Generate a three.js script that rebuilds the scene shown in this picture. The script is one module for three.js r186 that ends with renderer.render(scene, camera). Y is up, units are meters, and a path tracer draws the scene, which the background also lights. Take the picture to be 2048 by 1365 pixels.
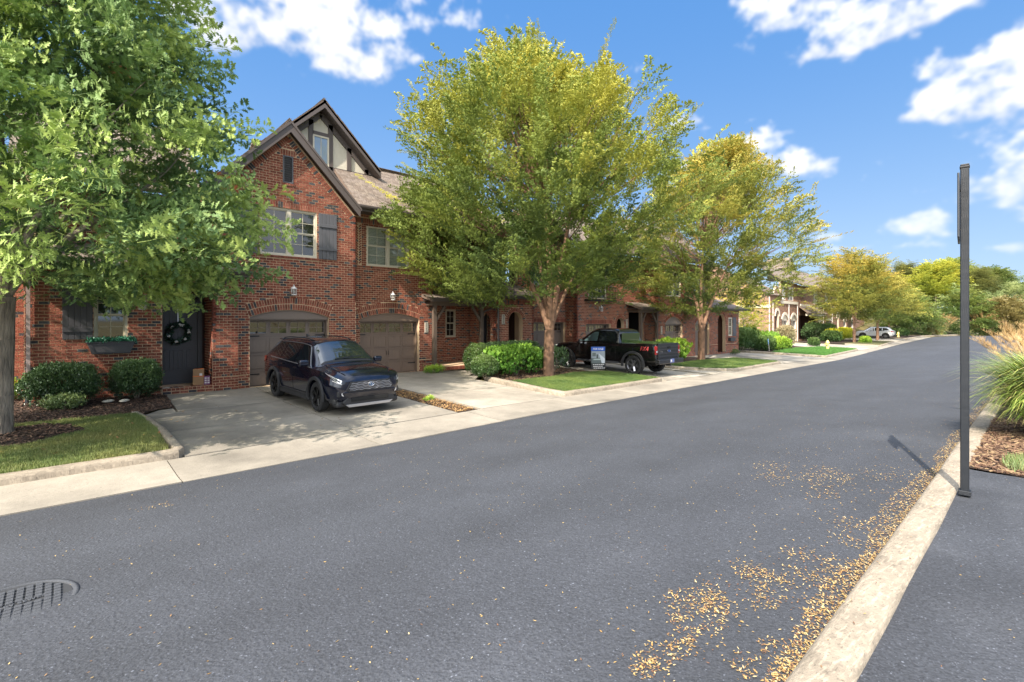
import * as THREE from 'three';
import { mergeGeometries, mergeVertices, toCreasedNormals } from 'three/addons/utils/BufferGeometryUtils.js';
import { RoundedBoxGeometry } from 'three/addons/geometries/RoundedBoxGeometry.js';
import { Brush, Evaluator, SUBTRACTION } from 'three-bvh-csg';
import { FontLoader } from 'three/addons/loaders/FontLoader.js';
import { TextGeometry } from 'three/addons/geometries/TextGeometry.js';

// ---------------------------------------------------------------- camera, sky, sun, exposure
const scene = new THREE.Scene();
const CAMERA_HEIGHT = 1.9, YAW = 47.5 * Math.PI / 180;
const FORWARD = [Math.cos(YAW), -Math.sin(YAW)], RIGHT = [Math.sin(YAW), Math.cos(YAW)], FOCAL = 985;
const camera = new THREE.PerspectiveCamera(2 * Math.atan(682.5 / FOCAL) * 180 / Math.PI, 2048 / 1365, 0.1, 3000);
camera.position.set(0, CAMERA_HEIGHT, 0);
camera.lookAt(FORWARD[0], CAMERA_HEIGHT, FORWARD[1]);
camera.setViewOffset(2048, 1365, 0, 41.5, 2048, 1365);          // a level, shifted lens: verticals stay vertical
const renderer = new THREE.WebGLRenderer({ antialias: true });
renderer.toneMapping = THREE.LinearToneMapping;
renderer.toneMappingExposure = 2.5;
renderer.shadowMap.enabled = true;
const SUN = new THREE.Vector3(-1, 1.03, 0.35).normalize();
const sun = new THREE.DirectionalLight(new THREE.Color(1, 0.90, 0.77), 3.9);
sun.name = 'sun';
sun.position.copy(SUN).multiplyScalar(150).add(new THREE.Vector3(30, 0, -15));
sun.target.position.set(30, 0, -15);
sun.castShadow = true;
sun.shadow.mapSize.set(4096, 4096);
Object.assign(sun.shadow.camera, { left: -90, right: 90, top: 70, bottom: -70, near: 1, far: 400 });
scene.add(sun, sun.target);

// ---------------------------------------------------------------- small tools
function rng(seed) { let a = seed >>> 0; return () => { a = (a + 0x6d2b79f5) | 0; let t = Math.imul(a ^ (a >>> 15), 1 | a); t = (t + Math.imul(t ^ (t >>> 7), 61 | t)) ^ t; return ((t ^ (t >>> 14)) >>> 0) / 4294967296; }; }
const clamp = (x, a = 0, b = 1) => Math.min(b, Math.max(a, x)), lerp = (a, b, t) => a + (b - a) * t;
const smooth = (a, b, x) => { const t = clamp((x - a) / (b - a)); return t * t * (3 - 2 * t); };
const V = (x, y, z) => new THREE.Vector3(x, y, z);
function hash3(x, y, z) { let h = Math.imul(x, 374761393) + Math.imul(y, 668265263) + Math.imul(z, 2147483647 ^ 0x5bd1e995) | 0; h = Math.imul(h ^ (h >>> 13), 1274126177); h ^= h >>> 16; return (h >>> 0) / 4294967296; }
function noise3(x, y, z) {
  const X = Math.floor(x), Y = Math.floor(y), Z = Math.floor(z); let a = x - X, b = y - Y, c = z - Z;
  a = a * a * (3 - 2 * a); b = b * b * (3 - 2 * b); c = c * c * (3 - 2 * c);
  const l = (i, j, k) => hash3(X + i, Y + j, Z + k);
  return lerp(lerp(lerp(l(0, 0, 0), l(1, 0, 0), a), lerp(l(0, 1, 0), l(1, 1, 0), a), b), lerp(lerp(l(0, 0, 1), l(1, 0, 1), a), lerp(l(0, 1, 1), l(1, 1, 1), a), b), c);
}
function fbm(x, y, z, n = 4) { let s = 0, a = 0.5, t = 0; for (let i = 0; i < n; i++) { s += a * noise3(x, y, z); t += a; a *= 0.5; x = x * 2.03 + 11.3; y = y * 2.03 + 5.7; z = z * 2.03 + 3.1; } return s / t; }
// a noise that tiles over n cells, for textures
function tnoise(x, y, n, seed) {
  const X = Math.floor(x), Y = Math.floor(y); let a = x - X, b = y - Y; a = a * a * (3 - 2 * a); b = b * b * (3 - 2 * b);
  const l = (i, j) => hash3((((X + i) % n) + n) % n, (((Y + j) % n) + n) % n, seed);
  return lerp(lerp(l(0, 0), l(1, 0), a), lerp(l(0, 1), l(1, 1), a), b);
}
function tfbm(u, v, n, oct, seed) { let s = 0, a = 0.5, t = 0; for (let i = 0; i < oct; i++) { s += a * tnoise(u * n, v * n, n, seed + i); t += a; a *= 0.55; n *= 2; } return s / t; }

// ---------------------------------------------------------------- the ground's height (metres); p = -z is the distance from the camera's side of the street
const drop = (x) => 0.012 * clamp(x - 8, 0, 30) + 0.004 * Math.max(0, Math.min(x, 190) - 38);
const across = (p) => p < 1.1 ? 0 : p < 8.5 ? -0.38 * (p - 1.1) / 7.4 : -0.38 + 0.21 * Math.min(1, (p - 8.5) / 8.5);
const ground = (x, z) => across(-z) - drop(x);

// ---------------------------------------------------------------- sky: clear air, white cumulus, a sunward glow raised as fill light
function skyTexture() {
  const W = 2048, H = 1024, data = new Float32Array(W * H * 4), r = rng(91);
  const clouds = [];                                            // [azimuth, elevation, half width, half height, weight] in radians
  const at = (px, py, rx, ry, k = 1) => {                       // a cloud measured in the photograph, turned into a direction and an angular size
    const u = (px - 1024) / FOCAL, v = (641 - py) / FOCAL, x = FORWARD[0] + u * RIGHT[0], z = FORWARD[1] + u * RIGHT[1], l = Math.hypot(x, z, v);
    clouds.push([Math.atan2(z, x), Math.asin(v / l), rx / FOCAL / (l * l) * l, ry / FOCAL / l, k]);
  };
  at(600, 40, 190, 75); at(700, 95, 120, 55); at(720, 145, 70, 32); at(480, 30, 120, 70); at(560, -60, 260, 80); at(840, 120, 40, 30, .6); at(930, 45, 42, 18, .75); at(850, 45, 22, 14, .55);
  at(1270, 135, 42, 18, .7); at(1300, 118, 30, 10, .55); at(1490, 80, 34, 26, .6); at(1540, 30, 80, 40, .75); at(1600, -30, 130, 50, .9); at(1690, 75, 95, 45); at(1770, 25, 140, 60); at(1880, 10, 120, 35, .9); at(1640, 110, 50, 14, .6);
  at(1990, 165, 120, 72, 1.15); at(1920, 205, 85, 45, 1); at(2040, 120, 90, 60, 1); at(1880, 130, 45, 26, .55); at(1850, 225, 50, 14, .6); at(2060, 215, 120, 40, 1);
  at(1445, 300, 60, 30, .9); at(1480, 285, 45, 22, .8); at(1365, 245, 34, 20, .7); at(1600, 330, 55, 30, .95); at(1580, 345, 46, 16, .8); at(1530, 330, 22, 12, .5); at(1840, 385, 36, 9, .55); at(1000, 178, 60, 30, .7); at(1290, 190, 34, 18, .5);
  at(1850, 440, 52, 18, .85); at(1830, 462, 46, 12, .7); at(1700, 497, 40, 9, .75); at(1890, 470, 30, 9, .6); at(1820, 492, 44, 8, .6); at(1960, 497, 60, 12, .7); at(2030, 500, 40, 12, .7); at(1650, 480, 60, 9, .4); at(1420, 330, 90, 20, .6);
  for (let i = 0; i < 150; i++) {                                 // the rest of the dome: unseen clouds, thickened to lighten the shade
    const az = r() * 6.283 - 3.1416, el = 0.12 + 1.15 * r() * r(), n = 2 + r() * 3 | 0, s = 0.5 + r();
    const inView = Math.abs(Math.atan2(Math.sin(az - Math.atan2(FORWARD[1], FORWARD[0])), Math.cos(az - Math.atan2(FORWARD[1], FORWARD[0])))) < 0.9;
    if (inView && el < 0.75) continue;
    for (let k = 0; k < n; k++) clouds.push([az + (r() - .5) * .16 * s, el + (r() - .5) * .05 * s, (.05 + .06 * r()) * s, (.025 + .03 * r()) * s, .6 + .5 * r()]);
  }
  const sunAz = Math.atan2(SUN.z, SUN.x);
  const rows = Array.from({ length: 64 }, () => []);
  for (const c of clouds) for (let k = 0; k < 64; k++) { const e = (k + .5) / 64 * 1.5708; if (Math.abs(e - c[1]) < c[3] * 2.2 + .03) rows[k].push(c); }
  for (let j = 0; j < H; j++) {
    const el = ((j + 0.5) / H - 0.5) * Math.PI, y = Math.sin(el), ce = Math.cos(el);
    for (let i = 0; i < W; i++) {
      const az = ((i + 0.5) / W - 0.5) * 2 * Math.PI, x = Math.cos(az) * ce, z = Math.sin(az) * ce, o = (j * W + i) * 4;
      const h = Math.max(0, y), t = Math.pow(1 - h, 5), t2 = Math.pow(1 - h, 2.2), toSun = x * SUN.x + y * SUN.y + z * SUN.z;
      let R = lerp(lerp(0.078, 0.18, t2), 0.54, t), G = lerp(lerp(0.245, 0.40, t2), 0.70, t), B = lerp(lerp(0.60, 0.76, t2), 0.88, t);
      const c1 = clamp(toSun), glow = Math.pow(c1, 2.4) * 3.2 + Math.pow(c1, 12) * 1.6 + Math.pow(c1, 90) * 4, sunward = 1 + 1.5 * Math.pow(c1, 1.6); R += glow; G += glow * .97; B += glow * .88;  // glow and sunward clouds boosted behind the camera to lift the shade
      if (y < 0) { const m = smooth(0, -0.12, y); R = lerp(R, .17, m); G = lerp(G, .17, m); B = lerp(B, .15, m); }
      else {
        let d = 0, top = 0;
        const list = rows[Math.min(63, el / 1.5708 * 64 | 0)];
        if (list.length) {
          const wx = (fbm(x * 9, y * 9, z * 9, 3) - .5) * .09, wy = (fbm(x * 9 + 40, y * 9, z * 9, 3) - .5) * .05;
          for (const c of list) {
            let da = az - c[0]; if (da > Math.PI) da -= 2 * Math.PI; if (da < -Math.PI) da += 2 * Math.PI;
            const a = (da * Math.cos(c[1]) + wx * Math.min(1, c[2] * 14)) / c[2], b = (el - c[1] + wy * Math.min(1, c[3] * 18)) / c[3], q = a * a + b * b * (b < 0 ? 1.7 : 1);
            if (q < 4) { const k = c[4] * Math.exp(-q * 1.15); d += k; top += k * clamp(.55 + b * .45, 0, 1.2); }
          }
        }
        if (d > 0.02) {
          top /= d;
          const f = fbm(x * 24, y * 32, z * 24, 7), f2 = fbm(x * 85 + 9, y * 110, z * 85, 4), soften = clamp(1.25 - top);
          const dens = Math.min(d, 1.2) * 1.15 + (f - .5) * 2.9 + (f2 - .5) * .9 - .42, a = smooth(0, lerp(.75, 1.25, soften), dens);
          const lit = clamp(.30 + .80 * top + (f - .52) * .9 + (f2 - .5) * .3), low = smooth(.3, .05, y);
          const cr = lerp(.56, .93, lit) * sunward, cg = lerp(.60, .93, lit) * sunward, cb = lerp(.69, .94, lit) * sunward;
          const aa = a * lerp(.97, .75, low);
          R = lerp(R, lerp(cr, .8, low * .5), aa); G = lerp(G, lerp(cg, .85, low * .5), aa); B = lerp(B, lerp(cb, .92, low * .5), aa);
        }
      }
      data[o] = R * .525; data[o + 1] = G * .525; data[o + 2] = B * .525; data[o + 3] = 1;
    }
  }
  const t = new THREE.DataTexture(data, W, H, THREE.RGBAFormat, THREE.FloatType);
  t.mapping = THREE.EquirectangularReflectionMapping; t.magFilter = t.minFilter = THREE.LinearFilter; t.needsUpdate = true;
  return t;
}
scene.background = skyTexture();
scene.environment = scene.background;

// ---------------------------------------------------------------- naming and building
const taken = {};
const numbered = (n) => { const k = taken[n] = (taken[n] ?? -1) + 1; return k ? n + '_' + String(k).padStart(3, '0') : n; };
function tag(o, label, category, group, kind) { if (label) o.userData.label = label; if (category) o.userData.category = category; if (group) o.userData.group = group; if (kind) o.userData.kind = kind; return o; }
function thing(name, label, category, pos = [0, 0, 0], turn = 0, group) { const o = new THREE.Group(); o.name = numbered(name); o.position.set(...pos); o.rotation.y = turn; scene.add(o); return tag(o, label, category, group); }
function part(parent, name, geometry, material, label) {
  const g = Array.isArray(geometry) ? merge(geometry) : geometry, m = new THREE.Mesh(g, material);
  m.name = parent === scene ? numbered(name) : name; m.castShadow = m.receiveShadow = true; if (label) m.userData.label = label; parent.add(m); return m;
}
function structure(name, geometry, material, label) { const m = part(scene, name, geometry, material); return tag(m, label, null, null, 'structure'); }
function clean(g) { g = g.index ? g.toNonIndexed() : g; const o = new THREE.BufferGeometry(); const n = g.attributes.position.count; o.setAttribute('position', g.attributes.position); if (!g.attributes.normal) g.computeVertexNormals(); o.setAttribute('normal', g.attributes.normal); o.setAttribute('uv', g.attributes.uv ?? new THREE.BufferAttribute(new Float32Array(n * 2), 2)); return o; }
const merge = (list) => list.length === 1 ? list[0] : mergeGeometries(list.map(clean));
const box = (w, h, d, x = 0, y = 0, z = 0) => new THREE.BoxGeometry(w, h, d).translate(x, y, z);
const rbox = (w, h, d, x = 0, y = 0, z = 0, r = 0.012) => new RoundedBoxGeometry(w, h, d, 2, Math.min(r, w * .45, h * .45, d * .45)).translate(x, y, z);
const cyl = (r0, r1, h, x = 0, y = 0, z = 0, n = 16) => new THREE.CylinderGeometry(r1, r0, h, n).translate(x, y, z);
function bar(a, b, w, d = w) { const A = V(...a), B = V(...b), l = A.distanceTo(B), g = new THREE.BoxGeometry(w, l, d), q = new THREE.Quaternion().setFromUnitVectors(V(0, 1, 0), B.clone().sub(A).normalize()); return g.applyQuaternion(q).translate((A.x + B.x) / 2, (A.y + B.y) / 2, (A.z + B.z) / 2); }
const tube = (pts, r, seg = 24, n = 8) => new THREE.TubeGeometry(new THREE.CatmullRomCurve3(pts.map((p) => p.isVector3 ? p : V(...p))), seg, r, n);
// a tapered limb along points with radii
function limb(pts, radii, n = 8, bumpy = 0, seed = 1) {
  const pos = [], nor = [], uv = [], idx = []; let len = 0; const side = V(1, 0, 0), up = V(0, 1, 0);
  const C = new THREE.CatmullRomCurve3(pts), m = Math.max(6, pts.length * 4);
  let prev = null, nrm = V(1, 0, 0);
  for (let i = 0; i <= m; i++) {
    const t = i / m, p = C.getPoint(t), d = C.getTangent(t).normalize(), k = t * (radii.length - 1), a = Math.min(radii.length - 2, Math.floor(k)), R = lerp(radii[a], radii[a + 1], k - a);
    nrm = nrm.clone().sub(d.clone().multiplyScalar(nrm.dot(d))); if (nrm.lengthSq() < 1e-6) nrm = V(0, 0, 1); nrm.normalize();
    const bin = d.clone().cross(nrm); if (prev) len += prev.distanceTo(p); prev = p;
    for (let j = 0; j <= n; j++) {
      const a2 = j / n * Math.PI * 2, q = R * (1 + bumpy * (noise3(Math.cos(a2) * 2 + seed * 7, len * 1.6, Math.sin(a2) * 2) - .5)), e = nrm.clone().multiplyScalar(Math.cos(a2)).addScaledVector(bin, Math.sin(a2));
      pos.push(p.x + e.x * q, p.y + e.y * q, p.z + e.z * q); nor.push(e.x, e.y, e.z); uv.push(j / n * Math.max(.3, 6.28 * radii[0]), len);
    }
  }
  for (let i = 0; i < m; i++) for (let j = 0; j < n; j++) { const a = i * (n + 1) + j, b = a + n + 1; idx.push(a, a + 1, b, a + 1, b + 1, b); }
  const g = new THREE.BufferGeometry(); g.setAttribute('position', new THREE.Float32BufferAttribute(pos, 3)); g.setAttribute('normal', new THREE.Float32BufferAttribute(nor, 3)); g.setAttribute('uv', new THREE.Float32BufferAttribute(uv, 2)); g.setIndex(idx); return g;
}
// copies of a small geometry: one InstancedMesh of kind stuff, and optionally the nearest few as parts of their own
function scatter(parent, name, geometry, material, list, near = 0, pieceName = 'leaf', pieceMaterials) {
  // list: [Matrix4, Color]
  let rest = list;
  if (near && list.length) {
    const p = V(), w = parent.matrixWorld; parent.updateWorldMatrix(true, false);
    const scored = list.map((e, i) => { p.setFromMatrixPosition(e[0]).applyMatrix4(w); return [p.distanceTo(camera.position), i]; }).sort((a, b) => a[0] - b[0]);
    const pick = new Set(scored.slice(0, near).map((e) => e[1]));
    rest = list.filter((_, i) => !pick.has(i));
    for (const i of pick) { const m = new THREE.Mesh(geometry, pieceMaterials ? pieceMaterials(list[i][1]) : material); m.name = pieceName; m.castShadow = m.receiveShadow = true; m.applyMatrix4(list[i][0]); parent.add(m); }
  }
  const im = new THREE.InstancedMesh(geometry, material, rest.length); im.name = parent === scene ? numbered(name) : name; im.castShadow = im.receiveShadow = true;
  rest.forEach(([m, c], i) => { im.setMatrixAt(i, m); im.setColorAt(i, c); });
  im.userData.kind = 'stuff'; parent.add(im); return im;
}
const M4 = (pos, quat, s) => new THREE.Matrix4().compose(pos, quat, typeof s === 'number' ? V(s, s, s) : s);
const Q = (x, y, z, order = 'YXZ') => new THREE.Quaternion().setFromEuler(new THREE.Euler(x, y, z, order));
const lin = (r, g, b) => new THREE.Color().setRGB(r, g, b);
// ---------------------------------------------------------------- materials
function dataTex(n, fn, srgb = false, repeat = 1) {             // fn(u, v) -> [r, g, b] 0..1
  const d = new Uint8Array(n * n * 4);
  for (let j = 0; j < n; j++) for (let i = 0; i < n; i++) { const c = fn(i / n, j / n), o = (j * n + i) * 4; for (let k = 0; k < 3; k++) d[o + k] = clamp(c[k] ?? c[0]) * 255; d[o + 3] = 255; }
  const t = new THREE.DataTexture(d, n, n); t.wrapS = t.wrapT = THREE.RepeatWrapping; t.magFilter = THREE.LinearFilter; t.minFilter = THREE.LinearFilter; t.repeat.set(repeat, repeat); if (srgb) t.colorSpace = THREE.SRGBColorSpace; t.needsUpdate = true; return t;
}
const s2l = (c) => c < .04045 ? c / 12.92 : Math.pow((c + .055) / 1.055, 2.4), l2s = (c) => c < .0031308 ? c * 12.92 : 1.055 * Math.pow(c, 1 / 2.4) - .055;
const linTex = (n, fn, repeat) => dataTex(n, (u, v) => fn(u, v).map(l2s), true, repeat);
const mat = (o) => new THREE.MeshStandardMaterial({ roughness: .8, ...o });
const phys = (o) => new THREE.MeshPhysicalMaterial({ roughness: .5, ...o });
const grain = dataTex(512, (u, v) => [.5 + .5 * (tfbm(u, v, 64, 3, 3) - .5) + .35 * (hash3(u * 512 | 0, v * 512 | 0, 5) - .5)], false);
const soft = dataTex(256, (u, v) => [tfbm(u, v, 6, 5, 9)], false);
const withRep = (t, r) => { const c = t.clone(); c.repeat.set(r, r); c.needsUpdate = true; return c; };
const stones = (() => { const N = 1024, a = new Float32Array(N * N), r = rng(404); for (let i = 0; i < 2600; i++) { const x = r() * N | 0, y = r() * N | 0, s = .8 + 2.2 * r() * r(), v = .35 + .9 * r(); for (let dy = -4; dy <= 4; dy++) for (let dx = -4; dx <= 4; dx++) { const q = Math.hypot(dx, dy * 1.2); if (q < s) a[((y + dy + N) % N) * N + (x + dx + N) % N] = v; } } return a; })();
// asphalt: 3 m tile of dark binder and pale stones
const asphaltMap = linTex(1024, (u, v) => {
  const b = .5 + .45 * (tfbm(u, v, 5, 5, 21) - .5), f = hash3(u * 1024 | 0, v * 1024 | 0, 77), g2 = tnoise(u * 300, v * 300, 300, 8), st = hash3(u * 512 | 0, v * 512 | 0, 12);
  let k = .62 + .45 * (b - .5) + .35 * (g2 - .5) + .25 * (f - .5); if (st > .992) k += .5 + .7 * f; k += 1.1 * stones[(v * 1024 | 0) * 1024 + (u * 1024 | 0)]; if (st < .03) k *= .55;
  return [.068 * k, .0745 * k, .090 * k];
}, 1 / 3);
const asphaltBump = dataTex(1024, (u, v) => [.3 * tnoise(u * 300, v * 300, 300, 8) + .4 * tnoise(u * 160, v * 160, 160, 4) + .2 * hash3(u * 1024 | 0, v * 1024 | 0, 77)], false, 1 / 3);
const asphalt = mat({ map: asphaltMap, bumpMap: asphaltBump, bumpScale: .009, roughness: .86, vertexColors: true });
const concreteMap = linTex(1024, (u, v) => {
  const b = tfbm(u, v, 4, 6, 31), c = tfbm(u, v, 17, 4, 37), f = hash3(u * 1024 | 0, v * 1024 | 0, 7), pit = tnoise(u * 200, v * 200, 200, 3);
  let k = 1 + .42 * (b - .5) + .3 * (c - .5) + .16 * (f - .5); if (pit > .86) k *= .78;
  return [.42 * k, .378 * k, .315 * k];
}, 1 / 3);
const concreteBump = dataTex(512, (u, v) => [.6 * tfbm(u, v, 60, 3, 41) + .25 * hash3(u * 512 | 0, v * 512 | 0, 2)], false, 1 / 2);
const concrete = mat({ map: concreteMap, bumpMap: concreteBump, bumpScale: .005, roughness: .9, vertexColors: true });
const kerbMap = linTex(1024, (u, v) => { const b = tfbm(u, v, 5, 5, 131), c = tfbm(u, v, 40, 3, 137), st = tfbm(u * 1 + v * 2, v * 3, 24, 3, 139), f = hash3(u * 1024 | 0, v * 1024 | 0, 3), pit = tnoise(u * 160, v * 160, 160, 5); let k = 1 + .5 * (b - .5) + .35 * (c - .5) + .14 * (f - .5) - .16 * smooth(.52, .72, tfbm(u, v, 9, 4, 141)) + .28 * smooth(.58, .7, st); if (pit > .84) k *= .7; return [.42 * k, .375 * k, .31 * k]; }, 1 / 1.6);
const kerbConcrete = mat({ map: kerbMap, bumpMap: concreteBump, bumpScale: .008, roughness: .92, color: lin(.66, .625, .58) });
const soilMap = linTex(512, (u, v) => { const b = tfbm(u, v, 9, 5, 51), f = hash3(u * 512 | 0, v * 512 | 0, 9), k = .5 + .9 * (b - .3) + .5 * (f - .5); return [.055 * k, .032 * k, .021 * k]; }, 1 / 1.5);
const mulch = mat({ map: soilMap, bumpMap: withRep(grain, .8), bumpScale: .03, roughness: .95 });
const lawnMap = linTex(512, (u, v) => { const b = tfbm(u, v, 6, 5, 61), f = hash3(u * 512 | 0, v * 512 | 0, 19), k = .55 + .8 * (b - .4) + .7 * (f - .5); return [.115 * k + .03 * b, .14 * k, .045 * k]; }, 1 / 2);
const lawn = mat({ map: lawnMap, bumpMap: withRep(grain, 1), bumpScale: .02, roughness: .95 });
const meadow = mat({ map: linTex(512, (u, v) => { const b = tfbm(u, v, 5, 6, 71), f = hash3(u * 512 | 0, v * 512 | 0, 4), k = .7 + .8 * (b - .45) + .4 * (f - .5); return [.27 * k, .235 * k, .115 * k]; }, 1 / 14), roughness: 1 });
const earth = mat({ map: lawnMap, color: lin(1.3, 1.05, .9), roughness: 1 });
const mortar = mat({ color: lin(.60, .43, .275), bumpMap: withRep(grain, 3), bumpScale: .006, roughness: .95 });
const brickMap = dataTex(128, (u, v) => { const b = tfbm(u, v, 6, 5, 81), k = .62 + .75 * (b - .3); return [k, k, k]; }, true);
const brickBump = dataTex(128, (u, v) => [tfbm(u, v, 9, 5, 83)], false);
const brickMat = mat({ map: brickMap, bumpMap: brickBump, bumpScale: .009, roughness: .9 });
const toneMats = new Map();
function toneOf(c) { const k = c.getHexString(); if (!toneMats.has(k)) { const m = brickMat.clone(); m.color.copy(c); toneMats.set(k, m); } return toneMats.get(k); }
const RED = [[.46, .138, .079], [.40, .118, .070], [.50, .163, .098], [.33, .098, .060], [.43, .125, .073], [.52, .185, .117]].map((c) => lin(...c)), DARK = [[.115, .115, .125], [.15, .147, .155], [.09, .09, .098]].map((c) => lin(...c));
const BUFF = [[.44, .235, .145], [.38, .20, .125], [.50, .28, .18], [.33, .165, .105]].map((c) => lin(...c));
const brownTrim = mat({ color: lin(.098, .080, .074), roughness: .55 });
const brownDoor = mat({ color: lin(.21, .147, .108), roughness: .5, bumpMap: withRep(soft, 3), bumpScale: .002 });
const greyDoor = mat({ color: lin(.21, .162, .130), roughness: .5, bumpMap: withRep(soft, 3), bumpScale: .002 });
const charcoal = mat({ color: lin(.052, .051, .056), roughness: .45 });
const shutterGrey = mat({ color: lin(.10, .101, .112), roughness: .55 });
const cream = mat({ color: lin(.60, .55, .44), roughness: .5 });
const tanFrame = mat({ color: lin(.46, .41, .30), roughness: .5 });
const stucco = mat({ color: lin(.60, .555, .455), roughness: .9, bumpMap: withRep(grain, 4), bumpScale: .004 });
const stone = mat({ color: lin(.62, .56, .46), roughness: .85 });
const blackMetal = mat({ color: lin(.016, .016, .018), roughness: .42, metalness: .2 });
const whitePaint = mat({ color: lin(.72, .69, .66), roughness: .4 });
const pinkMetal = mat({ color: lin(.36, .28, .26), roughness: .35 });
const glassDark = phys({ color: lin(.012, .014, .016), roughness: .03, ior: 2.1, specularIntensity: 1 });
const glassClear = phys({ color: lin(.93, .96, .95), roughness: .02, transmission: 1, thickness: 0, ior: 1.6 });
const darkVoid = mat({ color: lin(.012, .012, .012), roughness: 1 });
const bark = mat({ map: linTex(256, (u, v) => { const b = tfbm(u, v * .35, 14, 5, 91), k = .55 + 1.1 * (b - .3); return [.36 * k, .30 * k, .235 * k]; }), bumpMap: dataTex(256, (u, v) => [tfbm(u, v * .3, 18, 4, 92)]), bumpScale: .03, roughness: .95 });
const barkWarm = mat({ map: linTex(256, (u, v) => { const b = tfbm(u, v, 7, 5, 95), k = .6 + 1.0 * (b - .3); return [.27 * k, .155 * k, .095 * k]; }), bumpMap: dataTex(256, (u, v) => [tfbm(u, v, 9, 4, 96)]), bumpScale: .015, roughness: .9 });
const leafMat = phys({ color: lin(1, 1, 1), roughness: .62, transmission: .38, thickness: 0, side: THREE.DoubleSide, specularIntensity: .5 });
const waxLeaf = phys({ color: lin(1, 1, 1), roughness: .33, transmission: .2, thickness: 0, side: THREE.DoubleSide });
const leafTones = new Map();
const toneLeaf = (base) => (c) => { const k = base.uuid + c.getHexString(); if (!leafTones.has(k)) { const m = base.clone(); m.color.copy(c); leafTones.set(k, m); } return leafTones.get(k); };
const dryLeaf = mat({ color: lin(1, 1, 1), roughness: .8, side: THREE.DoubleSide });
const blade = phys({ color: lin(1, 1, 1), roughness: .6, transmission: .25, thickness: 0, side: THREE.DoubleSide });
const shingle = mat({ map: withRep(brickMap, 1), bumpMap: withRep(grain, 1), bumpScale: .006, roughness: .95 });
const SHINGLE = [[.30, .24, .195], [.26, .20, .16], [.34, .275, .22], [.23, .18, .145], [.31, .25, .21]].map((c) => lin(...c));
// ---------------------------------------------------------------- ground, road, gutter, kerbs, drives, lawns
function sheet(fn, nu, nv, color, uvScale = 1) {                // fn(s, t) -> [x, y, z]; uv in metres over x, z
  const pos = [], uv = [], col = [], idx = [];
  for (let j = 0; j <= nv; j++) for (let i = 0; i <= nu; i++) { const p = fn(i / nu, j / nv); pos.push(...p); uv.push(p[0] * uvScale, p[2] * uvScale); col.push(...(color ? color(p[0], p[2]) : [1, 1, 1])); }
  for (let j = 0; j < nv; j++) for (let i = 0; i < nu; i++) { const a = j * (nu + 1) + i, b = a + nu + 1; idx.push(a, b, a + 1, a + 1, b, b + 1); }
  const g = new THREE.BufferGeometry(); g.setAttribute('position', new THREE.Float32BufferAttribute(pos, 3)); g.setAttribute('uv', new THREE.Float32BufferAttribute(uv, 2)); g.setAttribute('color', new THREE.Float32BufferAttribute(col, 3)); g.setIndex(idx); g.computeVertexNormals();
  if (g.attributes.normal.getY(Math.floor(g.attributes.normal.count / 2)) < 0) { for (let k = 0; k < idx.length; k += 3) [idx[k], idx[k + 1]] = [idx[k + 1], idx[k]]; g.setIndex(idx); g.computeVertexNormals(); }
  return g;
}
const along = (pts, x) => { for (let i = 0; i < pts.length - 1; i++) if (x <= pts[i + 1][0] || i === pts.length - 2) { const t = (x - pts[i][0]) / (pts[i + 1][0] - pts[i][0]); return lerp(pts[i][1], pts[i + 1][1], t); } };
const ROAD_LEFT = [[-40, -8.15], [5.2, -8.16], [12.25, -8.5], [24, -8.9], [40, -9.4], [52, -10.2], [75, -11.6], [108, -13.2], [145, -9.6], [181, -3.6], [260, 22]];
const KERB_LEFT = [[-40, -9.6], [1.6, -9.55], [11, -9.72], [17, -10.0], [23.5, -9.98], [30.6, -10.4], [39, -10.38], [51, -11.1], [61, -11.45], [75, -12.75], [108, -14.3], [145, -10.4], [181, -4.5], [260, 21]];
const ROAD_RIGHT = [[-40, -.87], [7.7, -.88], [19, -.95], [45, -1.05], [80, -2.6], [108, -4], [145, 0], [181, 6], [260, 32]];
const hill = (x, z) => { const off = along(KERB_LEFT, clamp(x, -40, 260)) - z; return (7 * smooth(3, 27, off) + 5 * smooth(25, 160, off)) * smooth(78, 112, x + .3 * Math.max(0, off)); };
structure('ground', sheet((s, t) => {
  const k = Math.pow(s, 2.6) * 1500, a = t * Math.PI * 2, x = 20 + k * Math.cos(a), z = -12 + k * Math.sin(a);
  return [x, ground(x, clamp(z, -17, 0)) - .14 + hill(x, z), z];
}, 60, 72, null, .35), earth, null);
structure('meadow', sheet((s, t) => { const d = lerp(64, 330, s * s), a = lerp(-1.05, .55, t), x = d * Math.cos(a), z = d * Math.sin(a); return [x, ground(x, clamp(z, -17, 0)) - .085 + hill(x, z), z]; }, 70, 90), meadow);
const roadTone = (x, z) => {
  const far = smooth(8, 45, Math.hypot(x, z)), n = fbm(x * .7, 3, z * 1.6, 4), w = fbm(x * .16, 9, z * .9, 3), tr = Math.exp(-(((z + 3.1) / .55) ** 2)) + Math.exp(-(((z + 6.2) / .6) ** 2));
  const k = .95 + .24 * (n - .5) + .34 * (w - .5) + .07 * tr + .12 * far, pale = smooth(.60, .78, fbm(x * 1.1 + 5, 1, z * 1.3, 4)) * smooth(-4, -1.2, z) * .28;
  return [k + pale * 1.0, k + pale * .96, k + pale * .9];
};
structure('road', sheet((s, t) => { const x = -25 + 285 * (.25 * s + .75 * s * s), a = along(ROAD_RIGHT, x), b = along(ROAD_LEFT, x), z = lerp(a, b, t); return [x, ground(x, z) + .03 * Math.sin(Math.PI * t), z]; }, 320, 40, roadTone), asphalt);
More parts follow.
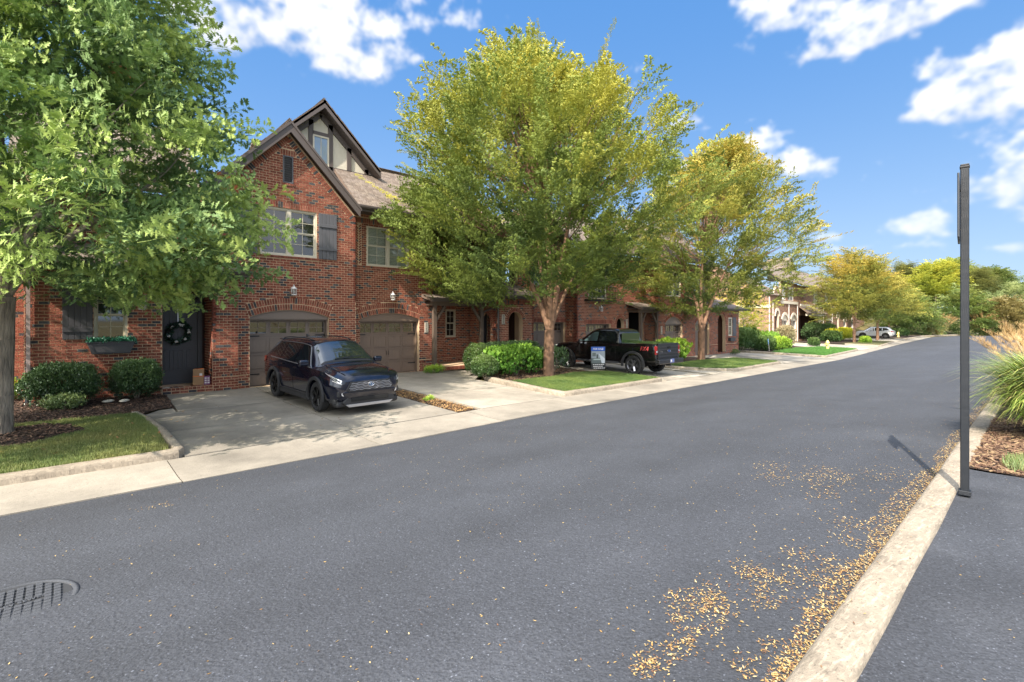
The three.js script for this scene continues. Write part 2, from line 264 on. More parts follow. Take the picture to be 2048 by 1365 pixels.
// pale seal marks are in the tone; a thin seal edge along the gutter
const stain = (s) => (x, z) => { const k = 1 + (s > 200 && s < 213 && s !== 202 ? .85 : .5) * (fbm(x * 1.3 + s, 2, z * 1.3, 4) - .5) - .22 * smooth(.52, .7, fbm(x * .6 + s, 7, z * .6, 3)); return [k, k * .995, k * .98]; };
// slabs of concrete: four corners, cut in n x m panels with open joints; each panel a piece
function slabs(name, [A, B, C, D], n, m, lift, seed, tint = 1, thick = .1) {
  const r = rng(seed), root = new THREE.Group(); root.name = numbered(name); tag(root, null, null, null, 'structure'); scene.add(root);
  const P = (s, t) => [lerp(lerp(A[0], B[0], s), lerp(D[0], C[0], s), t), lerp(lerp(A[1], B[1], s), lerp(D[1], C[1], s), t)];
  const ns = Array.isArray(n) ? n : Array.from({ length: n + 1 }, (_, i) => i / n), ms = Array.isArray(m) ? m : Array.from({ length: m + 1 }, (_, i) => i / m);
  const ls = Math.hypot(B[0] - A[0], B[1] - A[1]), lt = Math.hypot(D[0] - A[0], D[1] - A[1]);
  for (let i = 0; i < ns.length - 1; i++) for (let j = 0; j < ms.length - 1; j++) {
    const e = .008, s0 = ns[i] + e / ls, s1 = ns[i + 1] - e / ls, t0 = ms[j] + e / lt, t1 = ms[j + 1] - e / lt, dy = (r() - .5) * .006, k = tint * (.94 + .12 * r()), st = stain(seed);
    const tilt = (r() - .5) * .004;
    const f = (s, t) => { const q = P(lerp(s0, s1, s), lerp(t0, t1, t)); return [q[0], ground(q[0], q[1]) + lift + dy + tilt * (s - .5), q[1]]; };
    const col = (x, z) => st(x, z).map((v) => v * k), N = 14, top = sheet(f, N, N, col);
    const skirt = [], edge = (a, b) => { const g = sheet((s, t) => { const p = f(lerp(a[0], b[0], s), lerp(a[1], b[1], s)); return [p[0], p[1] - t * thick, p[2] + (t ? 1e-5 : 0)]; }, 6, 1, () => [k * .8, k * .8, k * .8]); skirt.push(g); };
    edge([0, 0], [1, 0]); edge([1, 0], [1, 1]); edge([1, 1], [0, 1]); edge([0, 1], [0, 0]);
    part(root, 'slab', mergeGeometries([top, ...skirt]), concrete);
  }
  return root;
}
// a kerb swept along a polyline: profile offsets are measured to the left of the direction of travel
function kerb(pts, label, w = .16, h = .15, base = (x, z) => ground(x, z), closed = false) {
  const curve = [];
  for (let i = 0; i < pts.length - 1; i++) { const n = Math.max(1, Math.ceil(Math.hypot(pts[i + 1][0] - pts[i][0], pts[i + 1][1] - pts[i][1]) / .5)); for (let k = 0; k < n; k++) curve.push([lerp(pts[i][0], pts[i + 1][0], k / n), lerp(pts[i][1], pts[i + 1][1], k / n)]); }
  curve.push(pts[pts.length - 1]);
  const prof = [[0, -.12], [0, h * .55], [.012, h * .86], [.035, h * .98], [.06, h], [w - .03, h + .004], [w - .008, h - .012], [w, h - .04], [w, -.12]], pos = [], idx = [], uv = [], P = prof.length; let len = 0;
  curve.forEach((c, i) => {
    const a = curve[Math.max(0, i - 1)], b = curve[Math.min(curve.length - 1, i + 1)], l = Math.hypot(b[0] - a[0], b[1] - a[1]), nx = (b[1] - a[1]) / l, nz = -(b[0] - a[0]) / l;
    if (i) len += Math.hypot(c[0] - curve[i - 1][0], c[1] - curve[i - 1][1]);
    const by = base(c[0], c[1]), wob = .006 * (noise3(c[0] * 3, 1, c[1] * 3) - .5);
    prof.forEach((p, k) => { pos.push(c[0] + nx * (p[0] + wob), by + p[1] + wob, c[1] + nz * (p[0] + wob)); uv.push(len, k * .05 + p[0]); });
    if (i) for (let k = 0; k < P - 1; k++) { const o = (i - 1) * P + k, q = o + P; idx.push(o, o + 1, q, o + 1, q + 1, q); }
  });
  for (const o of [0, (curve.length - 1) * P]) for (let k = 1; k < P - 1; k++) idx.push(...(o ? [o, o + k, o + k + 1] : [o, o + k + 1, o + k]));
  let g = new THREE.BufferGeometry(); g.setAttribute('position', new THREE.Float32BufferAttribute(pos, 3)); g.setAttribute('uv', new THREE.Float32BufferAttribute(uv, 2)); g.setIndex(idx); g = toCreasedNormals(g, .7);
  return structure('kerb', g, kerbConcrete, label);
}
// the flat fill of an island or bed, from a ring of points
function bed(name, ring, lift, material, seg = .35, kind = 'structure', bulge = 0) {
  const shape = new THREE.Shape(ring.map((p) => new THREE.Vector2(p[0], -p[1])));
  const xs = ring.map((p) => p[0]), zs = ring.map((p) => p[1]), x0 = Math.min(...xs), x1 = Math.max(...xs), z0 = Math.min(...zs), z1 = Math.max(...zs);
  // triangulate, then split edges until short, so that the fill follows the ground
  let tris = THREE.ShapeUtils.triangulateShape(ring.map((p) => new THREE.Vector2(...p)), []).map((t) => t.map((i) => ring[i].slice()));
  for (let k = 0; k < 7; k++) { const out = []; for (const t of tris) { const d = [0, 1, 2].map((i) => Math.hypot(t[i][0] - t[(i + 1) % 3][0], t[i][1] - t[(i + 1) % 3][1])), m = Math.max(...d), i = d.indexOf(m); if (m < seg * 2) { out.push(t); continue; } const a = t[i], b = t[(i + 1) % 3], c = t[(i + 2) % 3], h = [(a[0] + b[0]) / 2, (a[1] + b[1]) / 2]; out.push([a, h, c], [h, b, c]); } tris = out; }
  const pos = [], uv = [];
  const hgt = (x, z) => ground(x, z) + lift + .03 * (fbm(x * 2, 5, z * 2, 3) - .5) + bulge * (1 - Math.pow(Math.abs((x - (x0 + x1) / 2) / ((x1 - x0) / 2)), 2)) * (1 - Math.pow(Math.abs((z - (z0 + z1) / 2) / ((z1 - z0) / 2)), 2));
  for (let t of tris) { const cr = (t[1][0] - t[0][0]) * (t[2][1] - t[0][1]) - (t[1][1] - t[0][1]) * (t[2][0] - t[0][0]); if (cr > 0) t = [t[0], t[2], t[1]]; for (const p of t) { pos.push(p[0], hgt(...p), p[1]); uv.push(p[0], p[1]); } }
  let g = new THREE.BufferGeometry(); g.setAttribute('position', new THREE.Float32BufferAttribute(pos, 3)); g.setAttribute('uv', new THREE.Float32BufferAttribute(uv, 2)); g = mergeVertices(g); g.computeVertexNormals();
  const m = structure(name, g, material);
  return { mesh: m, height: hgt, inside: (x, z) => { let c = false; for (let i = 0, j = ring.length - 1; i < ring.length; j = i++) { const [a, b] = ring[i], [d, e] = ring[j]; if ((b > z) !== (e > z) && x < (d - a) * (z - b) / (e - b) + a) c = !c; } return c; }, box: [x0, x1, z0, z1] };
}
const bladeGeo = (() => { const out = []; const r = rng(5); for (let k = 0; k < 7; k++) { const a = r() * 6.28, l = .035 + .03 * r(), b = r() * .03, cx = (r() - .5) * .06, cz = (r() - .5) * .06, w = .0035, dx = Math.cos(a), dz = Math.sin(a); out.push(cx - dz * w, 0, cz + dx * w, cx + dz * w, 0, cz - dx * w, cx + dx * b, l, cz + dz * b); } const g = new THREE.BufferGeometry(); g.setAttribute('position', new THREE.Float32BufferAttribute(out, 3)); g.computeVertexNormals(); return g; })();
function grassOn(b, density, seed, label, palette, scale = 1) {
  const r = rng(seed), list = [], [x0, x1, z0, z1] = b.box, n = Math.round((x1 - x0) * (z1 - z0) * density);
  for (let i = 0; i < n; i++) { const x = lerp(x0, x1, r()), z = lerp(z0, z1, r()); if (!b.inside(x, z)) continue; if (b.skip && b.skip(x, z)) continue; const k = fbm(x * 1.5, 2, z * 1.5, 3), c = palette(k + (r() - .5) * .35, r()); list.push([M4(V(x, b.height(x, z) - .004, z), Q((r() - .5) * .5, r() * 6.28, (r() - .5) * .5), scale * (.7 + .6 * r())), c]); }
  return tag(scatter(scene, 'lawn_grass', bladeGeo, blade, list), label, null, null, 'stuff');
}
const grassTone = (k, q) => lin(lerp(.05, .20, clamp(k)) , lerp(.105, .19, clamp(k)), lerp(.018, .055, clamp(k))).multiplyScalar(1.15 + .7 * q);
const chipGeo = new THREE.BoxGeometry(.05, .008, .013);
function chipsOn(b, density, seed, label, tones, skip) {
  const r = rng(seed), list = [], [x0, x1, z0, z1] = b.box, n = Math.round((x1 - x0) * (z1 - z0) * density);
  for (let i = 0; i < n; i++) { const x = lerp(x0, x1, r()), z = lerp(z0, z1, r()); if (!b.inside(x, z) || (skip && skip(x, z))) continue; list.push([M4(V(x, b.height(x, z) + .006 + .02 * r(), z), Q((r() - .5) * .7, r() * 6.28, (r() - .5) * .7), V(.5 + 1.2 * r(), 1, .6 + 1.2 * r())), tones[r() * tones.length | 0]]); }
  return tag(scatter(scene, 'mulch_chips', chipGeo, dryLeaf, list), label, null, null, 'stuff');
}
const CHIP = [[.05, .028, .019], [.075, .040, .026], [.035, .021, .015], [.12, .065, .042], [.16, .10, .068]].map((c) => lin(...c)), CHIPRED = [[.10, .052, .030], [.145, .080, .046], [.07, .037, .023], [.21, .13, .078], [.27, .185, .10]].map((c) => lin(...c));

// gutter pan between asphalt and kerb, in slabs
for (let i = 0, x = -14; x < 100; i++) {
  const w = x < 30 ? 3.05 : 6.1, x1 = x + w;
  slabs('gutter', [[x, along(ROAD_LEFT, x) - .0], [x1, along(ROAD_LEFT, x1) - .0], [x1, along(KERB_LEFT, x1) - .02], [x, along(KERB_LEFT, x) - .02]], 1, 1, .012, 100 + i, .63); x = x1;
}
// drives, from the gutter to the garages
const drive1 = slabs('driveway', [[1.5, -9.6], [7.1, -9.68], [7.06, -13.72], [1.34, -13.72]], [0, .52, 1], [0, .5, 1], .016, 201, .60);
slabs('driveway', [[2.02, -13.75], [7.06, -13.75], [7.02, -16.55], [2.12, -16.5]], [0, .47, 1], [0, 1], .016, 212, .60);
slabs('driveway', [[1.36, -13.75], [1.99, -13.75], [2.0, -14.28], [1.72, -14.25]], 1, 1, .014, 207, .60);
const drive2 = slabs('driveway', [[7.85, -9.7], [10.95, -9.74], [11.35, -17.35], [7.85, -17.35]], [0, 1], [0, .33, .66, 1], .018, 202, .76);
slabs('walkway', [[11.0, -14.0], [12.6, -15.6], [12.9, -16.6], [11.36, -16.9]], 1, 1, .021, 205, .72);
const drive3 = slabs('driveway', [[17.3, -10.02], [20.9, -10.02], [20.9, -17.6], [17.3, -17.6]], [0, 1], [0, .33, .66, 1], .018, 203, 1.0);
slabs('driveway', [[21.3, -10.02], [23.4, -10.0], [23.6, -16.7], [21.3, -16.7]], [0, 1], [0, .5, 1], .018, 204, .85);
slabs('driveway', [[30.7, -10.42], [38.9, -10.42], [38.0, -16.5], [29.2, -17]], [0, .5, 1], [0, .5, 1], .018, 206, .85);
slabs('driveway', [[51.2, -11.12], [60.8, -11.46], [60, -19.5], [52, -19]], [0, .5, 1], [0, .5, 1], .018, 208, .85);
slabs('driveway', [[75.2, -12.8], [88, -13.7], [88, -20], [75, -20]], [0, .5, 1], [0, .5, 1], .018, 209, .85);

// islands: kerb, lawn, mulch
const IS1 = { lawn: bed('lawn', [[-9, -9.7], [1.28, -9.7], [1.34, -11.5], [1.22, -13.35], [-.4, -13.5], [-9, -13.7]], .13, lawn) };
kerb([[-16, -9.58], [1.2, -9.56], [1.42, -9.6], [1.52, -9.75], [1.5, -11.5], [1.4, -12.8], [1.28, -13.6]], null);
IS1.bed = bed('mulch_bed', [[-9, -13.66], [-.4, -13.44], [1.2, -13.3], [1.3, -13.72], [1.72, -14.22], [2.03, -14.28], [2.12, -16.62], [-.66, -16.7], [-.9, -19.5], [-9, -19.5]], .03, mulch, .3, 'structure', .1);
IS1.ring = bed('tree_ring', Array.from({ length: 18 }, (_, i) => [-.75 + 1.05 * Math.cos(i / 18 * 6.283) * (1 + .12 * Math.sin(i * 2.1)), -12.35 + .8 * Math.sin(i / 18 * 6.283) * (1 + .12 * Math.cos(i * 1.7))]), .145, mulch, .3, 'structure', .05);
IS1.lawn.skip = (x, z) => IS1.ring.inside(x, z);
const greenLawn = (k, q) => lin(lerp(.03, .15, clamp(k)), lerp(.085, .20, clamp(k)), lerp(.014, .04, clamp(k))).multiplyScalar(1.0 + .6 * q);
grassOn(IS1.lawn, 1500, 11, 'short green lawn grass around the oak beside the first driveway', grassTone);
chipsOn(IS1.bed, 420, 12, 'dark brown mulch chips in the bed under the front shrubs', CHIP); chipsOn(IS1.ring, 420, 13, 'dark brown mulch chips ringing the oak trunk', CHIP);
// strip of leaf litter between the drives
const strip = bed('mulch_strip', [[7.16, -9.75], [7.8, -9.78], [7.8, -13.6], [7.12, -13.5]], -.015, mulch, .25);
// second island
kerb([[11.38, -13.9], [11.2, -12], [11.02, -10.4], [11.03, -9.95], [11.12, -9.8], [11.3, -9.74], [14, -9.84], [16.9, -10.0], [17.1, -10.1], [17.15, -10.3]], null);
const IS2 = { lawn: bed('lawn', [[11.2, -9.85], [16.95, -10.1], [16.9, -12.6], [15.2, -12.95], [13.2, -12.5], [11.4, -12.5]], .13, lawn), bed: bed('mulch_bed', [[11.36, -12.45], [13.2, -12.45], [15.2, -12.9], [16.95, -12.55], [17.1, -16.4], [12.7, -16.3], [12.4, -15.5], [11.4, -13.95]], .035, mulch, .3, 'structure', .05) };
grassOn(IS2.lawn, 1200, 21, 'green lawn grass in front of the for-sale sign beside the pickup drive', greenLawn, 1.1);
chipsOn(IS2.bed, 300, 22, 'reddish mulch chips around the tall tree and hydrangea', CHIPRED);
// third island
kerb([[21.75, -13.2], [21.8, -11.8], [22.6, -10.6], [23.4, -10.05], [23.7, -9.98], [30.3, -10.38], [30.55, -10.45], [30.62, -10.7]], null);
const IS3 = { lawn: bed('lawn', [[22.2, -11.1], [23.6, -10.12], [30.4, -10.5], [30.4, -13], [26, -13.2], [22, -12.8]], .12, lawn, .5), bed: bed('mulch_bed', [[21.95, -12.7], [26, -13.1], [30.3, -12.9], [29.3, -16.6], [23.8, -16.4]], .035, mulch, .5, 'structure', .05) };
grassOn(IS3.lawn, 500, 31, 'green lawn grass around the second street tree past the pickup', greenLawn, 1.5);
// fourth island, with the hydrant
kerb([[38.6, -16.4], [38.9, -13], [39.0, -10.6], [39.3, -10.4], [50.6, -11.1], [50.95, -11.3], [51, -11.6]], null);
const IS4 = { lawn: bed('lawn', [[39.1, -10.55], [50.8, -11.25], [51, -14], [46, -14.6], [39, -14]], .12, lawn, .7), bed: bed('mulch_bed', [[39, -13.9], [46, -14.5], [51, -13.9], [52, -19], [45, -21], [38.7, -16.6]], .04, mulch, .8, 'structure', .05) };
const brightLawn = (k, q) => lin(lerp(.05, .10, clamp(k)), lerp(.16, .25, clamp(k)), lerp(.02, .035, clamp(k))).multiplyScalar(.85 + .4 * q);
grassOn(IS4.lawn, 260, 41, 'bright green lawn grass around the yellow hydrant', brightLawn, 2);
kerb([[60.7, -14.5], [60.9, -11.8], [61.2, -11.5], [74.6, -12.7], [75, -13]], null);
const IS5 = { lawn: bed('lawn', [[61.1, -11.6], [74.8, -12.85], [75, -15], [61, -15]], .12, lawn, 1), bed: bed('mulch_bed', [[60.8, -14.9], [75, -14.9], [75, -20], [60, -19.5]], .09, mulch, 1, 'structure') };
kerb([[88.2, -16], [88.3, -14], [88.8, -13.6], [108, -14.35], [145, -10.45], [181, -4.55], [260, 21]], null, .3, .16);
bed('mulch_bed', [[88.5, -13.8], [108, -14.5], [145, -10.6], [181, -4.7], [181, -10], [145, -17], [108, -22], [88.5, -21]], .1, mulch, 2, 'structure');
// this side: kerb, asphalt path, mulch bed
const NEARK = [[-30, -.89], [7.7, -.90], [9.2, -.92], [19, -.97], [45, -1.06], [80, -2.62], [108, -4], [145, 0]];
kerb(NEARK.slice().reverse(), null, .25, .12);
structure('path', sheet((s, t) => { const z = lerp(-.66, 9, t * t), xe = 8.25 + .12 * Math.sin(z * 3) - .05 * z, x = lerp(-12, xe, s); return [x, .085 + .02 * smooth(0, 1.5, t) + .004 * Math.sin(x * 3), z]; }, 80, 40, (x, z) => { const k = .95 + .5 * (fbm(x * .9 + 3, 4, z * .9, 4) - .5), pale = smooth(.52, .75, fbm(x * 1.7, 8, z * 1.7, 4)) * .3; return [k + pale, k + pale * .95, k + pale * .88]; }), asphalt);
const NEARBED = bed('mulch_bed', [[8.2, -.68], [19, -.74], [45, -.8], [80, -2.3], [80, 4], [45, 8], [20, 9], [7.8, 8], [8.05, 1.2]], .1, mulch, .6, 'structure');
chipsOn({ ...NEARBED, box: [8, 13, -.74, 2.4] }, 750, 51, 'red brown mulch and dry leaf litter behind the near kerb', CHIPRED);
// ---------------------------------------------------------------- brick houses
const BRICK_W = .203, COURSE = .0795, JOINT = .011;
// bricks: a chamfered block without a back, unit size; three uneven variants
const brickGeos = [1, 2, 3].map((seed) => {
  const r = rng(seed * 17), e = () => (r() - .5) * .05, f = [[-.5 + .03, -.5 + .07], [.5 - .03, -.5 + .07], [.5 - .03, .5 - .07], [-.5 + .03, .5 - .07]].map(([x, y]) => [x + e() * .4, y + e(), .5 + e() * 1.2]), b = [[-.5, -.5, -.5], [.5, -.5, -.5], [.5, .5, -.5], [-.5, .5, -.5]], m = b.map((p) => [p[0], p[1], .28]);
  const pos = [], uv = [], quad = (a, c, d, g, t) => { const o = [a, c, d, a, d, g], q = [[0, 0], [1, 0], [1, 1], [0, 0], [1, 1], [0, 1]]; o.forEach((p, i) => { pos.push(...p); uv.push(q[i][0] * t[0], q[i][1] * t[1]); }); };
  quad(f[0], f[1], f[2], f[3], [1, .4]);
  for (let i = 0; i < 4; i++) { const j = (i + 1) % 4; quad(m[i], m[j], f[j], f[i], [1, .1]); quad(b[i], b[j], m[j], m[i], [1, .2]); }
  const g = new THREE.BufferGeometry(); g.setAttribute('position', new THREE.Float32BufferAttribute(pos, 3)); g.setAttribute('uv', new THREE.Float32BufferAttribute(uv, 2)); g.computeVertexNormals(); return g;
});
function house(name, label, base) {
  const h = thing(name, label, 'house', base);
  h.base = V(...base); h.bricks = []; h.inv = new THREE.Matrix4().makeTranslation(-base[0], -base[1], -base[2]);
  h.rand = rng(name.length * 31 + base[0] * 100 | 0); h.tones = RED; h.darkShare = .13;
  return h;
}
const toneFor = (h, dark) => h.rand() < (dark ?? h.darkShare) ? DARK[h.rand() * DARK.length | 0] : h.tones[h.rand() * h.tones.length | 0];
// a wall plane: u runs along `angle` (0 = along +X, facing +Z), v is height above y0
function plane(x, y, z, angle = 0) { const m = new THREE.Matrix4().makeRotationY(angle); m.setPosition(x, y, z); return m; }
const hp = (h, frame, parent, name, geos, material, label) => { const g = (Array.isArray(geos) ? merge(geos) : geos).clone().applyMatrix4(frame).applyMatrix4(h.inv); return part(parent, name, g, material, label); };
function crossings(poly, v) { const xs = []; for (let i = 0, j = poly.length - 1; i < poly.length; j = i++) { const [a, b] = poly[i], [c, d] = poly[j]; if ((b > v) !== (d > v)) xs.push((c - a) * (v - b) / (d - b) + a); } return xs.sort((p, q) => p - q); }
function intervals(outline, holes, v) {
  const x = crossings(outline, v); let list = []; for (let i = 0; i + 1 < x.length; i += 2) list.push([x[i], x[i + 1]]);
  for (const h of holes) { const c = crossings(h, v); for (let i = 0; i + 1 < c.length; i += 2) { const [a, b] = [c[i], c[i + 1]]; list = list.flatMap(([p, q]) => b <= p || a >= q ? [[p, q]] : [[p, a], [b, q]].filter(([m, n]) => n - m > .012)); } }
  return list;
}
function addBrick(h, frame, u, v, w, hh, rot = 0, dark, out = .009, tone) {
  const r = h.rand, m = new THREE.Matrix4().makeRotationZ(rot + (r() - .5) * .012); m.scale(V(w, hh, .05)); m.setPosition(u, v, -.025 + out + (r() - .5) * .006);
  h.bricks.push([new THREE.Matrix4().multiplyMatrices(h.inv, frame).multiply(m), tone ?? toneFor(h, dark), r() * 3 | 0]);
}
// rings of polygon points
const rect = (u0, u1, v0, v1) => [[u0, v0], [u1, v0], [u1, v1], [u0, v1]];
function archPoly(u0, u1, v0, spring, rise, n = 20) { const c = (u0 + u1) / 2, w = (u1 - u0) / 2, R = (w * w + rise * rise) / (2 * rise), cv = spring + rise - R, a = Math.asin(Math.min(1, w / R)), A = rise > w ? Math.PI - a : a, out = [[u0, v0], [u1, v0]]; for (let i = 0; i <= n; i++) { const t = lerp(A, -A, i / n); out.push([c + R * Math.sin(t), cv + R * Math.cos(t)]); } out.arc = { c, cv, R, a: A }; return out; }
function archRing(h, frame, arc, r0, len, zone, dark = .1) {          // one ring of headers; zone gets its outline
  const A = arc.a, L = 2 * A * (r0 + len / 2), n = Math.round(L / .078);
  for (let i = 0; i < n; i++) { const t = lerp(-A, A, (i + .5) / n), R = r0 + len / 2; addBrick(h, frame, arc.c + R * Math.sin(t), arc.cv + R * Math.cos(t), L / n - .012, len - .01, -t, dark, .010); }
  if (zone) { const z = []; for (let i = 0; i <= 16; i++) { const t = lerp(-A, A, i / 16); z.push([arc.c + (r0 + len) * Math.sin(t), arc.cv + (r0 + len) * Math.cos(t)]); } for (let i = 16; i >= 0; i--) { const t = lerp(-A, A, i / 16); z.push([arc.c + (r0 - .03) * Math.sin(t), arc.cv + (r0 - .03) * Math.cos(t)]); } zone.push(z); }
}
function soldiers(h, frame, u0, u1, v0, v1, zone, out = .01, dark = .14, step = .078) { const n = Math.round((u1 - u0) / step), w = (u1 - u0) / n; for (let i = 0; i < n; i++) addBrick(h, frame, u0 + w * (i + .5), (v0 + v1) / 2, w - .012, v1 - v0 - .01, 0, dark, out); if (zone) zone.push(rect(u0, u1, v0, v1)); }
function herringbone(h, frame, u0, u1, v0, v1, zone) {
  zone.push(rect(u0 - .01, u1 + .01, v0, v1)); const W = .068, L = .2, c = Math.SQRT1_2;
  const placeOne = (x, y, rot) => { if (x > u0 + .035 && x < u1 - .035 && y > v0 + .04 && y < v1 - .04) addBrick(h, frame, x, y, Math.min(3 * W - .012, 2.7 * Math.min(x - u0, u1 - x, y - v0, v1 - y) - .02), W - .012, rot, .16, .006); };
  for (let k = -40; k < 60; k++) for (let m = -8; m < 8; m++) { const S = W + .001; for (const [a, b, rot] of [[k + 1.5 + 6 * m, k + .5, Math.PI / 4], [k + .5 + 6 * m, k + 2.5, 3 * Math.PI / 4]]) placeOne(u0 + (a - b) * c * S, v0 + (a + b) * c * S, rot); }
}
function wall(h, parent, frame, outline, holes, zones, o = {}) {
  const s = new THREE.Shape(outline.map((p) => new THREE.Vector2(...p))); for (const k of holes) s.holes.push(new THREE.Path(k.map((p) => new THREE.Vector2(...p))));
  const g = new THREE.ExtrudeGeometry(s, { depth: o.thick ?? .22, bevelEnabled: false, curveSegments: 1 }).translate(0, 0, -(o.thick ?? .22));
  const m = hp(h, frame, parent, o.name ?? 'wall', g, o.mortar ?? mortar);
  if (o.plain) return m;
  const vs = outline.map((p) => p[1]), v0 = Math.min(...vs), v1 = Math.max(...vs), phase = o.phase ?? 0, all = [...holes, ...zones];
  for (let k = 0, v = v0; v + COURSE * .6 < v1; k++, v += COURSE) {
    const mid = v + COURSE / 2, off = (k % 2 ? BRICK_W / 2 : 0) + phase;
    for (const [a, b] of intervals(outline, all, mid)) {
      for (let u = Math.floor((a - off) / BRICK_W) * BRICK_W + off; u < b; u += BRICK_W) {
        const x0 = Math.max(u, a) + JOINT / 2, x1 = Math.min(u + BRICK_W, b) - JOINT / 2; if (x1 - x0 < .02) continue;
        addBrick(h, frame, (x0 + x1) / 2, mid, x1 - x0, COURSE - JOINT);
      }
    }
  }
  return m;
}
function finishBricks(h, parent, near) {
  const p = V(); h.updateWorldMatrix(true, true);
  const facing = h.bricks.map((e, i) => { p.setFromMatrixPosition(e[0]).applyMatrix4(h.matrixWorld); return [p.distanceTo(camera.position), i]; }).sort((a, b) => a[0] - b[0]);
  const pick = new Set(facing.slice(0, near).map((e) => e[1]));
  for (const i of pick) { const [m, c, k] = h.bricks[i], b = new THREE.Mesh(brickGeos[k], toneOf(c)); b.name = 'brick'; b.castShadow = b.receiveShadow = true; b.applyMatrix4(m); parent.add(b); }
  for (let k = 0; k < 3; k++) {
    const rest = h.bricks.filter((e, i) => e[2] === k && !pick.has(i)); if (!rest.length) continue;
    const im = new THREE.InstancedMesh(brickGeos[k], brickMat, rest.length); im.name = 'brickwork'; im.userData.kind = 'stuff'; im.castShadow = im.receiveShadow = true;
    const w = new THREE.Color(); rest.forEach(([m, c], i) => { im.setMatrixAt(i, m); im.setColorAt(i, w.copy(c).multiplyScalar(.86 + .28 * h.rand())); }); parent.add(im);
  }
}
// double-hung windows, side by side; u0..u1, v0..v1 are the frame's outside
function windowUnit(h, frame, u0, u1, v0, v1, n, o = {}) {
  const d = o.recess ?? .06, F = o.frame ?? cream, fw = o.fw ?? .055, mw = .11, grp = [], W = (u1 - u0 - (n - 1) * mw * .35) / n, z = -d;
  const fr = [box(u1 - u0, fw, .09, (u0 + u1) / 2, v1 - fw / 2, z), box(u1 - u0, fw * 1.1, .1, (u0 + u1) / 2, v0 + fw * .55, z + .008), box(fw, v1 - v0 - 2 * fw, .09, u0 + fw / 2, (v0 + v1) / 2, z), box(fw, v1 - v0 - 2 * fw, .09, u1 - fw / 2, (v0 + v1) / 2, z)];
  const w = (u1 - u0) / n; for (let i = 1; i < n; i++) fr.push(box(mw, v1 - v0 - 2 * fw, .092, u0 + w * i, (v0 + v1) / 2, z + .002));
  const win = hp(h, frame, h, 'window', fr, F), vm = (v0 + v1) / 2 + .01;
  for (let i = 0; i < n; i++) {
    const a = u0 + w * i + (i ? mw / 2 : fw), b = u0 + w * (i + 1) - (i < n - 1 ? mw / 2 : fw);
    for (const [p, q, zz] of [[v0 + fw, vm, z - .022], [vm, v1 - fw, z - .002]]) {
      const sw = .032, sash = [box(b - a, sw, .035, (a + b) / 2, q - sw / 2, zz), box(b - a, sw, .035, (a + b) / 2, p + sw / 2, zz), box(sw, q - p - 2 * sw, .035, a + sw / 2, (p + q) / 2, zz), box(sw, q - p - 2 * sw, .035, b - sw / 2, (p + q) / 2, zz)];
      hp(h, frame, win, 'sash', sash, F);
      const nu = o.cols ?? 2, nv = o.rows ?? 2, pu = (b - a - 2 * sw) / nu, pv = (q - p - 2 * sw) / nv, bars = [];
      for (let k = 1; k < nu; k++) bars.push(box(.016, q - p - 2 * sw, .02, a + sw + pu * k, (p + q) / 2, zz + .004)); for (let k = 1; k < nv; k++) bars.push(box(b - a - 2 * sw, .016, .018, (a + b) / 2, p + sw + pv * k, zz + .004));
      if (bars.length) hp(h, frame, win, 'muntin', bars, F);
      for (let k = 0; k < nu; k++) for (let l = 0; l < nv; l++) hp(h, frame, win, 'pane', box(pu, pv, .006, a + sw + pu * (k + .5), p + sw + pv * (l + .5), zz - .006), o.glass ?? glassDark);
    }
    if (o.blinds) { const S = []; for (let v = v0 + fw + .02; v < v1 - fw; v += .052) S.push(bxTilt(b - a - .04, .044, .004, (a + b) / 2, v, z - .1, .5)); hp(h, frame, win, 'slat', S, mat({ color: lin(.55, .55, .5), roughness: .5 })).userData.kind = 'stuff'; }
    if (o.glass === glassClear) hp(h, frame, win, 'backing', box(b - a + .1, v1 - v0, .02, (a + b) / 2, (v0 + v1) / 2, z - .17), darkVoid);
  }
  return win;
}
const bxTilt = (w, hh, d, x, y, z, t) => new THREE.BoxGeometry(w, hh, d).rotateX(t).translate(x, y, z);
function shutter(h, frame, u0, u1, v0, v1, battens, m = shutterGrey, label, z = .03) {
  const s = hp(h, frame, h, 'shutter', box(u1 - u0 - .01, v1 - v0 - .01, .012, (u0 + u1) / 2, (v0 + v1) / 2, z - .02), m, label), n = 5, w = (u1 - u0) / n;
  for (const v of battens) hp(h, frame, s, 'batten', rbox(u1 - u0, .11, .03, (u0 + u1) / 2, v, z + .028, .006), m);
  for (let i = 0; i < n; i++) hp(h, frame, s, 'plank', rbox(w - .006, v1 - v0, .03, u0 + w * (i + .5), (v0 + v1) / 2, z + (i % 2) * .0015, .006), m);
  return s;
}
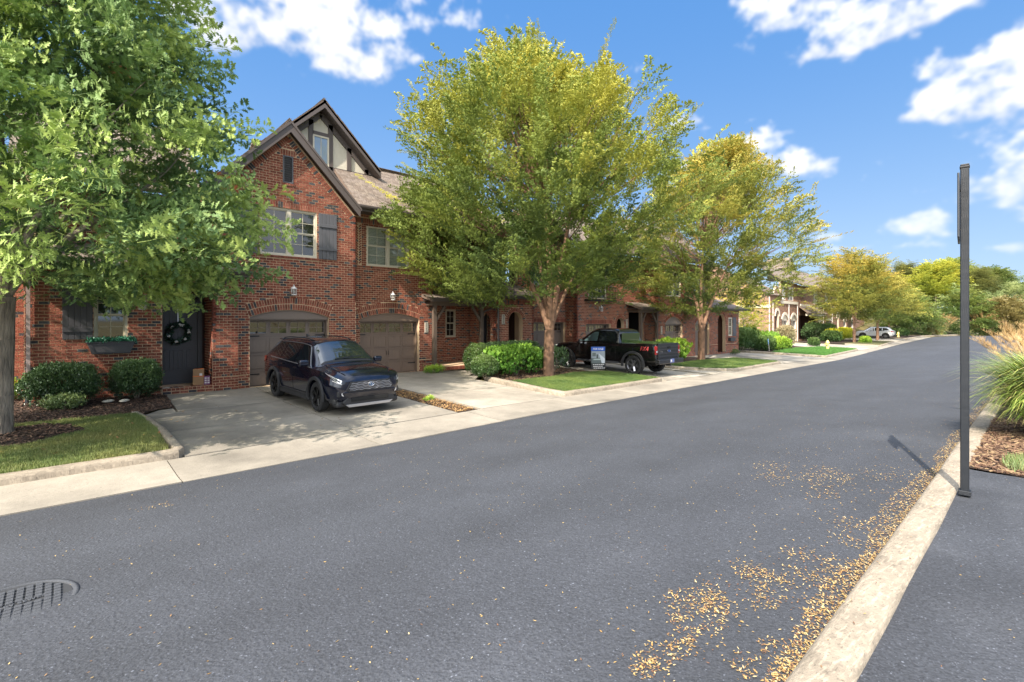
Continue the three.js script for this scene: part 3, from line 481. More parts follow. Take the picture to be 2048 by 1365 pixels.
function wallLamp(name, label, x, y, z, group) {                // a carriage lantern on the wall
  const t = thing(name, label, 'wall lamp', [x, y, z], 0, group), W = whitePaint;
  part(t, 'backplate', [rbox(.11, .17, .02, 0, .17, .01)], W); part(t, 'arm', [tube([[0, .2, .02], [0, .3, .06], [0, .33, .11], [0, .29, .14]], .01, 16, 6)], W);
  part(t, 'cap', [cyl(.085, .03, .06, 0, .235, .14, 10), cyl(.095, .095, .014, 0, .2, .14, 10), cyl(.02, .01, .05, 0, .285, .14, 8)], W);
  part(t, 'cage', [cyl(.075, .075, .014, 0, .012, .14, 10), cyl(.085, .085, .012, 0, 0, .14, 10), ...[0, 1, 2, 3, 4, 5].map((k) => cyl(.005, .005, .18, .075 * Math.cos(k * 1.047), .105, .14 + .075 * Math.sin(k * 1.047), 5))], W);
  part(t, 'glass', cyl(.066, .066, .178, 0, .108, .14, 12), phys({ color: lin(.8, .8, .78), roughness: .1, transmission: .9, thickness: 0 })); part(t, 'bulb', new THREE.SphereGeometry(.03, 10, 8).translate(0, .1, .14), mat({ color: lin(.75, .6, .4), roughness: .3 }));
  return t;
}
const FONT = await new FontLoader().loadAsync('fonts/droid/droid_serif_regular.typeface.json');
const SANS = await new FontLoader().loadAsync('fonts/droid/droid_sans_bold.typeface.json');
const text = (s, size, x, y, z, font = FONT, depth = .004) => { const g = new TextGeometry(s, { font, size, depth, curveSegments: 4 }); g.computeBoundingBox(); const b = g.boundingBox; return g.translate(x - (b.min.x + b.max.x) / 2, y - (b.min.y + b.max.y) / 2, z); };
function numberPlate(name, label, digits, x, y, z, w = .17, hh = .4) {   // digits stacked downwards
  const t = thing(name, label, 'house number', [x, y, z], 0);
  part(t, 'plate', rbox(w, hh, .025, 0, 0, .0125, .006), mat({ color: lin(.50, .46, .38), roughness: .8 }));
  digits.split('').forEach((d, i) => part(t, 'digit', text(d, hh * .26, 0, hh * (.31 - .31 * i), .0255), mat({ color: lin(.02, .02, .02) })));
  return t;
}
// sectional carriage-style garage door in the opening u0..u1, floor v0, head v1
function garageDoor(h, frame, u0, u1, v0, v1, m, o = {}) {
  const z = -(o.recess ?? .3), w = (u1 - u0) / 4, H = v1 - v0, sh = H / 4;
  const D = hp(h, frame, h, 'garage_door', [0, 1, 2, 3].map((k) => box(u1 - u0 - .01, sh - .006, .04, (u0 + u1) / 2, v0 + sh * (k + .5), z - .02)), m);
  for (let i = 0; i < 4; i++) {
    const a = u0 + w * i + .05, b = u0 + w * (i + 1) - .05;
    for (let k = 0; k < 3; k++) { const p = v0 + sh * k + .05, q = v0 + sh * (k + 1) - .05; const rim = [box(b - a, .024, .024, (a + b) / 2, p, z + .01), box(b - a, .024, .024, (a + b) / 2, q, z + .01), box(.024, q - p - .024, .024, a, (p + q) / 2, z + .01), box(.024, q - p - .024, .024, b, (p + q) / 2, z + .01)]; for (let g = 1; g < 5; g++) rim.push(box((b - a) / 5 - .03, q - p - .06, .006, a + (b - a) * (g - .0) / 5 - (b - a) / 10 + 0, (p + q) / 2, z + .002)); hp(h, frame, D, 'panel', rim, m); }
    const p = v0 + 3 * sh + .09, q = v1 - .05, fr = [box(b - a, .03, .022, (a + b) / 2, p, z + .01), box(b - a, .03, .022, (a + b) / 2, q, z + .01), box(.03, q - p - .03, .022, a, (p + q) / 2, z + .01), box(.03, q - p - .03, .022, b, (p + q) / 2, z + .01), box(.016, q - p - .03, .016, (a + b) / 2, (p + q) / 2, z + .009), box(b - a - .03, .016, .015, (a + b) / 2, (p + q) / 2, z + .009)];
    const g = hp(h, frame, D, 'window', fr, m); hp(h, frame, D, 'pane', box(b - a - .03, q - p - .03, .006, (a + b) / 2, (p + q) / 2, z + .004), o.glass ?? glassDark);
  }
  for (const [u, s] of [[u0, 1], [u1, -1]]) for (const v of [v0 + 3 * sh + .02, v0 + sh * .72]) hp(h, frame, D, 'strap_hinge', [box(.34, .035, .012, u + s * .18, v, z + .016), box(.03, .06, .014, u + s * .05, v, z + .017)], blackMetal);
  for (const s of [-1, 1]) hp(h, frame, D, 'handle', [tube([[(u0 + u1) / 2 + s * .045, v0 + sh * 1.45, z + .01], [(u0 + u1) / 2 + s * .045, v0 + sh * 1.5, z + .045], [(u0 + u1) / 2 + s * .045, v0 + sh * 1.7, z + .045], [(u0 + u1) / 2 + s * .045, v0 + sh * 1.75, z + .01]], .01, 12, 6)], blackMetal);
  hp(h, frame, h, 'garage_frame', [box(.06, H, .16, u0 - .0 - .03 + .03, v0 + H / 2, z + .09), box(.06, H, .16, u1, v0 + H / 2, z + .09), box(u1 - u0 + .06, .07, .2, (u0 + u1) / 2, v1 + .035, z + .1)], m);
  return D;
}
// the arched filler above a garage door
function archFill(h, frame, poly, v, m, z = -.1) { const a = poly.arc, pts = poly.slice(2).filter((p) => p[1] > v); const L = pts[pts.length - 1], R = pts[0]; const s = new THREE.Shape([[L[0], v], [R[0], v], ...pts].map((p) => new THREE.Vector2(...p))); return hp(h, frame, h, 'arch_panel', new THREE.ExtrudeGeometry(s, { depth: .05, bevelEnabled: false }).translate(0, 0, z - .05), m); }
// a roof plane: quad a,b (eave) c,d (top), given in the world, clad with shingles laid in courses
const shingleGeo = new THREE.BoxGeometry(1, .012, 1).translate(0, .006, 0);
function roofPlane(h, A, B, C, D, o = {}) {
  const a = V(...A), b = V(...B), c = V(...C), d = V(...D), ux = b.clone().sub(a), uy = d.clone().sub(a), n = ux.clone().cross(uy).normalize(); if (n.y < 0) n.negate();
  const g = new THREE.BufferGeometry(), p = [a, b, c, d].flatMap((q) => q.toArray()), p2 = [a, b, c, d].flatMap((q) => q.clone().addScaledVector(n, -.1).toArray());
  g.setAttribute('position', new THREE.Float32BufferAttribute([...p, ...p2], 3)); g.setIndex([0, 1, 2, 0, 2, 3, 4, 6, 5, 4, 7, 6, 0, 4, 5, 0, 5, 1, 1, 5, 6, 1, 6, 2, 2, 6, 7, 2, 7, 3, 3, 7, 4, 3, 4, 0]);
  const flat = g.toNonIndexed(); flat.computeVertexNormals();
  const m = part(h, 'roof', flat.applyMatrix4(h.inv), mat({ color: lin(.16, .115, .09), roughness: .95 }));
  const L = Math.max(ux.length(), c.clone().sub(d).length()), H = d.clone().sub(a).dot(uy.clone().normalize()), e = .14, list = [], r = h.rand;
  const X = ux.clone().normalize(), Y = X.clone().cross(n).normalize(); if (Y.dot(uy) < 0) Y.negate(); const basis = new THREE.Matrix4().makeBasis(X, n, X.clone().cross(n)), rot = new THREE.Quaternion().setFromRotationMatrix(basis), hh = uy.dot(Y), sA = uy.dot(X), sB = c.clone().sub(a).dot(X);
  const tilt = new THREE.Quaternion().setFromAxisAngle(X, (X.clone().cross(n).dot(Y) > 0 ? 1 : -1) * -.05);
  for (let k = 0; k * e < hh; k++) { const t = (k + .5) * e / hh, l = lerp(0, sA, t), q = lerp(ux.length(), sB, t); let u = l - r() * .3; while (u < q) { const w = .12 + .2 * r(), x0 = Math.max(u, l), x1 = Math.min(u + w, q); u += w; if (x1 - x0 < .03) continue; const pt = a.clone().addScaledVector(X, (x0 + x1) / 2).addScaledVector(Y, (k + .5) * e).addScaledVector(n, .004 + .008 * r()).applyMatrix4(h.inv); list.push([M4(pt, rot.clone().premultiply(tilt), V(x1 - x0 - .004, 1, e + .03)), (o.tones ?? SHINGLE)[r() * SHINGLE.length | 0]]); } }
  scatter(m, 'shingle_field', shingleGeo, shingle, list, o.near ?? 0, 'shingle', toneShingle);
  return m;
}
const shTones = new Map(), toneShingle = (c) => { const k = c.getHexString(); if (!shTones.has(k)) { const m = shingle.clone(); m.color.copy(c); shTones.set(k, m); } return shTones.get(k); };
const wbar = (h, parent, name, a, b, w, d, m) => part(parent, name, bar(a, b, w, d).applyMatrix4(h.inv), m);
function gutter(h, a, b, label) {                                // a K-style eaves gutter with its fascia, from a to b (world, along X)
  const L = Math.hypot(b[0] - a[0], b[2] - a[2]), ang = -Math.atan2(b[2] - a[2], b[0] - a[0]), s = new THREE.Shape([[0, 0], [.09, 0], [.125, .05], [.13, .11], [.118, .11], [.11, .055], [.085, .012], [.012, .012], [.012, .11], [0, .11]].map((p) => new THREE.Vector2(...p)));
  const g = new THREE.ExtrudeGeometry(s, { depth: L, bevelEnabled: false }).rotateY(-Math.PI / 2).scale(1, 1, 1); // local: profile x -> z, extrude -> -x
  g.rotateY(Math.PI).rotateY(0);
  const q = new THREE.ExtrudeGeometry(s, { depth: L, bevelEnabled: false }); q.applyMatrix4(new THREE.Matrix4().set(0, 0, 1, 0, 0, 1, 0, 0, 1, 0, 0, 0, 0, 0, 0, 1));
  const idx = q.index; q.rotateY(ang).translate(...a); const f = mergeGeometries([clean(flip(q))]); return part(h, 'gutter', f.applyMatrix4(h.inv), brownTrim, label);
}
function flip(g) { g = g.index ? g.toNonIndexed() : g; for (const k of Object.keys(g.attributes)) { const a = g.attributes[k], n = a.itemSize; for (let i = 0; i < a.count; i += 3) for (let c = 0; c < n; c++) { const t = a.array[(i + 1) * n + c]; a.array[(i + 1) * n + c] = a.array[(i + 2) * n + c]; a.array[(i + 2) * n + c] = t; } } g.computeVertexNormals(); return g; }
const downspout = (h, pts, m = brownTrim) => { const out = []; for (let i = 0; i < pts.length - 1; i++) out.push(bar(pts[i], pts[i + 1], .075, .06)); return part(h, 'downspout', merge(out).applyMatrix4(h.inv), m); };
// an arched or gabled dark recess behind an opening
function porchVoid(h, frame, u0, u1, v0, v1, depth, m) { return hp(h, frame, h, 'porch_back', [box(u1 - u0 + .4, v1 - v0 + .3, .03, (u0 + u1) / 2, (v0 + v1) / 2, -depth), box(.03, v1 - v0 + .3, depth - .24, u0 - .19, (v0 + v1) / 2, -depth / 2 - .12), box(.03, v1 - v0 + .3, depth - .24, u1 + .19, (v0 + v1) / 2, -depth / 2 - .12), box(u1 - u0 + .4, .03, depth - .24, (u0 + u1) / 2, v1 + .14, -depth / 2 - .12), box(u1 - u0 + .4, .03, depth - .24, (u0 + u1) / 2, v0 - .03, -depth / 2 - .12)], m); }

// ======== the first house: door wing, gabled garage front (number 322)
const A = house('brick_townhouse', 'red brick townhouse with steep gable, black front door and flower box', [3.5, -.2, -16.7]);
{
  const h = A, fw = plane(0, 0, -16.55), zw = [];
  const doorArch = archPoly(2.06, 3.27, .0, 2.54, .36), win0 = rect(.62, 1.30, 1.36, 2.70);
  archRing(h, fw, doorArch.arc, doorArch.arc.R, .2, zw); soldiers(h, fw, -.65, 3.95, 2.97, 3.16, zw); soldiers(h, fw, .62, 1.30, 2.70, 2.9, zw); soldiers(h, fw, -.65, 2.06, .235, .30, zw, .02); soldiers(h, fw, 3.27, 3.95, .235, .30, zw, .02); soldiers(h, fw, .60, 1.32, 1.29, 1.36, zw, .03);
  const w = wall(h, h, fw, rect(-.65, 3.95, -.42, 3.2), [doorArch, win0], zw);
  // side of the door wing and of the house behind it, facing the sun
  const fs = plane(-.65, 0, -30, -Math.PI / 2);
  wall(h, h, fs, rect(0, 13.45, -.42, 5.6), [], [rect(12.2, 13.5, 3.2, 5.7)], { thick: .2, phase: .05 });
  // recess of the front door
  const rs = plane(3.27, 0, -16.56, Math.PI * 1.5), rl = plane(2.06, 0, -17.6, Math.PI / 2);
  wall(h, h, plane(3.27, 0, -17.62, -Math.PI / 2), rect(0, 1.07, 0, 2.75), [], [], { thick: .1, name: 'reveal' });
  wall(h, h, plane(2.06, 0, -16.56, Math.PI / 2), rect(0, 1.06, 0, 2.75), [], [], { thick: .1, name: 'reveal' });
  part(h, 'porch_ceiling', box(1.4, .04, 1.1, 2.66, 2.93, -17.25).applyMatrix4(h.inv), brownTrim);
  // brick step
  const fst = plane(0, 0, -16.5); hp(h, fst, h, 'step', [box(1.24, .18, 1.2, 2.665, -.085, -.6), box(1.24, .24, .1, 2.665, -.3, -.06)], mortar);
  soldiers(h, fst, 2.06, 3.27, -.075, .005, null, .012, .08, .105); for (let u = 2.06; u < 3.25; u += .203) addBrick(h, fst, u + .1, -.12, .19, .066, 0, .1, .012);
  { const top = new THREE.Matrix4().makeRotationX(-Math.PI / 2); top.setPosition(0, .007, -16.5); for (let k = 0; k < 9; k++) addBrick(h, top, 2.06 + .07 + k * .134, .105, .122, .19, 0, .08, .002); for (let k = 0; k < 9; k++) addBrick(h, top, 2.06 + .07 + k * .134, .31, .122, .19, 0, .08, .002); }
  // front door
  const fd = plane(2.02, 0, -17.62), D = hp(h, fd, h, 'front_door', [box(1.0, 2.52, .05, .55, 1.28, 0)], charcoal, 'charcoal front door with arched plank panel'); 
  hp(h, fd, D, 'door_frame', [box(.1, 2.62, .12, .0, 1.31, .03), box(.12, 2.62, .12, 1.11, 1.31, .03), box(1.3, .12, .12, .55, 2.64, .03), box(1.3, .04, .14, .55, .005, .03)], charcoal);
  for (const [v0, v1, arch] of [[.42, 1.02, 0], [1.28, 2.28, 1]]) { const rim = [box(.66, .03, .03, .55, v0, .03), box(.03, v1 - v0, .03, .23, (v0 + v1) / 2, .03), box(.03, v1 - v0, .03, .87, (v0 + v1) / 2, .03)]; rim.push(arch ? tube([[.23, v1, .03], [.38, v1 + .07, .03], [.55, v1 + .1, .03], [.72, v1 + .07, .03], [.87, v1, .03]], .016, 20, 6) : box(.66, .03, .03, .55, v1, .03)); hp(h, fd, D, 'panel_rim', rim, charcoal); for (let k = 0; k < 6; k++) hp(h, fd, D, 'plank', rbox(.092, v1 - v0 - .05, .014, .285 + .106 * k, (v0 + v1) / 2, .03, .004), charcoal); }
  hp(h, fd, D, 'deadbolt', [cyl(.035, .035, .03, 0, 0, 0, 14).rotateX(Math.PI / 2).translate(.11, 1.16, .04)], mat({ color: lin(.45, .45, .47), roughness: .3, metalness: .8 })); hp(h, fd, D, 'handle', [rbox(.05, .4, .02, .11, .82, .035), tube([[.11, .96, .04], [.11, .93, .09], [.11, .78, .09], [.11, .72, .04]], .012, 12, 6)], blackMetal); hp(h, fd, D, 'keypad', rbox(.04, .12, .03, .03, 1.14, .1, .006), whitePaint);
  // flat window by the shutter
  windowUnit(h, fw, .62, 1.30, 1.36, 2.70, 1, { frame: tanFrame, recess: .05 });
  shutter(h, fw, .02, .60, 1.42, 2.72, [1.66, 2.45], charcoal, 'wide dark plank shutter left of the small window');
  // wing roof, soffit, gutter, and the upper wall behind it
  roofPlane(h, [-1.0, 3.32, -16.2], [4.15, 3.32, -16.2], [3.9, 4.0, -17.75], [-1.0, 4.0, -17.75], {}); part(h, 'soffit', box(5.15, .04, .42, 1.575, 3.2, -16.37).applyMatrix4(h.inv), brownTrim); part(h, 'fascia', [box(5.15, .17, .03, 1.575, 3.27, -16.17), box(.03, .2, .36, 4.15, 3.26, -16.37)].map((g) => g.applyMatrix4(h.inv)), brownTrim); gutter(h, [-1.0, 3.26, -16.15], [4.2, 3.26, -16.15]);
  const fu = plane(0, 0, -17.7); wall(h, h, fu, rect(-.65, 3.1, 3.85, 5.6), [rect(.9, 2.2, 4.2, 5.3)], []); windowUnit(h, fu, .9, 2.2, 4.2, 5.3, 2);
  roofPlane(h, [-1, 5.65, -17.3], [3.2, 5.65, -17.3], [3.2, 8.5, -20.7], [-1, 8.5, -20.7], {});
  wall(h, h, plane(0, 0, -18.1), rect(-5, -.66, -.42, 5.6), [], [], { name: 'rear_wing', thick: .15 });
  // gabled garage front
  const fg = plane(0, 0, -16.65), z = [], g1 = archPoly(4.29, 6.75, -.18, 2.0, .23), win = rect(4.57, 6.35, 3.98, 5.51), vent = rect(5.26, 5.58, 6.34, 7.22);
  archRing(h, fg, g1.arc, g1.arc.R, .2, z, .05); archRing(h, fg, g1.arc, g1.arc.R + .205, .205, z, .08);
  soldiers(h, fg, 4.57, 6.35, 5.51, 5.72, z); soldiers(h, fg, 4.5, 6.42, 3.90, 3.98, z, .04, .02); soldiers(h, fg, 5.18, 5.66, 7.22, 7.42, z); soldiers(h, fg, 5.2, 5.64, 6.26, 6.34, z, .03); soldiers(h, fg, 3.95, 4.29, .235, .30, z, .02); soldiers(h, fg, 6.75, 7.73, .235, .30, z, .02);
  for (const s of [-1, 1]) {                                     // rake bricks under the gable boards
    const P0 = [5.42 + s * 2.31, 5.52], P1 = [5.42, 7.93], L = Math.hypot(P1[0] - P0[0], P1[1] - P0[1]), dx = (P1[0] - P0[0]) / L, dy = (P1[1] - P0[1]) / L, nx = s > 0 ? -dy : dy, ny = s > 0 ? dx : -dx, n = Math.round(L / .08);
    for (let k = 0; k < n - 1; k++) { const t = (k + .5) * L / n; addBrick(h, fg, P0[0] + dx * t + nx * .1 * 1, P0[1] + dy * t + ny * -.1 * (s > 0 ? -1 : -1) * (s > 0 ? 1 : 1) * (s > 0 ? 1 : 1), L / n - .012, .19, Math.atan2(dy, dx), .2, .012); }
    z.push([[P0[0], P0[1] + .05], [P1[0], P1[1] + .05], [P1[0], P1[1] - .29], [P0[0] - s * .2, P0[1] - .06]]);
  }
  const mainWall = wall(h, h, fg, [[3.95, -.42], [7.73, -.42], [7.73, 5.6], [5.42, 8.0], [3.11, 5.6], [3.11, 3.3], [3.95, 3.3]], [g1, win, vent], z);
  wall(h, h, plane(7.73, 0, -16.65, Math.PI / 2), rect(0, .9, -.42, 5.6), [], [], { thick: .1 });
  wall(h, h, plane(3.11, 0, -17.7, -Math.PI / 2), rect(0, 1.05, 3.3, 5.6), [], [], { thick: .1 });
  windowUnit(h, fg, 4.57, 6.35, 3.98, 5.51, 2, { recess: .075 });
  shutter(h, fg, 6.40, 7.02, 3.97, 5.51, [4.32, 5.10], shutterGrey, 'grey plank shutter right of the gable window'); shutter(h, fg, 3.90, 4.52, 3.97, 5.51, [4.32, 5.10], shutterGrey, 'grey plank shutter left of the gable window, half behind oak leaves');
  const V0 = hp(h, fg, h, 'gable_vent', [box(.32, .04, .08, 5.42, 6.36, -.02), box(.32, .04, .08, 5.42, 7.2, -.02), box(.04, .8, .08, 5.28, 6.78, -.02), box(.04, .8, .08, 5.56, 6.78, -.02), box(.3, .86, .02, 5.42, 6.78, -.09)], shutterGrey, 'grey louvred vent high in the gable'); for (let k = 0; k < 11; k++) hp(h, fg, V0, 'slat', bxTilt(.24, .07, .012, 5.42, 6.42 + k * .072, -.03, .75), shutterGrey);
  garageDoor(h, fg, 4.29, 6.75, -.18, 1.9, greyDoor, {}); archFill(h, fg, g1, 1.94, greyDoor, -.06);
  // gable boards and roof
  const pk = [5.42, 8.27], ov = -16.38;
  for (const s of [-1, 1]) {
    const ex = 5.42 + s * 2.36, ey = 5.80;
    const shp = new THREE.Shape([[5.42, 8.22], [ex, ey], [ex - s * .02, ey - .27], [5.42, 7.92]].map((p) => new THREE.Vector2(...p)));
    const g = new THREE.ExtrudeGeometry(shp, { depth: .04, bevelEnabled: false }).translate(0, 0, ov - .02); const shp2 = new THREE.Shape([[5.42, 8.28], [ex + s * .03, ey + .02], [ex + s * .03, ey - .07], [5.42, 8.19]].map((p) => new THREE.Vector2(...p))), g2 = new THREE.ExtrudeGeometry(shp2, { depth: .03, bevelEnabled: false }).translate(0, 0, ov + .022);
    part(h, 'rake_board', [g, g2].map((q) => (s > 0 ? flip(q) : clean(q)).applyMatrix4(h.inv)), brownTrim);
    part(h, 'soffit', bar([5.42 + s * .02, 8.02, ov - .13], [ex, ey - .16, ov - .13], .03, .26).applyMatrix4(h.inv), brownTrim);
    roofPlane(h, s > 0 ? [ex + .03, ey + .03, ov] : [ex - .03, ey + .03, -20.5], s > 0 ? [ex + .03, ey + .03, -20.5] : [ex - .03, ey + .03, ov], s > 0 ? [5.42, 8.3, -20.5] : [5.42, 8.3, ov], s > 0 ? [5.42, 8.3, ov] : [5.42, 8.3, -20.5], {});
  }
  // sunlit rainwater pipe on the near corner
  downspout(h, [[-.58, 3.25, -16.46], [-.58, -.02, -16.46]], pinkMetal);
  part(h, 'drain_boot', [cyl(.075, .055, .35, -.58, -.07, -16.44, 10)].map((g) => g.applyMatrix4(h.inv)), blackMetal);
  part(h, 'house_body', [box(8.2, 5.9, .1, 3.5, 2.6, -17.76), box(3.6, 3.2, .1, 5.75, 1.4, -17.2), box(.1, 2.9, 1.1, 1.95, 1.3, -17.2), box(.1, 2.9, 1.1, 3.4, 1.3, -17.2), box(1.5, .5, .1, 2.66, 2.85, -17.68), box(8.3, 5.8, .1, 3.5, 2.6, -25)].map((g) => g.applyMatrix4(h.inv)), mat({ color: lin(.1, .05, .04) }));
  finishBricks(h, mainWall, 300);
}
// ======== the second house (320): flat front with herringbone panels, half-timbered dormer
const B = house('brick_townhouse', 'red brick townhouse with herringbone panels and half-timbered dormer', [9.4, -.2, -17.05]);
{
  const h = B, f = plane(0, 0, -17.4), z = [], g2 = archPoly(8.24, 10.79, -.2, 1.94, .235), win = rect(8.50, 10.31, 3.97, 5.50);
  archRing(h, f, g2.arc, g2.arc.R, .2, z, .1); archRing(h, f, g2.arc, g2.arc.R + .205, .205, z, .14);
  soldiers(h, f, 7.5, 11.46, 5.54, 5.75, z); soldiers(h, f, 7.5, 11.46, 3.875, 3.955, z, .02, .05); herringbone(h, f, 7.9, 8.29, 3.97, 5.53, z); herringbone(h, f, 10.54, 10.93, 3.97, 5.53, z); soldiers(h, f, 7.5, 8.24, .2, .265, z, .02); soldiers(h, f, 10.79, 11.46, .2, .265, z, .02);
  const w = wall(h, h, f, rect(7.5, 11.46, -.42, 5.95), [g2, win], z, { phase: .06 });
  wall(h, h, plane(11.46, 0, -17.4, Math.PI / 2), rect(0, 1.3, -.42, 5.95), [], [], { thick: .1 });
  windowUnit(h, f, 8.50, 10.31, 3.97, 5.50, 2, { glass: glassClear, blinds: true, recess: .05 });
  garageDoor(h, f, 8.24, 10.79, -.2, 1.84, brownDoor, {}); archFill(h, f, g2, 1.88, brownDoor, -.06);
  part(h, 'soffit', box(3.9, .04, .9, 9.7, 5.9, -16.96).applyMatrix4(h.inv), brownTrim); part(h, 'fascia', box(3.9, .2, .03, 9.7, 5.9, -16.53).applyMatrix4(h.inv), brownTrim); gutter(h, [7.76, 5.88, -16.51], [11.7, 5.88, -16.51]);
  roofPlane(h, [7.74, 6.0, -16.5], [14.0, 6.0, -16.5], [14.0, 8.25, -19.2], [7.74, 8.25, -19.2], { near: 200 });
  roofPlane(h, [14.0, 6.0, -21.9], [5, 6.0, -21.9], [5, 8.25, -19.2], [14.0, 8.25, -19.2], {});
  // dormer
  const fd = plane(0, 0, -18.6), cx = 7.22, ap = 9.72, ey = 7.58, hw = 2.05, D = hp(h, fd, h, 'dormer', (() => { const s = new THREE.Shape([[cx - hw, 7.0], [cx + hw, 7.0], [cx + hw, 7.75], [cx, ap], [cx - hw, 7.75]].map((p) => new THREE.Vector2(...p))); return new THREE.ExtrudeGeometry(s, { depth: 1.6, bevelEnabled: false }).translate(0, 0, -1.6); })(), stucco, 'half-timbered dormer with cream panels above the shingles');
  const tb = (a, b, w = .17) => bar([a[0], a[1], .03], [b[0], b[1], .03], w, .06), sl = (ap - 7.75) / hw;
  for (const g of [tb([cx - hw, 7.66], [cx + hw, 7.66], .2), tb([cx - .36, 7.6], [cx - .36, ap - .36 * sl]), tb([cx + .38, 7.6], [cx + .38, ap - .38 * sl]), tb([cx + 1.12, 7.6], [cx + 1.12, ap - 1.12 * sl]), tb([cx - 1.12, 7.6], [cx - 1.12, ap - 1.12 * sl]), tb([cx + 1.84, 7.6], [cx + 1.84, ap - 1.84 * sl]), tb([cx - .3, 8.92], [cx + .3, 8.92], .14), tb([cx - hw, 7.72], [cx, ap - .06], .2), tb([cx + hw, 7.72], [cx, ap - .06], .2)]) hp(h, fd, D, 'timber', g, brownTrim);
  const dw = hp(h, fd, D, 'dormer_window', [box(.6, .06, .07, cx + .01, 8.82, .03), box(.06, 1.1, .07, cx - .27, 8.25, .03), box(.06, 1.1, .07, cx + .28, 8.25, .03), box(.02, 1.1, .05, cx + .01, 8.25, .03)], cream); hp(h, fd, D, 'pane', box(.5, 1.08, .03, cx + .01, 8.26, .02), phys({ color: lin(.25, .32, .40), roughness: .06, ior: 2.2 }));
  for (const s of [-1, 1]) {
    const A0 = [cx, ap + .33], E0 = [cx + s * (hw + .22), ap + .33 - sl * (hw + .22)], shp = new THREE.Shape([A0, E0, [E0[0], E0[1] - .24], [cx, A0[1] - .26]].map((p) => new THREE.Vector2(...p))), g = new THREE.ExtrudeGeometry(shp, { depth: .04, bevelEnabled: false }).translate(0, 0, .42); hp(h, fd, D, 'rake_board', s > 0 ? flip(g) : clean(g), brownTrim);
    hp(h, fd, D, 'soffit', bar([cx, A0[1] - .25, .22], [E0[0], E0[1] - .23, .22], .03, .42), brownTrim);
    roofPlane(h, s > 0 ? [E0[0], E0[1] + .02, -18.14] : [E0[0], E0[1] + .02, -21.5], s > 0 ? [E0[0], E0[1] + .02, -21.5] : [E0[0], E0[1] + .02, -18.14], s > 0 ? [cx, A0[1] + .04, -21.5] : [cx, A0[1] + .04, -18.14], s > 0 ? [cx, A0[1] + .04, -18.14] : [cx, A0[1] + .04, -21.5], {});
  }
  finishBricks(h, w, 300);
}
// timber porch: posts, braces, beam, shed roof
function timberPorch(h, x0, x1, zf, zb, yb, yt, floor, back) {
  const wood = mat({ color: lin(.115, .082, .060), roughness: .75, bumpMap: withRep(grain, 2), bumpScale: .004 });
  for (const x of [x0 + .08, x1 - .08]) { const s = x < (x0 + x1) / 2 ? 1 : -1; wbar(h, h, 'porch_post', [x, floor, zf], [x, yb, zf], .15, .15, wood); wbar(h, h, 'brace', [x + s * .05, yb - .62, zf], [x + s * .5, yb - .04, zf], .11, .1, wood); wbar(h, h, 'rafter', [x, yb + .08, zf], [x, yb + .08, zb], .15, .12, wood); }
  wbar(h, h, 'porch_beam', [x0 - .1, yb + .1, zf], [x1 + .1, yb + .1, zf], .2, .16, wood);
  roofPlane(h, [x0 - .22, yb + .24, zf + .32], [x1 + .3, yb + .24, zf + .32], [x1 + .3, yt, zb], [x0 - .22, yt, zb], {});
  part(h, 'porch_ceiling', box(x1 - x0 + .3, .03, zf - zb, (x0 + x1) / 2, yb + .23, (zf + zb) / 2).applyMatrix4(h.inv), brownTrim); part(h, 'fascia', box(x1 - x0 + .5, .13, .03, (x0 + x1) / 2, yb + .22, zf + .33).applyMatrix4(h.inv), brownTrim); gutter(h, [x0 - .2, yb + .2, zf + .35], [x1 + .3, yb + .2, zf + .35]);
}
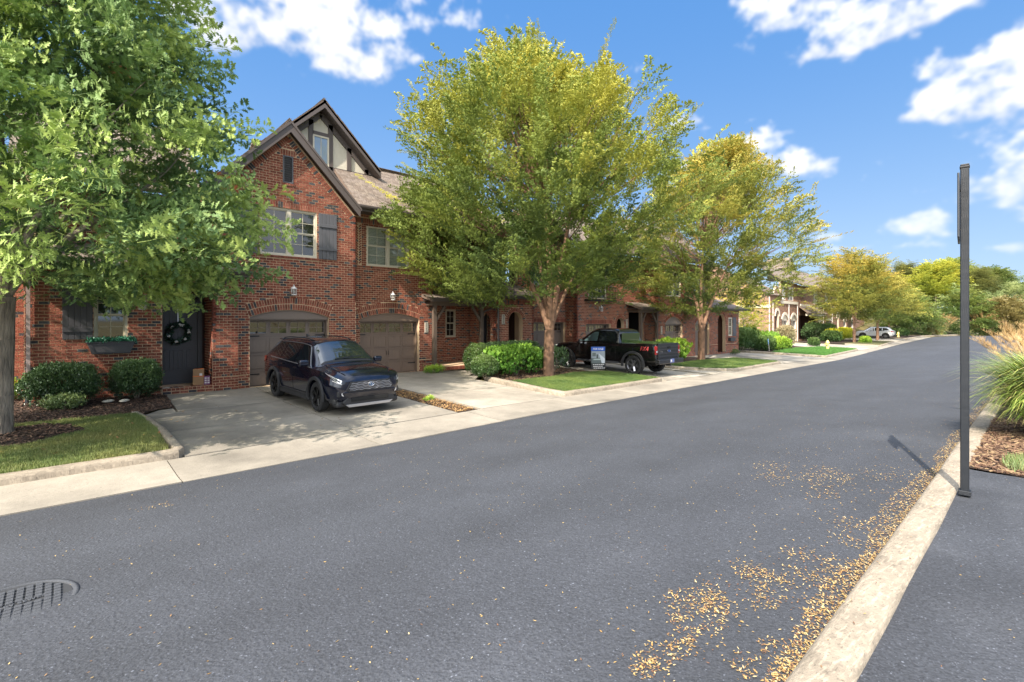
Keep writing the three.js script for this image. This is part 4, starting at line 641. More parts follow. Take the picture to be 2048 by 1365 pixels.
// ======== the third house: timber porch, arched brick entry, flat-headed garage
const C = house('brick_townhouse', 'red brick townhouse with timber porch and arched brick entry behind hydrangeas', [15.6, -.3, -17.6]);
{
  const h = C, fb = plane(0, 0, -18.6), z = [];
  soldiers(h, fb, 12.9, 13.52, 1.04, 1.12, z, .02, .1); soldiers(h, fb, 11.3, 14.1, .2, .27, z, .02, .1); soldiers(h, fb, 12.9, 13.52, 2.4, 2.6, z);
  const w0 = wall(h, h, fb, rect(11.2, 16.6, -.45, 6.0), [rect(12.93, 13.49, 1.12, 2.4), rect(14.5, 15.4, .05, 2.3)], z);
  windowUnit(h, fb, 12.93, 13.49, 1.12, 2.4, 1, { frame: tanFrame, recess: .04 });
  hp(h, fb, h, 'side_door', [box(.9, 2.25, .05, 14.95, 1.17, -.08)], charcoal);
  hp(h, plane(0, 0, -16.9), h, 'step', [box(2.6, .17, 1.7, 12.45, -.1, -.85)], mortar); soldiers(h, plane(0, 0, -16.88), 11.2, 13.74, -.17, -.02, null, .012, .05, .105);
  timberPorch(h, 11.12, 13.72, -16.9, -18.55, 2.5, 3.25, -.02);
  downspout(h, [[14.05, 2.68, -16.5], [14.05, 2.45, -16.5], [13.8, 2.3, -16.85], [13.74, 2.2, -16.9], [13.74, -.1, -16.92]]);
  // arched entry box
  const fe = plane(0, 0, -16.5), ze = [], ar = archPoly(14.91, 15.78, -.1, 1.86, .43), sl = plane(14.16, 0, -18.4, -Math.PI / 2), zs = [], as = archPoly(.72, 1.5, -.1, 1.86, .38);
  archRing(h, fe, ar.arc, ar.arc.R, .2, ze, .06); soldiers(h, fe, 14.16, 16.5, 2.62, 2.82, ze); const we = wall(h, h, fe, rect(14.16, 16.5, -.45, 2.86), [ar], ze);
  archRing(h, sl, as.arc, as.arc.R, .2, zs, .06); soldiers(h, sl, 0, 1.9, 2.62, 2.82, zs); wall(h, h, sl, [[0, -.45], [1.9, -.45], [1.9, 2.84], [0, 3.4]], [as], zs);
  wall(h, h, plane(16.5, 0, -16.5, Math.PI / 2), rect(0, 1.1, -.45, 2.9), [], [], { thick: .1 });
  part(h, 'porch_floor', box(2.2, .12, 1.8, 15.3, -.12, -17.5).applyMatrix4(h.inv), mortar);
  roofPlane(h, [14.0, 2.98, -16.2], [16.85, 2.98, -16.2], [16.6, 3.55, -17.62], [14.0, 3.75, -18.0], {}); part(h, 'fascia', [box(2.85, .15, .03, 15.42, 2.93, -16.18), bar([14.02, 2.95, -16.2], [14.02, 3.6, -18], .16, .03)].map((g) => g.applyMatrix4(h.inv)), brownTrim); gutter(h, [14.0, 2.9, -16.16], [16.9, 2.9, -16.16]);
  downspout(h, [[14.3, 2.9, -16.1], [14.3, 2.72, -16.14], [14.22, 2.55, -16.42], [14.22, -.2, -16.43]]);
  // garage wall
  const fg = plane(0, 0, -17.6), zg = [], gh = rect(17.53, 19.99, -.32, 1.8); soldiers(h, fg, 17.4, 20.12, 1.8, 2.02, zg, .012, .06);
  const wg = wall(h, h, fg, [[16.5, -.45], [20.03, -.45], [20.03, 5.7], [18.3, 7.6], [16.5, 5.7]], [gh, rect(17.6, 19.1, 3.7, 5.1)], zg); garageDoor(h, fg, 17.53, 19.99, -.32, 1.78, greyDoor, {}); windowUnit(h, fg, 17.6, 19.1, 3.7, 5.1, 2);
  roofPlane(h, [20.4, 5.6, -17.3], [20.4, 5.6, -22], [18.3, 7.8, -22], [18.3, 7.8, -17.3], {}); roofPlane(h, [16.2, 5.6, -22], [16.2, 5.6, -17.3], [18.3, 7.8, -17.3], [18.3, 7.8, -22], {}); roofPlane(h, [11.2, 6.0, -18.3], [17, 6.0, -18.3], [17, 8.7, -21.6], [11.2, 8.7, -21.6], {});
  part(h, 'house_body', [box(5.6, 6.4, .1, 14, 2.8, -18.95), box(3.4, 6, .1, 18.3, 2.5, -18.3), box(.1, 3.2, 1.2, 16.6, 1.2, -17.9), box(9, 6, .1, 15.7, 2.5, -24)].map((g) => g.applyMatrix4(h.inv)), mat({ color: lin(.06, .03, .025) }));
  finishBricks(h, we, 120);
}
// ======== the fourth house: balcony over the garage, braced porch
const Dh = house('brick_townhouse', 'red brick townhouse with small balcony above the garage behind the pickup', [23, -.35, -16.9]);
{
  const h = Dh, f = plane(0, 0, -16.8), z = [], gh = rect(20.78, 23.0, -.36, 1.7), nd = archPoly(23.55, 24.3, -.2, 1.7, .34);
  soldiers(h, f, 20.65, 23.13, 1.7, 1.92, z, .012, .06); archRing(h, f, nd.arc, nd.arc.R, .2, z, .05);
  const w = wall(h, h, f, rect(20.03, 26.5, -.5, 5.7), [gh, nd, rect(21, 22.6, 3.1, 5.0), rect(24.75, 26.3, -.2, 2.4)], z);
  wall(h, h, plane(20.03, 0, -17.7, -Math.PI / 2), rect(0, .9, -.5, 5.7), [], [], { thick: .1 });
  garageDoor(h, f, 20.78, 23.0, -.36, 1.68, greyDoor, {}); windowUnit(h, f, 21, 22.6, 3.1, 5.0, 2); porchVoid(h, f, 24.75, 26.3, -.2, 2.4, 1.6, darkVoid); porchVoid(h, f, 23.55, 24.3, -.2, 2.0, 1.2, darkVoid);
  const bl = hp(h, f, h, 'balcony', [box(2.3, .1, .45, 21.8, 2.98, .22), box(2.3, .05, .05, 21.8, 3.72, .42), box(2.3, .04, .04, 21.8, 3.12, .42)], blackMetal, 'dark balcony rail over the garage'); for (let k = 0; k < 16; k++) hp(h, f, bl, 'baluster', box(.02, .6, .02, 20.72 + k * .143, 3.42, .42), blackMetal);
  timberPorch(h, 24.62, 26.5, -15.95, -16.8, 2.35, 2.95, -.3);
  roofPlane(h, [19.8, 5.75, -16.4], [27, 5.75, -16.4], [27, 8.4, -20], [19.8, 8.4, -20], {});
  part(h, 'house_body', [box(6.4, 6, .1, 23.3, 2.5, -18.9)].map((g) => g.applyMatrix4(h.inv)), mat({ color: lin(.06, .03, .025) }));
  finishBricks(h, w, 60);
}
// ======== the fifth house: two arched garages and a single-storey arched entry at the end of the row
const Eh = house('brick_townhouse', 'red brick end townhouse with two arched grey garages and low entry wing', [32, -.5, -16]);
{
  const h = Eh, f = plane(0, 0, -15.9), z = [], g5 = archPoly(27.3, 29.4, -.45, 1.7, .42), g6 = archPoly(31.1, 33.1, -.48, 1.65, .42), ar = archPoly(34.41, 35.61, -.4, 1.75, .6), wn = rect(36.1, 36.72, .75, 2.1);
  for (const a of [g5, g6]) archRing(h, f, a.arc, a.arc.R, .22, z, .06); archRing(h, f, ar.arc, ar.arc.R, .2, z, .05); soldiers(h, f, 36.0, 36.8, 2.1, 2.3, z); soldiers(h, f, 33.2, 34.41, .1, .17, z, .02); soldiers(h, f, 35.61, 37.9, .1, .17, z, .02);
  const w = wall(h, h, f, [[26.5, -.6], [37.9, -.6], [37.9, 2.66], [33.25, 2.66], [33.25, 5.6], [26.5, 5.6]], [g5, g6, ar, wn, rect(27.4, 29.2, 3.4, 5), rect(30.6, 32.4, 3.4, 5)], z);
  wall(h, h, plane(37.9, 0, -15.9, Math.PI / 2), rect(0, 5, -.6, 2.66), [], [], { thick: .1 }); wall(h, h, plane(26.5, 0, -16.8, -Math.PI / 2), rect(0, .9, -.6, 5.6), [], [], { thick: .1 }); wall(h, h, plane(33.25, 0, -15.95, Math.PI / 2), rect(0, 5, 2.7, 5.6), [], [], { thick: .1 });
  for (const [a, m, q] of [[27.3, 29.4, g5], [31.1, 33.1, g6]]) { garageDoor(h, f, a, m, -.46, 1.62, greyDoor, {}); archFill(h, f, q, 1.66, greyDoor, -.06); }
  windowUnit(h, f, 27.4, 29.2, 3.4, 5, 2); windowUnit(h, f, 30.6, 32.4, 3.4, 5, 2); windowUnit(h, f, 36.1, 36.72, .75, 2.1, 1, { recess: .04 }); shutter(h, f, 36.78, 37.35, .72, 2.12, [1.0, 1.85], shutterGrey, 'grey shutter beside the entry window');
  hp(h, f, h, 'window_box', [rbox(.8, .26, .2, 36.42, .5, .12)], charcoal);
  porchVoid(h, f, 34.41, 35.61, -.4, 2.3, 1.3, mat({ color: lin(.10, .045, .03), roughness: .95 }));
  roofPlane(h, [33.0, 2.74, -15.5], [38.3, 2.74, -15.5], [38.3, 3.5, -17.6], [33.2, 3.5, -17.6], {}); part(h, 'fascia', [box(5.3, .16, .03, 35.65, 2.68, -15.48)].map((g) => g.applyMatrix4(h.inv)), shutterGrey); gutter(h, [33, 2.64, -15.46], [38.35, 2.64, -15.46]);
  roofPlane(h, [26.2, 5.65, -15.5], [33.6, 5.65, -15.5], [33.6, 8.6, -19.2], [26.2, 8.6, -19.2], {});
  part(h, 'house_body', [box(11, 3.0, .1, 32.2, 1.0, -17.6), box(6.6, 3, .1, 29.9, 4, -17.6)].map((g) => g.applyMatrix4(h.inv)), mat({ color: lin(.06, .03, .025) }));
  finishBricks(h, w, 40);
}
// ======== the far row: tan brick, pale stone trim, rotated with the street
const Fh = house('brick_townhouse_row', 'far tan brick townhouse row with pale stone trim and arched garages', [60.7, -.6, -20.3]);
{
  const h = Fh, a4 = 4 * Math.PI / 180; h.tones = BUFF; h.darkShare = .05;
  const mo = mat({ color: lin(.55, .42, .32), roughness: .95 });
  const f = plane(60.7, 0, -20.3, a4), z = [], H = {};
  const ent = archPoly(-3.63, -2.35, -.6, 2.35, .62), g1 = archPoly(-1.21, 1.17, -.6, 1.9, .62), g2 = archPoly(2.42, 4.9, -.6, 1.9, .62), g7 = archPoly(33.2, 35.6, -.9, 1.6, .6), g8 = archPoly(40, 42.6, -.9, 1.6, .6), dk = archPoly(28, 29.6, -.8, 2.2, .7);
  const flat = [[16.6, 18.4], [20.6, 24.2]].map(([p, q]) => rect(p, q, -.75, 1.85)), porch = rect(6.0, 15.2, -.5, 2.5), wins = [rect(1.1, 3.5, 4.2, 5.85), rect(-1.2, .2, 4.2, 5.7), rect(13.2, 15.6, 4.1, 5.9), rect(20, 22, 4.1, 5.8), rect(27, 29, 4.1, 5.8), rect(34, 36, 4.1, 5.8)];
  const w = wall(h, h, f, [[-5.3, -.9], [53, -1.1], [53, 6.2], [5.2, 6.2], [5.2, 6.3], [-1.6, 6.3], [-1.6, 4.9], [-3.0, 5.7], [-4.4, 4.6], [-5.3, 4.6]], [ent, g1, g2, g7, g8, dk, ...flat, porch, ...wins], z, { mortar: mo });
  for (const q of [ent, g1, g2, g7, g8, dk]) { const s = new THREE.Shape(), c = q.arc, pts = []; for (let i = 0; i <= 14; i++) { const t = lerp(-c.a, c.a, i / 14); pts.push([c.c + (c.R + .3) * Math.sin(t), c.cv + (c.R + .3) * Math.cos(t)]); } for (let i = 14; i >= 0; i--) { const t = lerp(-c.a, c.a, i / 14); pts.push([c.c + c.R * Math.sin(t), c.cv + c.R * Math.cos(t)]); } hp(h, f, h, 'stone_arch', new THREE.ExtrudeGeometry(new THREE.Shape(pts.map((p) => new THREE.Vector2(...p))), { depth: .07, bevelEnabled: false }), stone); }
  for (const [p, q] of [[16.5, 18.5], [20.5, 24.3]]) hp(h, f, h, 'stone_lintel', box(q - p, .32, .08, (p + q) / 2, 2.0, .03), stone);
  hp(h, f, h, 'stone_belt', [box(6.9, .32, .12, 1.8, 3.95, .05), box(9, .34, .12, 11, 3.75, .05), box(37, .3, .12, 34, 3.8, .05)], stone);
  for (const [u, v] of [[1.17, .2], [4.9, .2], [18.55, .2], [24.35, .2], [-4.9, 1]]) downspout(h, [[u + .25, 3.9, 0], [u + .25, -.7, 0]].map((p) => V(p[0], p[1], .06).applyMatrix4(f).toArray()), whitePaint);
  for (const [p, q] of [[-1.21, 1.17], [2.42, 4.9]]) garageDoor(h, f, p, q, -.6, 1.86, mat({ color: lin(.50, .46, .42), roughness: .6 }), { recess: .25 }); for (const [p, q] of [[16.6, 18.4], [20.6, 24.2]]) garageDoor(h, f, p, q, -.75, 1.8, mat({ color: lin(.46, .42, .40), roughness: .6 }), { recess: .25 }); for (const [p, q] of [[33.2, 35.6], [40, 42.6]]) garageDoor(h, f, p, q, -.9, 1.6, mat({ color: lin(.46, .42, .40), roughness: .6 }), { recess: .25 });
  archFill(h, f, g1, 1.9, stone, -.06); archFill(h, f, g2, 1.9, stone, -.06); archFill(h, f, g7, 1.65, stone, -.06); archFill(h, f, g8, 1.65, stone, -.06);
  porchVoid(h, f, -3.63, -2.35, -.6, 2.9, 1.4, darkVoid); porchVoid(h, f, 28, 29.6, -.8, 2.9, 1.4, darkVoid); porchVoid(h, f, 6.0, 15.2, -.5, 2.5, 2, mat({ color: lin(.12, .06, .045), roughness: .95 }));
  for (const q of wins) windowUnit(h, f, q[0][0], q[1][0], q[0][1], q[2][1], 2, { frame: whitePaint, recess: .08 });
  const T = (u, v, zz) => V(u, v, zz).applyMatrix4(f).toArray();
  for (const [s0, d0] of [[12.2, 1]]) wbar(h, h, 'porch_post', T(s0, -.6, .9), T(s0, 2.5, .9), .28, .28, whitePaint); wbar(h, h, 'porch_beam', T(5.8, 2.6, .9), T(15.3, 2.6, .9), .3, .25, stone);
  roofPlane(h, T(5.5, 2.75, 1.2), T(15.6, 2.75, 1.2), T(15.2, 3.7, 0), T(5.8, 3.7, 0), {});
  roofPlane(h, T(-2.0, 6.3, .5), T(5.6, 6.3, .5), T(5.6, 9.3, -4), T(-2.0, 9.3, -4), {}); roofPlane(h, T(5.2, 6.2, .5), T(53.5, 6.2, .5), T(50, 9.6, -4.6), T(5.2, 9.6, -4.6), {}); roofPlane(h, T(-5.6, 4.6, .3), T(-1.6, 4.6, .3), T(-1.6, 7, -3.5), T(-5.6, 7, -3.5), {});
  // dormer high on the far roof
  const fd = plane(...T(10.8, 0, -2.2), a4), dm = hp(h, fd, h, 'dormer', (() => { const s = new THREE.Shape([[-.9, 7.2], [.9, 7.2], [.9, 8.9], [0, 10], [-.9, 8.9]].map((p) => new THREE.Vector2(...p))); return new THREE.ExtrudeGeometry(s, { depth: 2.5, bevelEnabled: false }).translate(0, 0, -2.5); })(), brownTrim, 'dark gabled dormer on the far roof'); hp(h, fd, dm, 'dormer_window', box(.8, 1.3, .06, 0, 8.1, .03), glassDark);
  roofPlane(h, T(9.7, 8.8, -5), T(9.7, 8.8, -1.9), T(10.8, 10.2, -1.9), T(10.8, 10.2, -5), {}); roofPlane(h, T(11.9, 8.8, -1.9), T(11.9, 8.8, -5), T(10.8, 10.2, -5), T(10.8, 10.2, -1.9), {});
  // the sunlit end wall with white corner pipes and small windows
  const fs = plane(...T(-5.3, 0, -13), a4 - Math.PI / 2), ws = [rect(2.5, 3.7, 1, 2.6), rect(8, 9.2, 1, 2.6), rect(5, 6.4, 4.2, 5.8)];
  wall(h, h, fs, [[0, -.9], [13, -.9], [13, 4.6], [6.5, 8.6], [0, 6]], ws, [], { mortar: mo }); for (const q of ws) windowUnit(h, fs, q[0][0], q[1][0], q[0][1], q[2][1], 1, { frame: whitePaint });
  hp(h, fs, h, 'stone_belt', box(13, .3, .1, 6.5, 3.4, .05), stone); downspout(h, [V(12.9, 4.4, .06), V(12.9, -.8, .06)].map((p) => p.applyMatrix4(fs).toArray()), whitePaint); downspout(h, [V(9.8, 4.4, .06), V(9.8, -.8, .06)].map((p) => p.applyMatrix4(fs).toArray()), whitePaint);
  finishBricks(h, w, 0);
}
// lamps and number plates
wallLamp('wall_lamp', 'white carriage lamp above the grey garage door of the gabled house', 5.56, 2.72, -16.64, 'lamps over the garages');
wallLamp('wall_lamp', 'white carriage lamp above the brown garage door', 9.53, 2.69, -17.39, 'lamps over the garages');
wallLamp('wall_lamp', 'white carriage lamp above the garage behind the tall tree trunk', 19.0, 2.5, -17.59, 'lamps over the garages');
wallLamp('wall_lamp', 'white carriage lamp under the small balcony behind the pickup', 21.95, 2.4, -16.79, 'lamps over the garages');
numberPlate('number_plate', 'stone house number plate 322 left of the black front door', '322', 1.62, 2.38, -16.54);
numberPlate('number_plate', 'stone house number plate 320 right of the brown garage', '320', 11.13, 1.6, -17.39, .17, .42);
numberPlate('number_plate', 'stone house number plate left of the arched brick entry', '318', 14.57, 1.95, -16.49, .17, .42);
numberPlate('number_plate', 'stone house number plate left of the braced timber porch', '316', 25.03, 1.7, -16.79, .17, .5).position.x = 24.55;
numberPlate('number_plate', 'stone house number plate between timber porch and arched garage', '314', 26.85, 1.3, -15.89, .17, .5);
// ---------------------------------------------------------------- trees and plants
function leafShape(len, wid, n = 1) {                            // a folded leaf along +Y; n = 1: two triangles, 2: four
  const pos = n === 1 ? [0, 0, 0, wid / 2, len * .45, .18 * wid, 0, len, 0, 0, 0, 0, 0, len, 0, -wid / 2, len * .45, .18 * wid]
    : [0, 0, 0, wid / 2, len * .38, .12 * len, 0, len * .5, .03 * len, 0, len * .5, .03 * len, wid / 2, len * .38, .12 * len, 0, len, -.12 * len, 0, 0, 0, 0, len * .5, .03 * len, -wid / 2, len * .38, .12 * len, 0, len * .5, .03 * len, 0, len, -.12 * len, -wid / 2, len * .38, .12 * len];
  const g = new THREE.BufferGeometry(); g.setAttribute('position', new THREE.Float32BufferAttribute(pos, 3)); g.computeVertexNormals(); return g;
}
function oakLeaf(len) {                                           // deep pointed lobes
  const half = [[.02, 0], [.03, .12], [.16, .20], [.06, .30], [.30, .42], [.09, .52], [.33, .68], [.10, .74], [.16, .90], [0, 1]], pts = [...half.map(([x, y]) => [x * len, y * len]), ...half.slice(0, -1).reverse().map(([x, y]) => [-x * len, y * len])];
  const g = new THREE.ShapeGeometry(new THREE.Shape(pts.map((p) => new THREE.Vector2(...p)))), p = g.attributes.position; for (let i = 0; i < p.count; i++) p.setZ(i, Math.abs(p.getX(i)) * .35 - .12 * p.getY(i) * p.getY(i) / len); const o = g.toNonIndexed(); o.computeVertexNormals(); return o;
}
function spray(seed, leaf, n, L, droop, width, twig = .004) {   // a leafy twig along +Y, arching over towards -Z
  const r = rng(seed), list = [], C = new THREE.CatmullRomCurve3([V(0, 0, 0), V((r() - .5) * .1 * L, L * .35, -droop * .06 * L), V((r() - .5) * .16 * L, L * .72, -droop * .3 * L), V((r() - .5) * .2 * L, L * .95, -droop * .62 * L)]);
  list.push(clean(limb(C.getPoints(4), [twig, twig * .3], 3)));
  for (let i = 0; i < n; i++) { const t = Math.pow((i + r()) / n, .85), p = C.getPoint(t), s = i % 2 ? 1 : -1, off = width * (1 - .6 * t) * r(); const q = Q((r() - .3) * 1.1, r() * .9 - .45, -s * (.7 + .8 * r()), 'ZXY'); list.push(clean(leaf.clone().applyMatrix4(M4(p.clone().add(V(s * off, (r() - .2) * off * .6, (r() - .5) * off * .9)), q, .65 + .6 * r())))); }
  return mergeGeometries(list);
}
const zelLeaf = leafShape(.092, .056), zelSprays = [1, 2, 3, 4].map((s) => spray(s * 7, zelLeaf, 50, .8, .35, .15));
const farLeaf = leafShape(.17, .10), farSprays = [1, 2, 3].map((s) => spray(s * 11, farLeaf, 40, 1.3, .6, .38, .012));
const oakL = oakLeaf(.122), oakSprays = [1, 2, 3, 4].map((s) => spray(s * 13, oakL, 18, .50, .7, .10, .0035));
const needleSprays = [1, 2].map((s) => spray(s * 5, leafShape(.16, .03), 70, 1.2, .9, .3, .012));
function profile(P, h) { if (h <= P[0][0]) return P[0][1]; for (let i = 0; i < P.length - 1; i++) if (h <= P[i + 1][0]) return lerp(P[i][1], P[i + 1][1], (h - P[i][0]) / (P[i + 1][0] - P[i][0])); return 0; }
function tree(name, label, o) {
  const r = rng(o.seed), t = thing(name, label, o.category ?? 'tree', [o.x, o.y ?? ground(o.x, o.z), o.z], 0, o.group), P = o.profile, h0 = P[0][0], h1 = P[P.length - 1][0], S = o.sprays, clumps = [], T = o.trunk, geos = [];
  const axis = (h) => V((o.lean?.[0] ?? 0) * h / h1, h, (o.lean?.[1] ?? 0) * h / h1);
  // trunk and main limbs
  if (T) {
    const base = [V(0, -.15, 0), V(.01, .1, 0), V(T.bend?.[0] * .3 || 0, T.fork * .5, 0), V(T.bend?.[0] || 0, T.fork, T.bend?.[1] || 0)];
    geos.push(limb(base, [T.r * 1.45, T.r * 1.1, T.r, T.r * .98], 14, .22, o.seed));
    const F = base[3], ends = [];
    (T.limbs ?? []).forEach(([ax, az, hh, rr]) => { const e = V(ax, hh, az), m = F.clone().lerp(e, .45).add(V((r() - .5) * .15, .2, (r() - .5) * .15)); geos.push(limb([F.clone().add(V(0, -.12, 0)), F.clone().lerp(m, .35).add(V(0, .04, 0)), m, e], [rr, rr * .85, rr * .7, rr * .45], 9, .15, o.seed + ax)); ends.push([F, m, e, rr]); });
    if (!ends.length) { const e = axis(h1 * .8); geos.push(limb([F, F.clone().lerp(e, .5), e], [T.r * .95, T.r * .55, T.r * .12], 8)); ends.push([F, F.clone().lerp(e, .5), e, T.r * .5]); }
    t.ends = ends;
  }
  const n = o.clumps, list = [[], [], [], []].slice(0, S.length);
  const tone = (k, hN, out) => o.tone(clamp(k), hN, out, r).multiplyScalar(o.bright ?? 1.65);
  for (let i = 0; i < n; i++) {
    const hN = Math.pow(r(), o.hPow ?? .8), h = lerp(h0, h1, hN), a = r() * Math.PI * 2, f = Math.pow(r(), o.fill ?? .45), R = profile(P, h) * (1 + (o.rough ?? .3) * (noise3(Math.cos(a) * 1.7 + o.seed, h * .55, Math.sin(a) * 1.7) - .5) * 2);
    const c = axis(h).add(V(Math.cos(a) * R * f, 0, Math.sin(a) * R * f)), out = V(Math.cos(a) * f, (o.up ?? .5) + .7 * (hN - .3), Math.sin(a) * f).normalize();
    if (o.cut && o.cut(c.x + o.x, c.y, c.z + o.z)) continue;
    clumps.push([c, out, hN, f]);
    const cr = (o.clumpR ?? .55) * (.6 + .8 * r()), m = o.perClump * (.6 + .8 * r()) | 0, tn = r();
    for (let k = 0; k < m; k++) {
      const p = c.clone().addScaledVector(out, (r() - .55) * cr * 2.2).add(V((r() - .5) * 2 * cr, (r() - .5) * 1.3 * cr, (r() - .5) * 2 * cr));
      const d = out.clone().add(V((r() - .5) * 1.3, (r() - .45) * 1.0, (r() - .5) * 1.3)).normalize(), q = new THREE.Quaternion().setFromUnitVectors(V(0, 1, 0), d), roll = new THREE.Quaternion().setFromAxisAngle(V(0, 1, 0), r() * 6.283);
      // arch over: turn the twig's -Z towards the ground
      const face = V(0, 0, -1).applyQuaternion(q), want = V(0, -1, 0), ax = d.clone(), ang = Math.atan2(ax.dot(face.clone().cross(want)), face.dot(want) - ax.dot(face) * ax.dot(want)); q.premultiply(new THREE.Quaternion().setFromAxisAngle(d, ang + (r() - .5) * (o.roll ?? 1.2)));
      list[r() * S.length | 0].push([M4(p, q, (o.size ?? 1) * (.65 + .7 * r())), tone(.5 + 1.0 * (tn - .5) + (r() - .5) * .4, hN, f)]);
    }
  }
  for (const [x, y, z, dx, dy, dz, len] of o.shoots ?? []) for (let k = 0; k < len * 7; k++) { const q = new THREE.Quaternion().setFromUnitVectors(V(0, 1, 0), V(dx + (r() - .5) * .5, dy, dz + (r() - .5) * .5).normalize()); list[k % S.length].push([M4(V(x, y, z).addScaledVector(V(dx, dy, dz), k / 7).add(V((r() - .5) * .12, 0, (r() - .5) * .12)), q, (o.size ?? 1) * (.35 + .35 * r()) * (1.1 - .5 * k / (len * 7))), tone(.4 + .5 * r(), 1, 1)]); }
  for (let i = 0; i < (o.shootN ?? 0); i++) { const h = lerp(o.shootH[0], o.shootH[1], r()), a = r() * 6.283, R = profile(P, h) * (.55 + .4 * r()), ca = Math.cos(a), sa = Math.sin(a), hh = (h - o.shootH[0]) / (o.shootH[1] - o.shootH[0]), s0 = axis(h).add(V(ca * R, 0, sa * R)), d = V(ca * (.75 - .5 * hh), .55 + .5 * hh, sa * (.75 - .5 * hh)).normalize(), L = 1.3 + 1.2 * r(); for (let k = 0; k < L * 8; k++) { const f = k / (L * 8), q = new THREE.Quaternion().setFromUnitVectors(V(0, 1, 0), d.clone().add(V((r() - .5) * .7, (r() - .3) * .4, (r() - .5) * .7)).normalize()); list[k % S.length].push([M4(s0.clone().addScaledVector(d, f * L).add(V((r() - .5) * .22 * (1 - f), 0, (r() - .5) * .22 * (1 - f))), q, (o.size ?? 1) * lerp(.75, .35, f) * (.7 + .5 * r())), tone(.3 + .6 * r(), .9, 1)]); } }
  // boughs out to the clumps
  if (T) {
    const bough = [];
    clumps.forEach(([c, out], i) => { if (i % (o.boughEvery ?? 3)) return; let best = null, bd = 1e9; for (const [F, m, e, rr] of t.ends) for (const k of [.25, .5, .75, 1]) { const q = k < .5 ? F.clone().lerp(m, k * 2) : m.clone().lerp(e, (k - .5) * 2), d = q.distanceTo(c) + (q.y > c.y ? 2 : 0); if (d < bd) { bd = d; best = [q, rr * (1 - .55 * k)]; } } const dq = c.clone().sub(best[0]); if (dq.y < .42 * Math.hypot(dq.x, dq.z)) return; const w = Math.min(best[1] * .5, .010 + .009 * bd); bough.push(limb([best[0], best[0].clone().lerp(c, .5).add(V(0, -.05 * bd, 0)), c, c.clone().addScaledVector(out, .5)], [w, w * .7, w * .35, .006], 5)); });
    part(t, 'trunk', geos.map(clean), o.bark ?? bark); if (bough.length) part(t, 'limbs', bough.map(clean), o.bark ?? bark).userData.kind = 'stuff';
  }
  const crown = new THREE.Group(); crown.name = 'crown'; t.add(crown);
  S.forEach((g, i) => list[i].length && scatter(crown, 'foliage', g, o.leafMaterial ?? leafMat, list[i], i === 0 ? o.near ?? 0 : 0, 'leaf_spray', toneLeaf(o.leafMaterial ?? leafMat)));
  return t;
}
// tones: mixes between linear colours
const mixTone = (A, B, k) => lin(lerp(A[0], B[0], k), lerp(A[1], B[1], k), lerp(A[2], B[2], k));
const zelTone = (A, M, B) => (k, hN, f, r) => { const x = clamp(.15 + .5 * k + .55 * (hN - .4) + .3 * (f - .6)); return x < .5 ? mixTone(A, M, x * 2) : mixTone(M, B, x * 2 - 1); };  // autumn yellow plus daylight put into the colour: leaves paler upward and outward
const ZT = ground(14.14, -13.31);
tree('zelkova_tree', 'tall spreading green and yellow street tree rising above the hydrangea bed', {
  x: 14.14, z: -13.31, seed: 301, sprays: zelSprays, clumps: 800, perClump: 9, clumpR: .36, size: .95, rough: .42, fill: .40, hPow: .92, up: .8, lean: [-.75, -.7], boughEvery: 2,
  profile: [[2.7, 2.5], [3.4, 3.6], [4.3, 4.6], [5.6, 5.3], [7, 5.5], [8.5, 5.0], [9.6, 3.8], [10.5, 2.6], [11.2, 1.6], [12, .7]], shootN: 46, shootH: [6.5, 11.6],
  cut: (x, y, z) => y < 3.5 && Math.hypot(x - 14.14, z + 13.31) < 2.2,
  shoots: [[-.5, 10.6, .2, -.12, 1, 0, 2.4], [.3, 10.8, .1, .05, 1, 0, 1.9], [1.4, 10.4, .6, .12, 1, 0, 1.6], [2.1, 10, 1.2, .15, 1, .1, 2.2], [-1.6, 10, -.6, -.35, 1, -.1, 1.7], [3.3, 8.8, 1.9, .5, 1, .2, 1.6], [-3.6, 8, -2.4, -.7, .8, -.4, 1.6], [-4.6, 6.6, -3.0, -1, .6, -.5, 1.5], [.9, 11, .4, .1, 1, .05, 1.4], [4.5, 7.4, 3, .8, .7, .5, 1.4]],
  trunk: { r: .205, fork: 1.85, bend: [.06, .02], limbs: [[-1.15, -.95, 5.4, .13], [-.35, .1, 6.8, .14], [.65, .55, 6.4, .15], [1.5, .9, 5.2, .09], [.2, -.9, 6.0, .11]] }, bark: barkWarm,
  tone: zelTone([.040, .072, .018], [.150, .188, .034], [.37, .335, .055]),
});
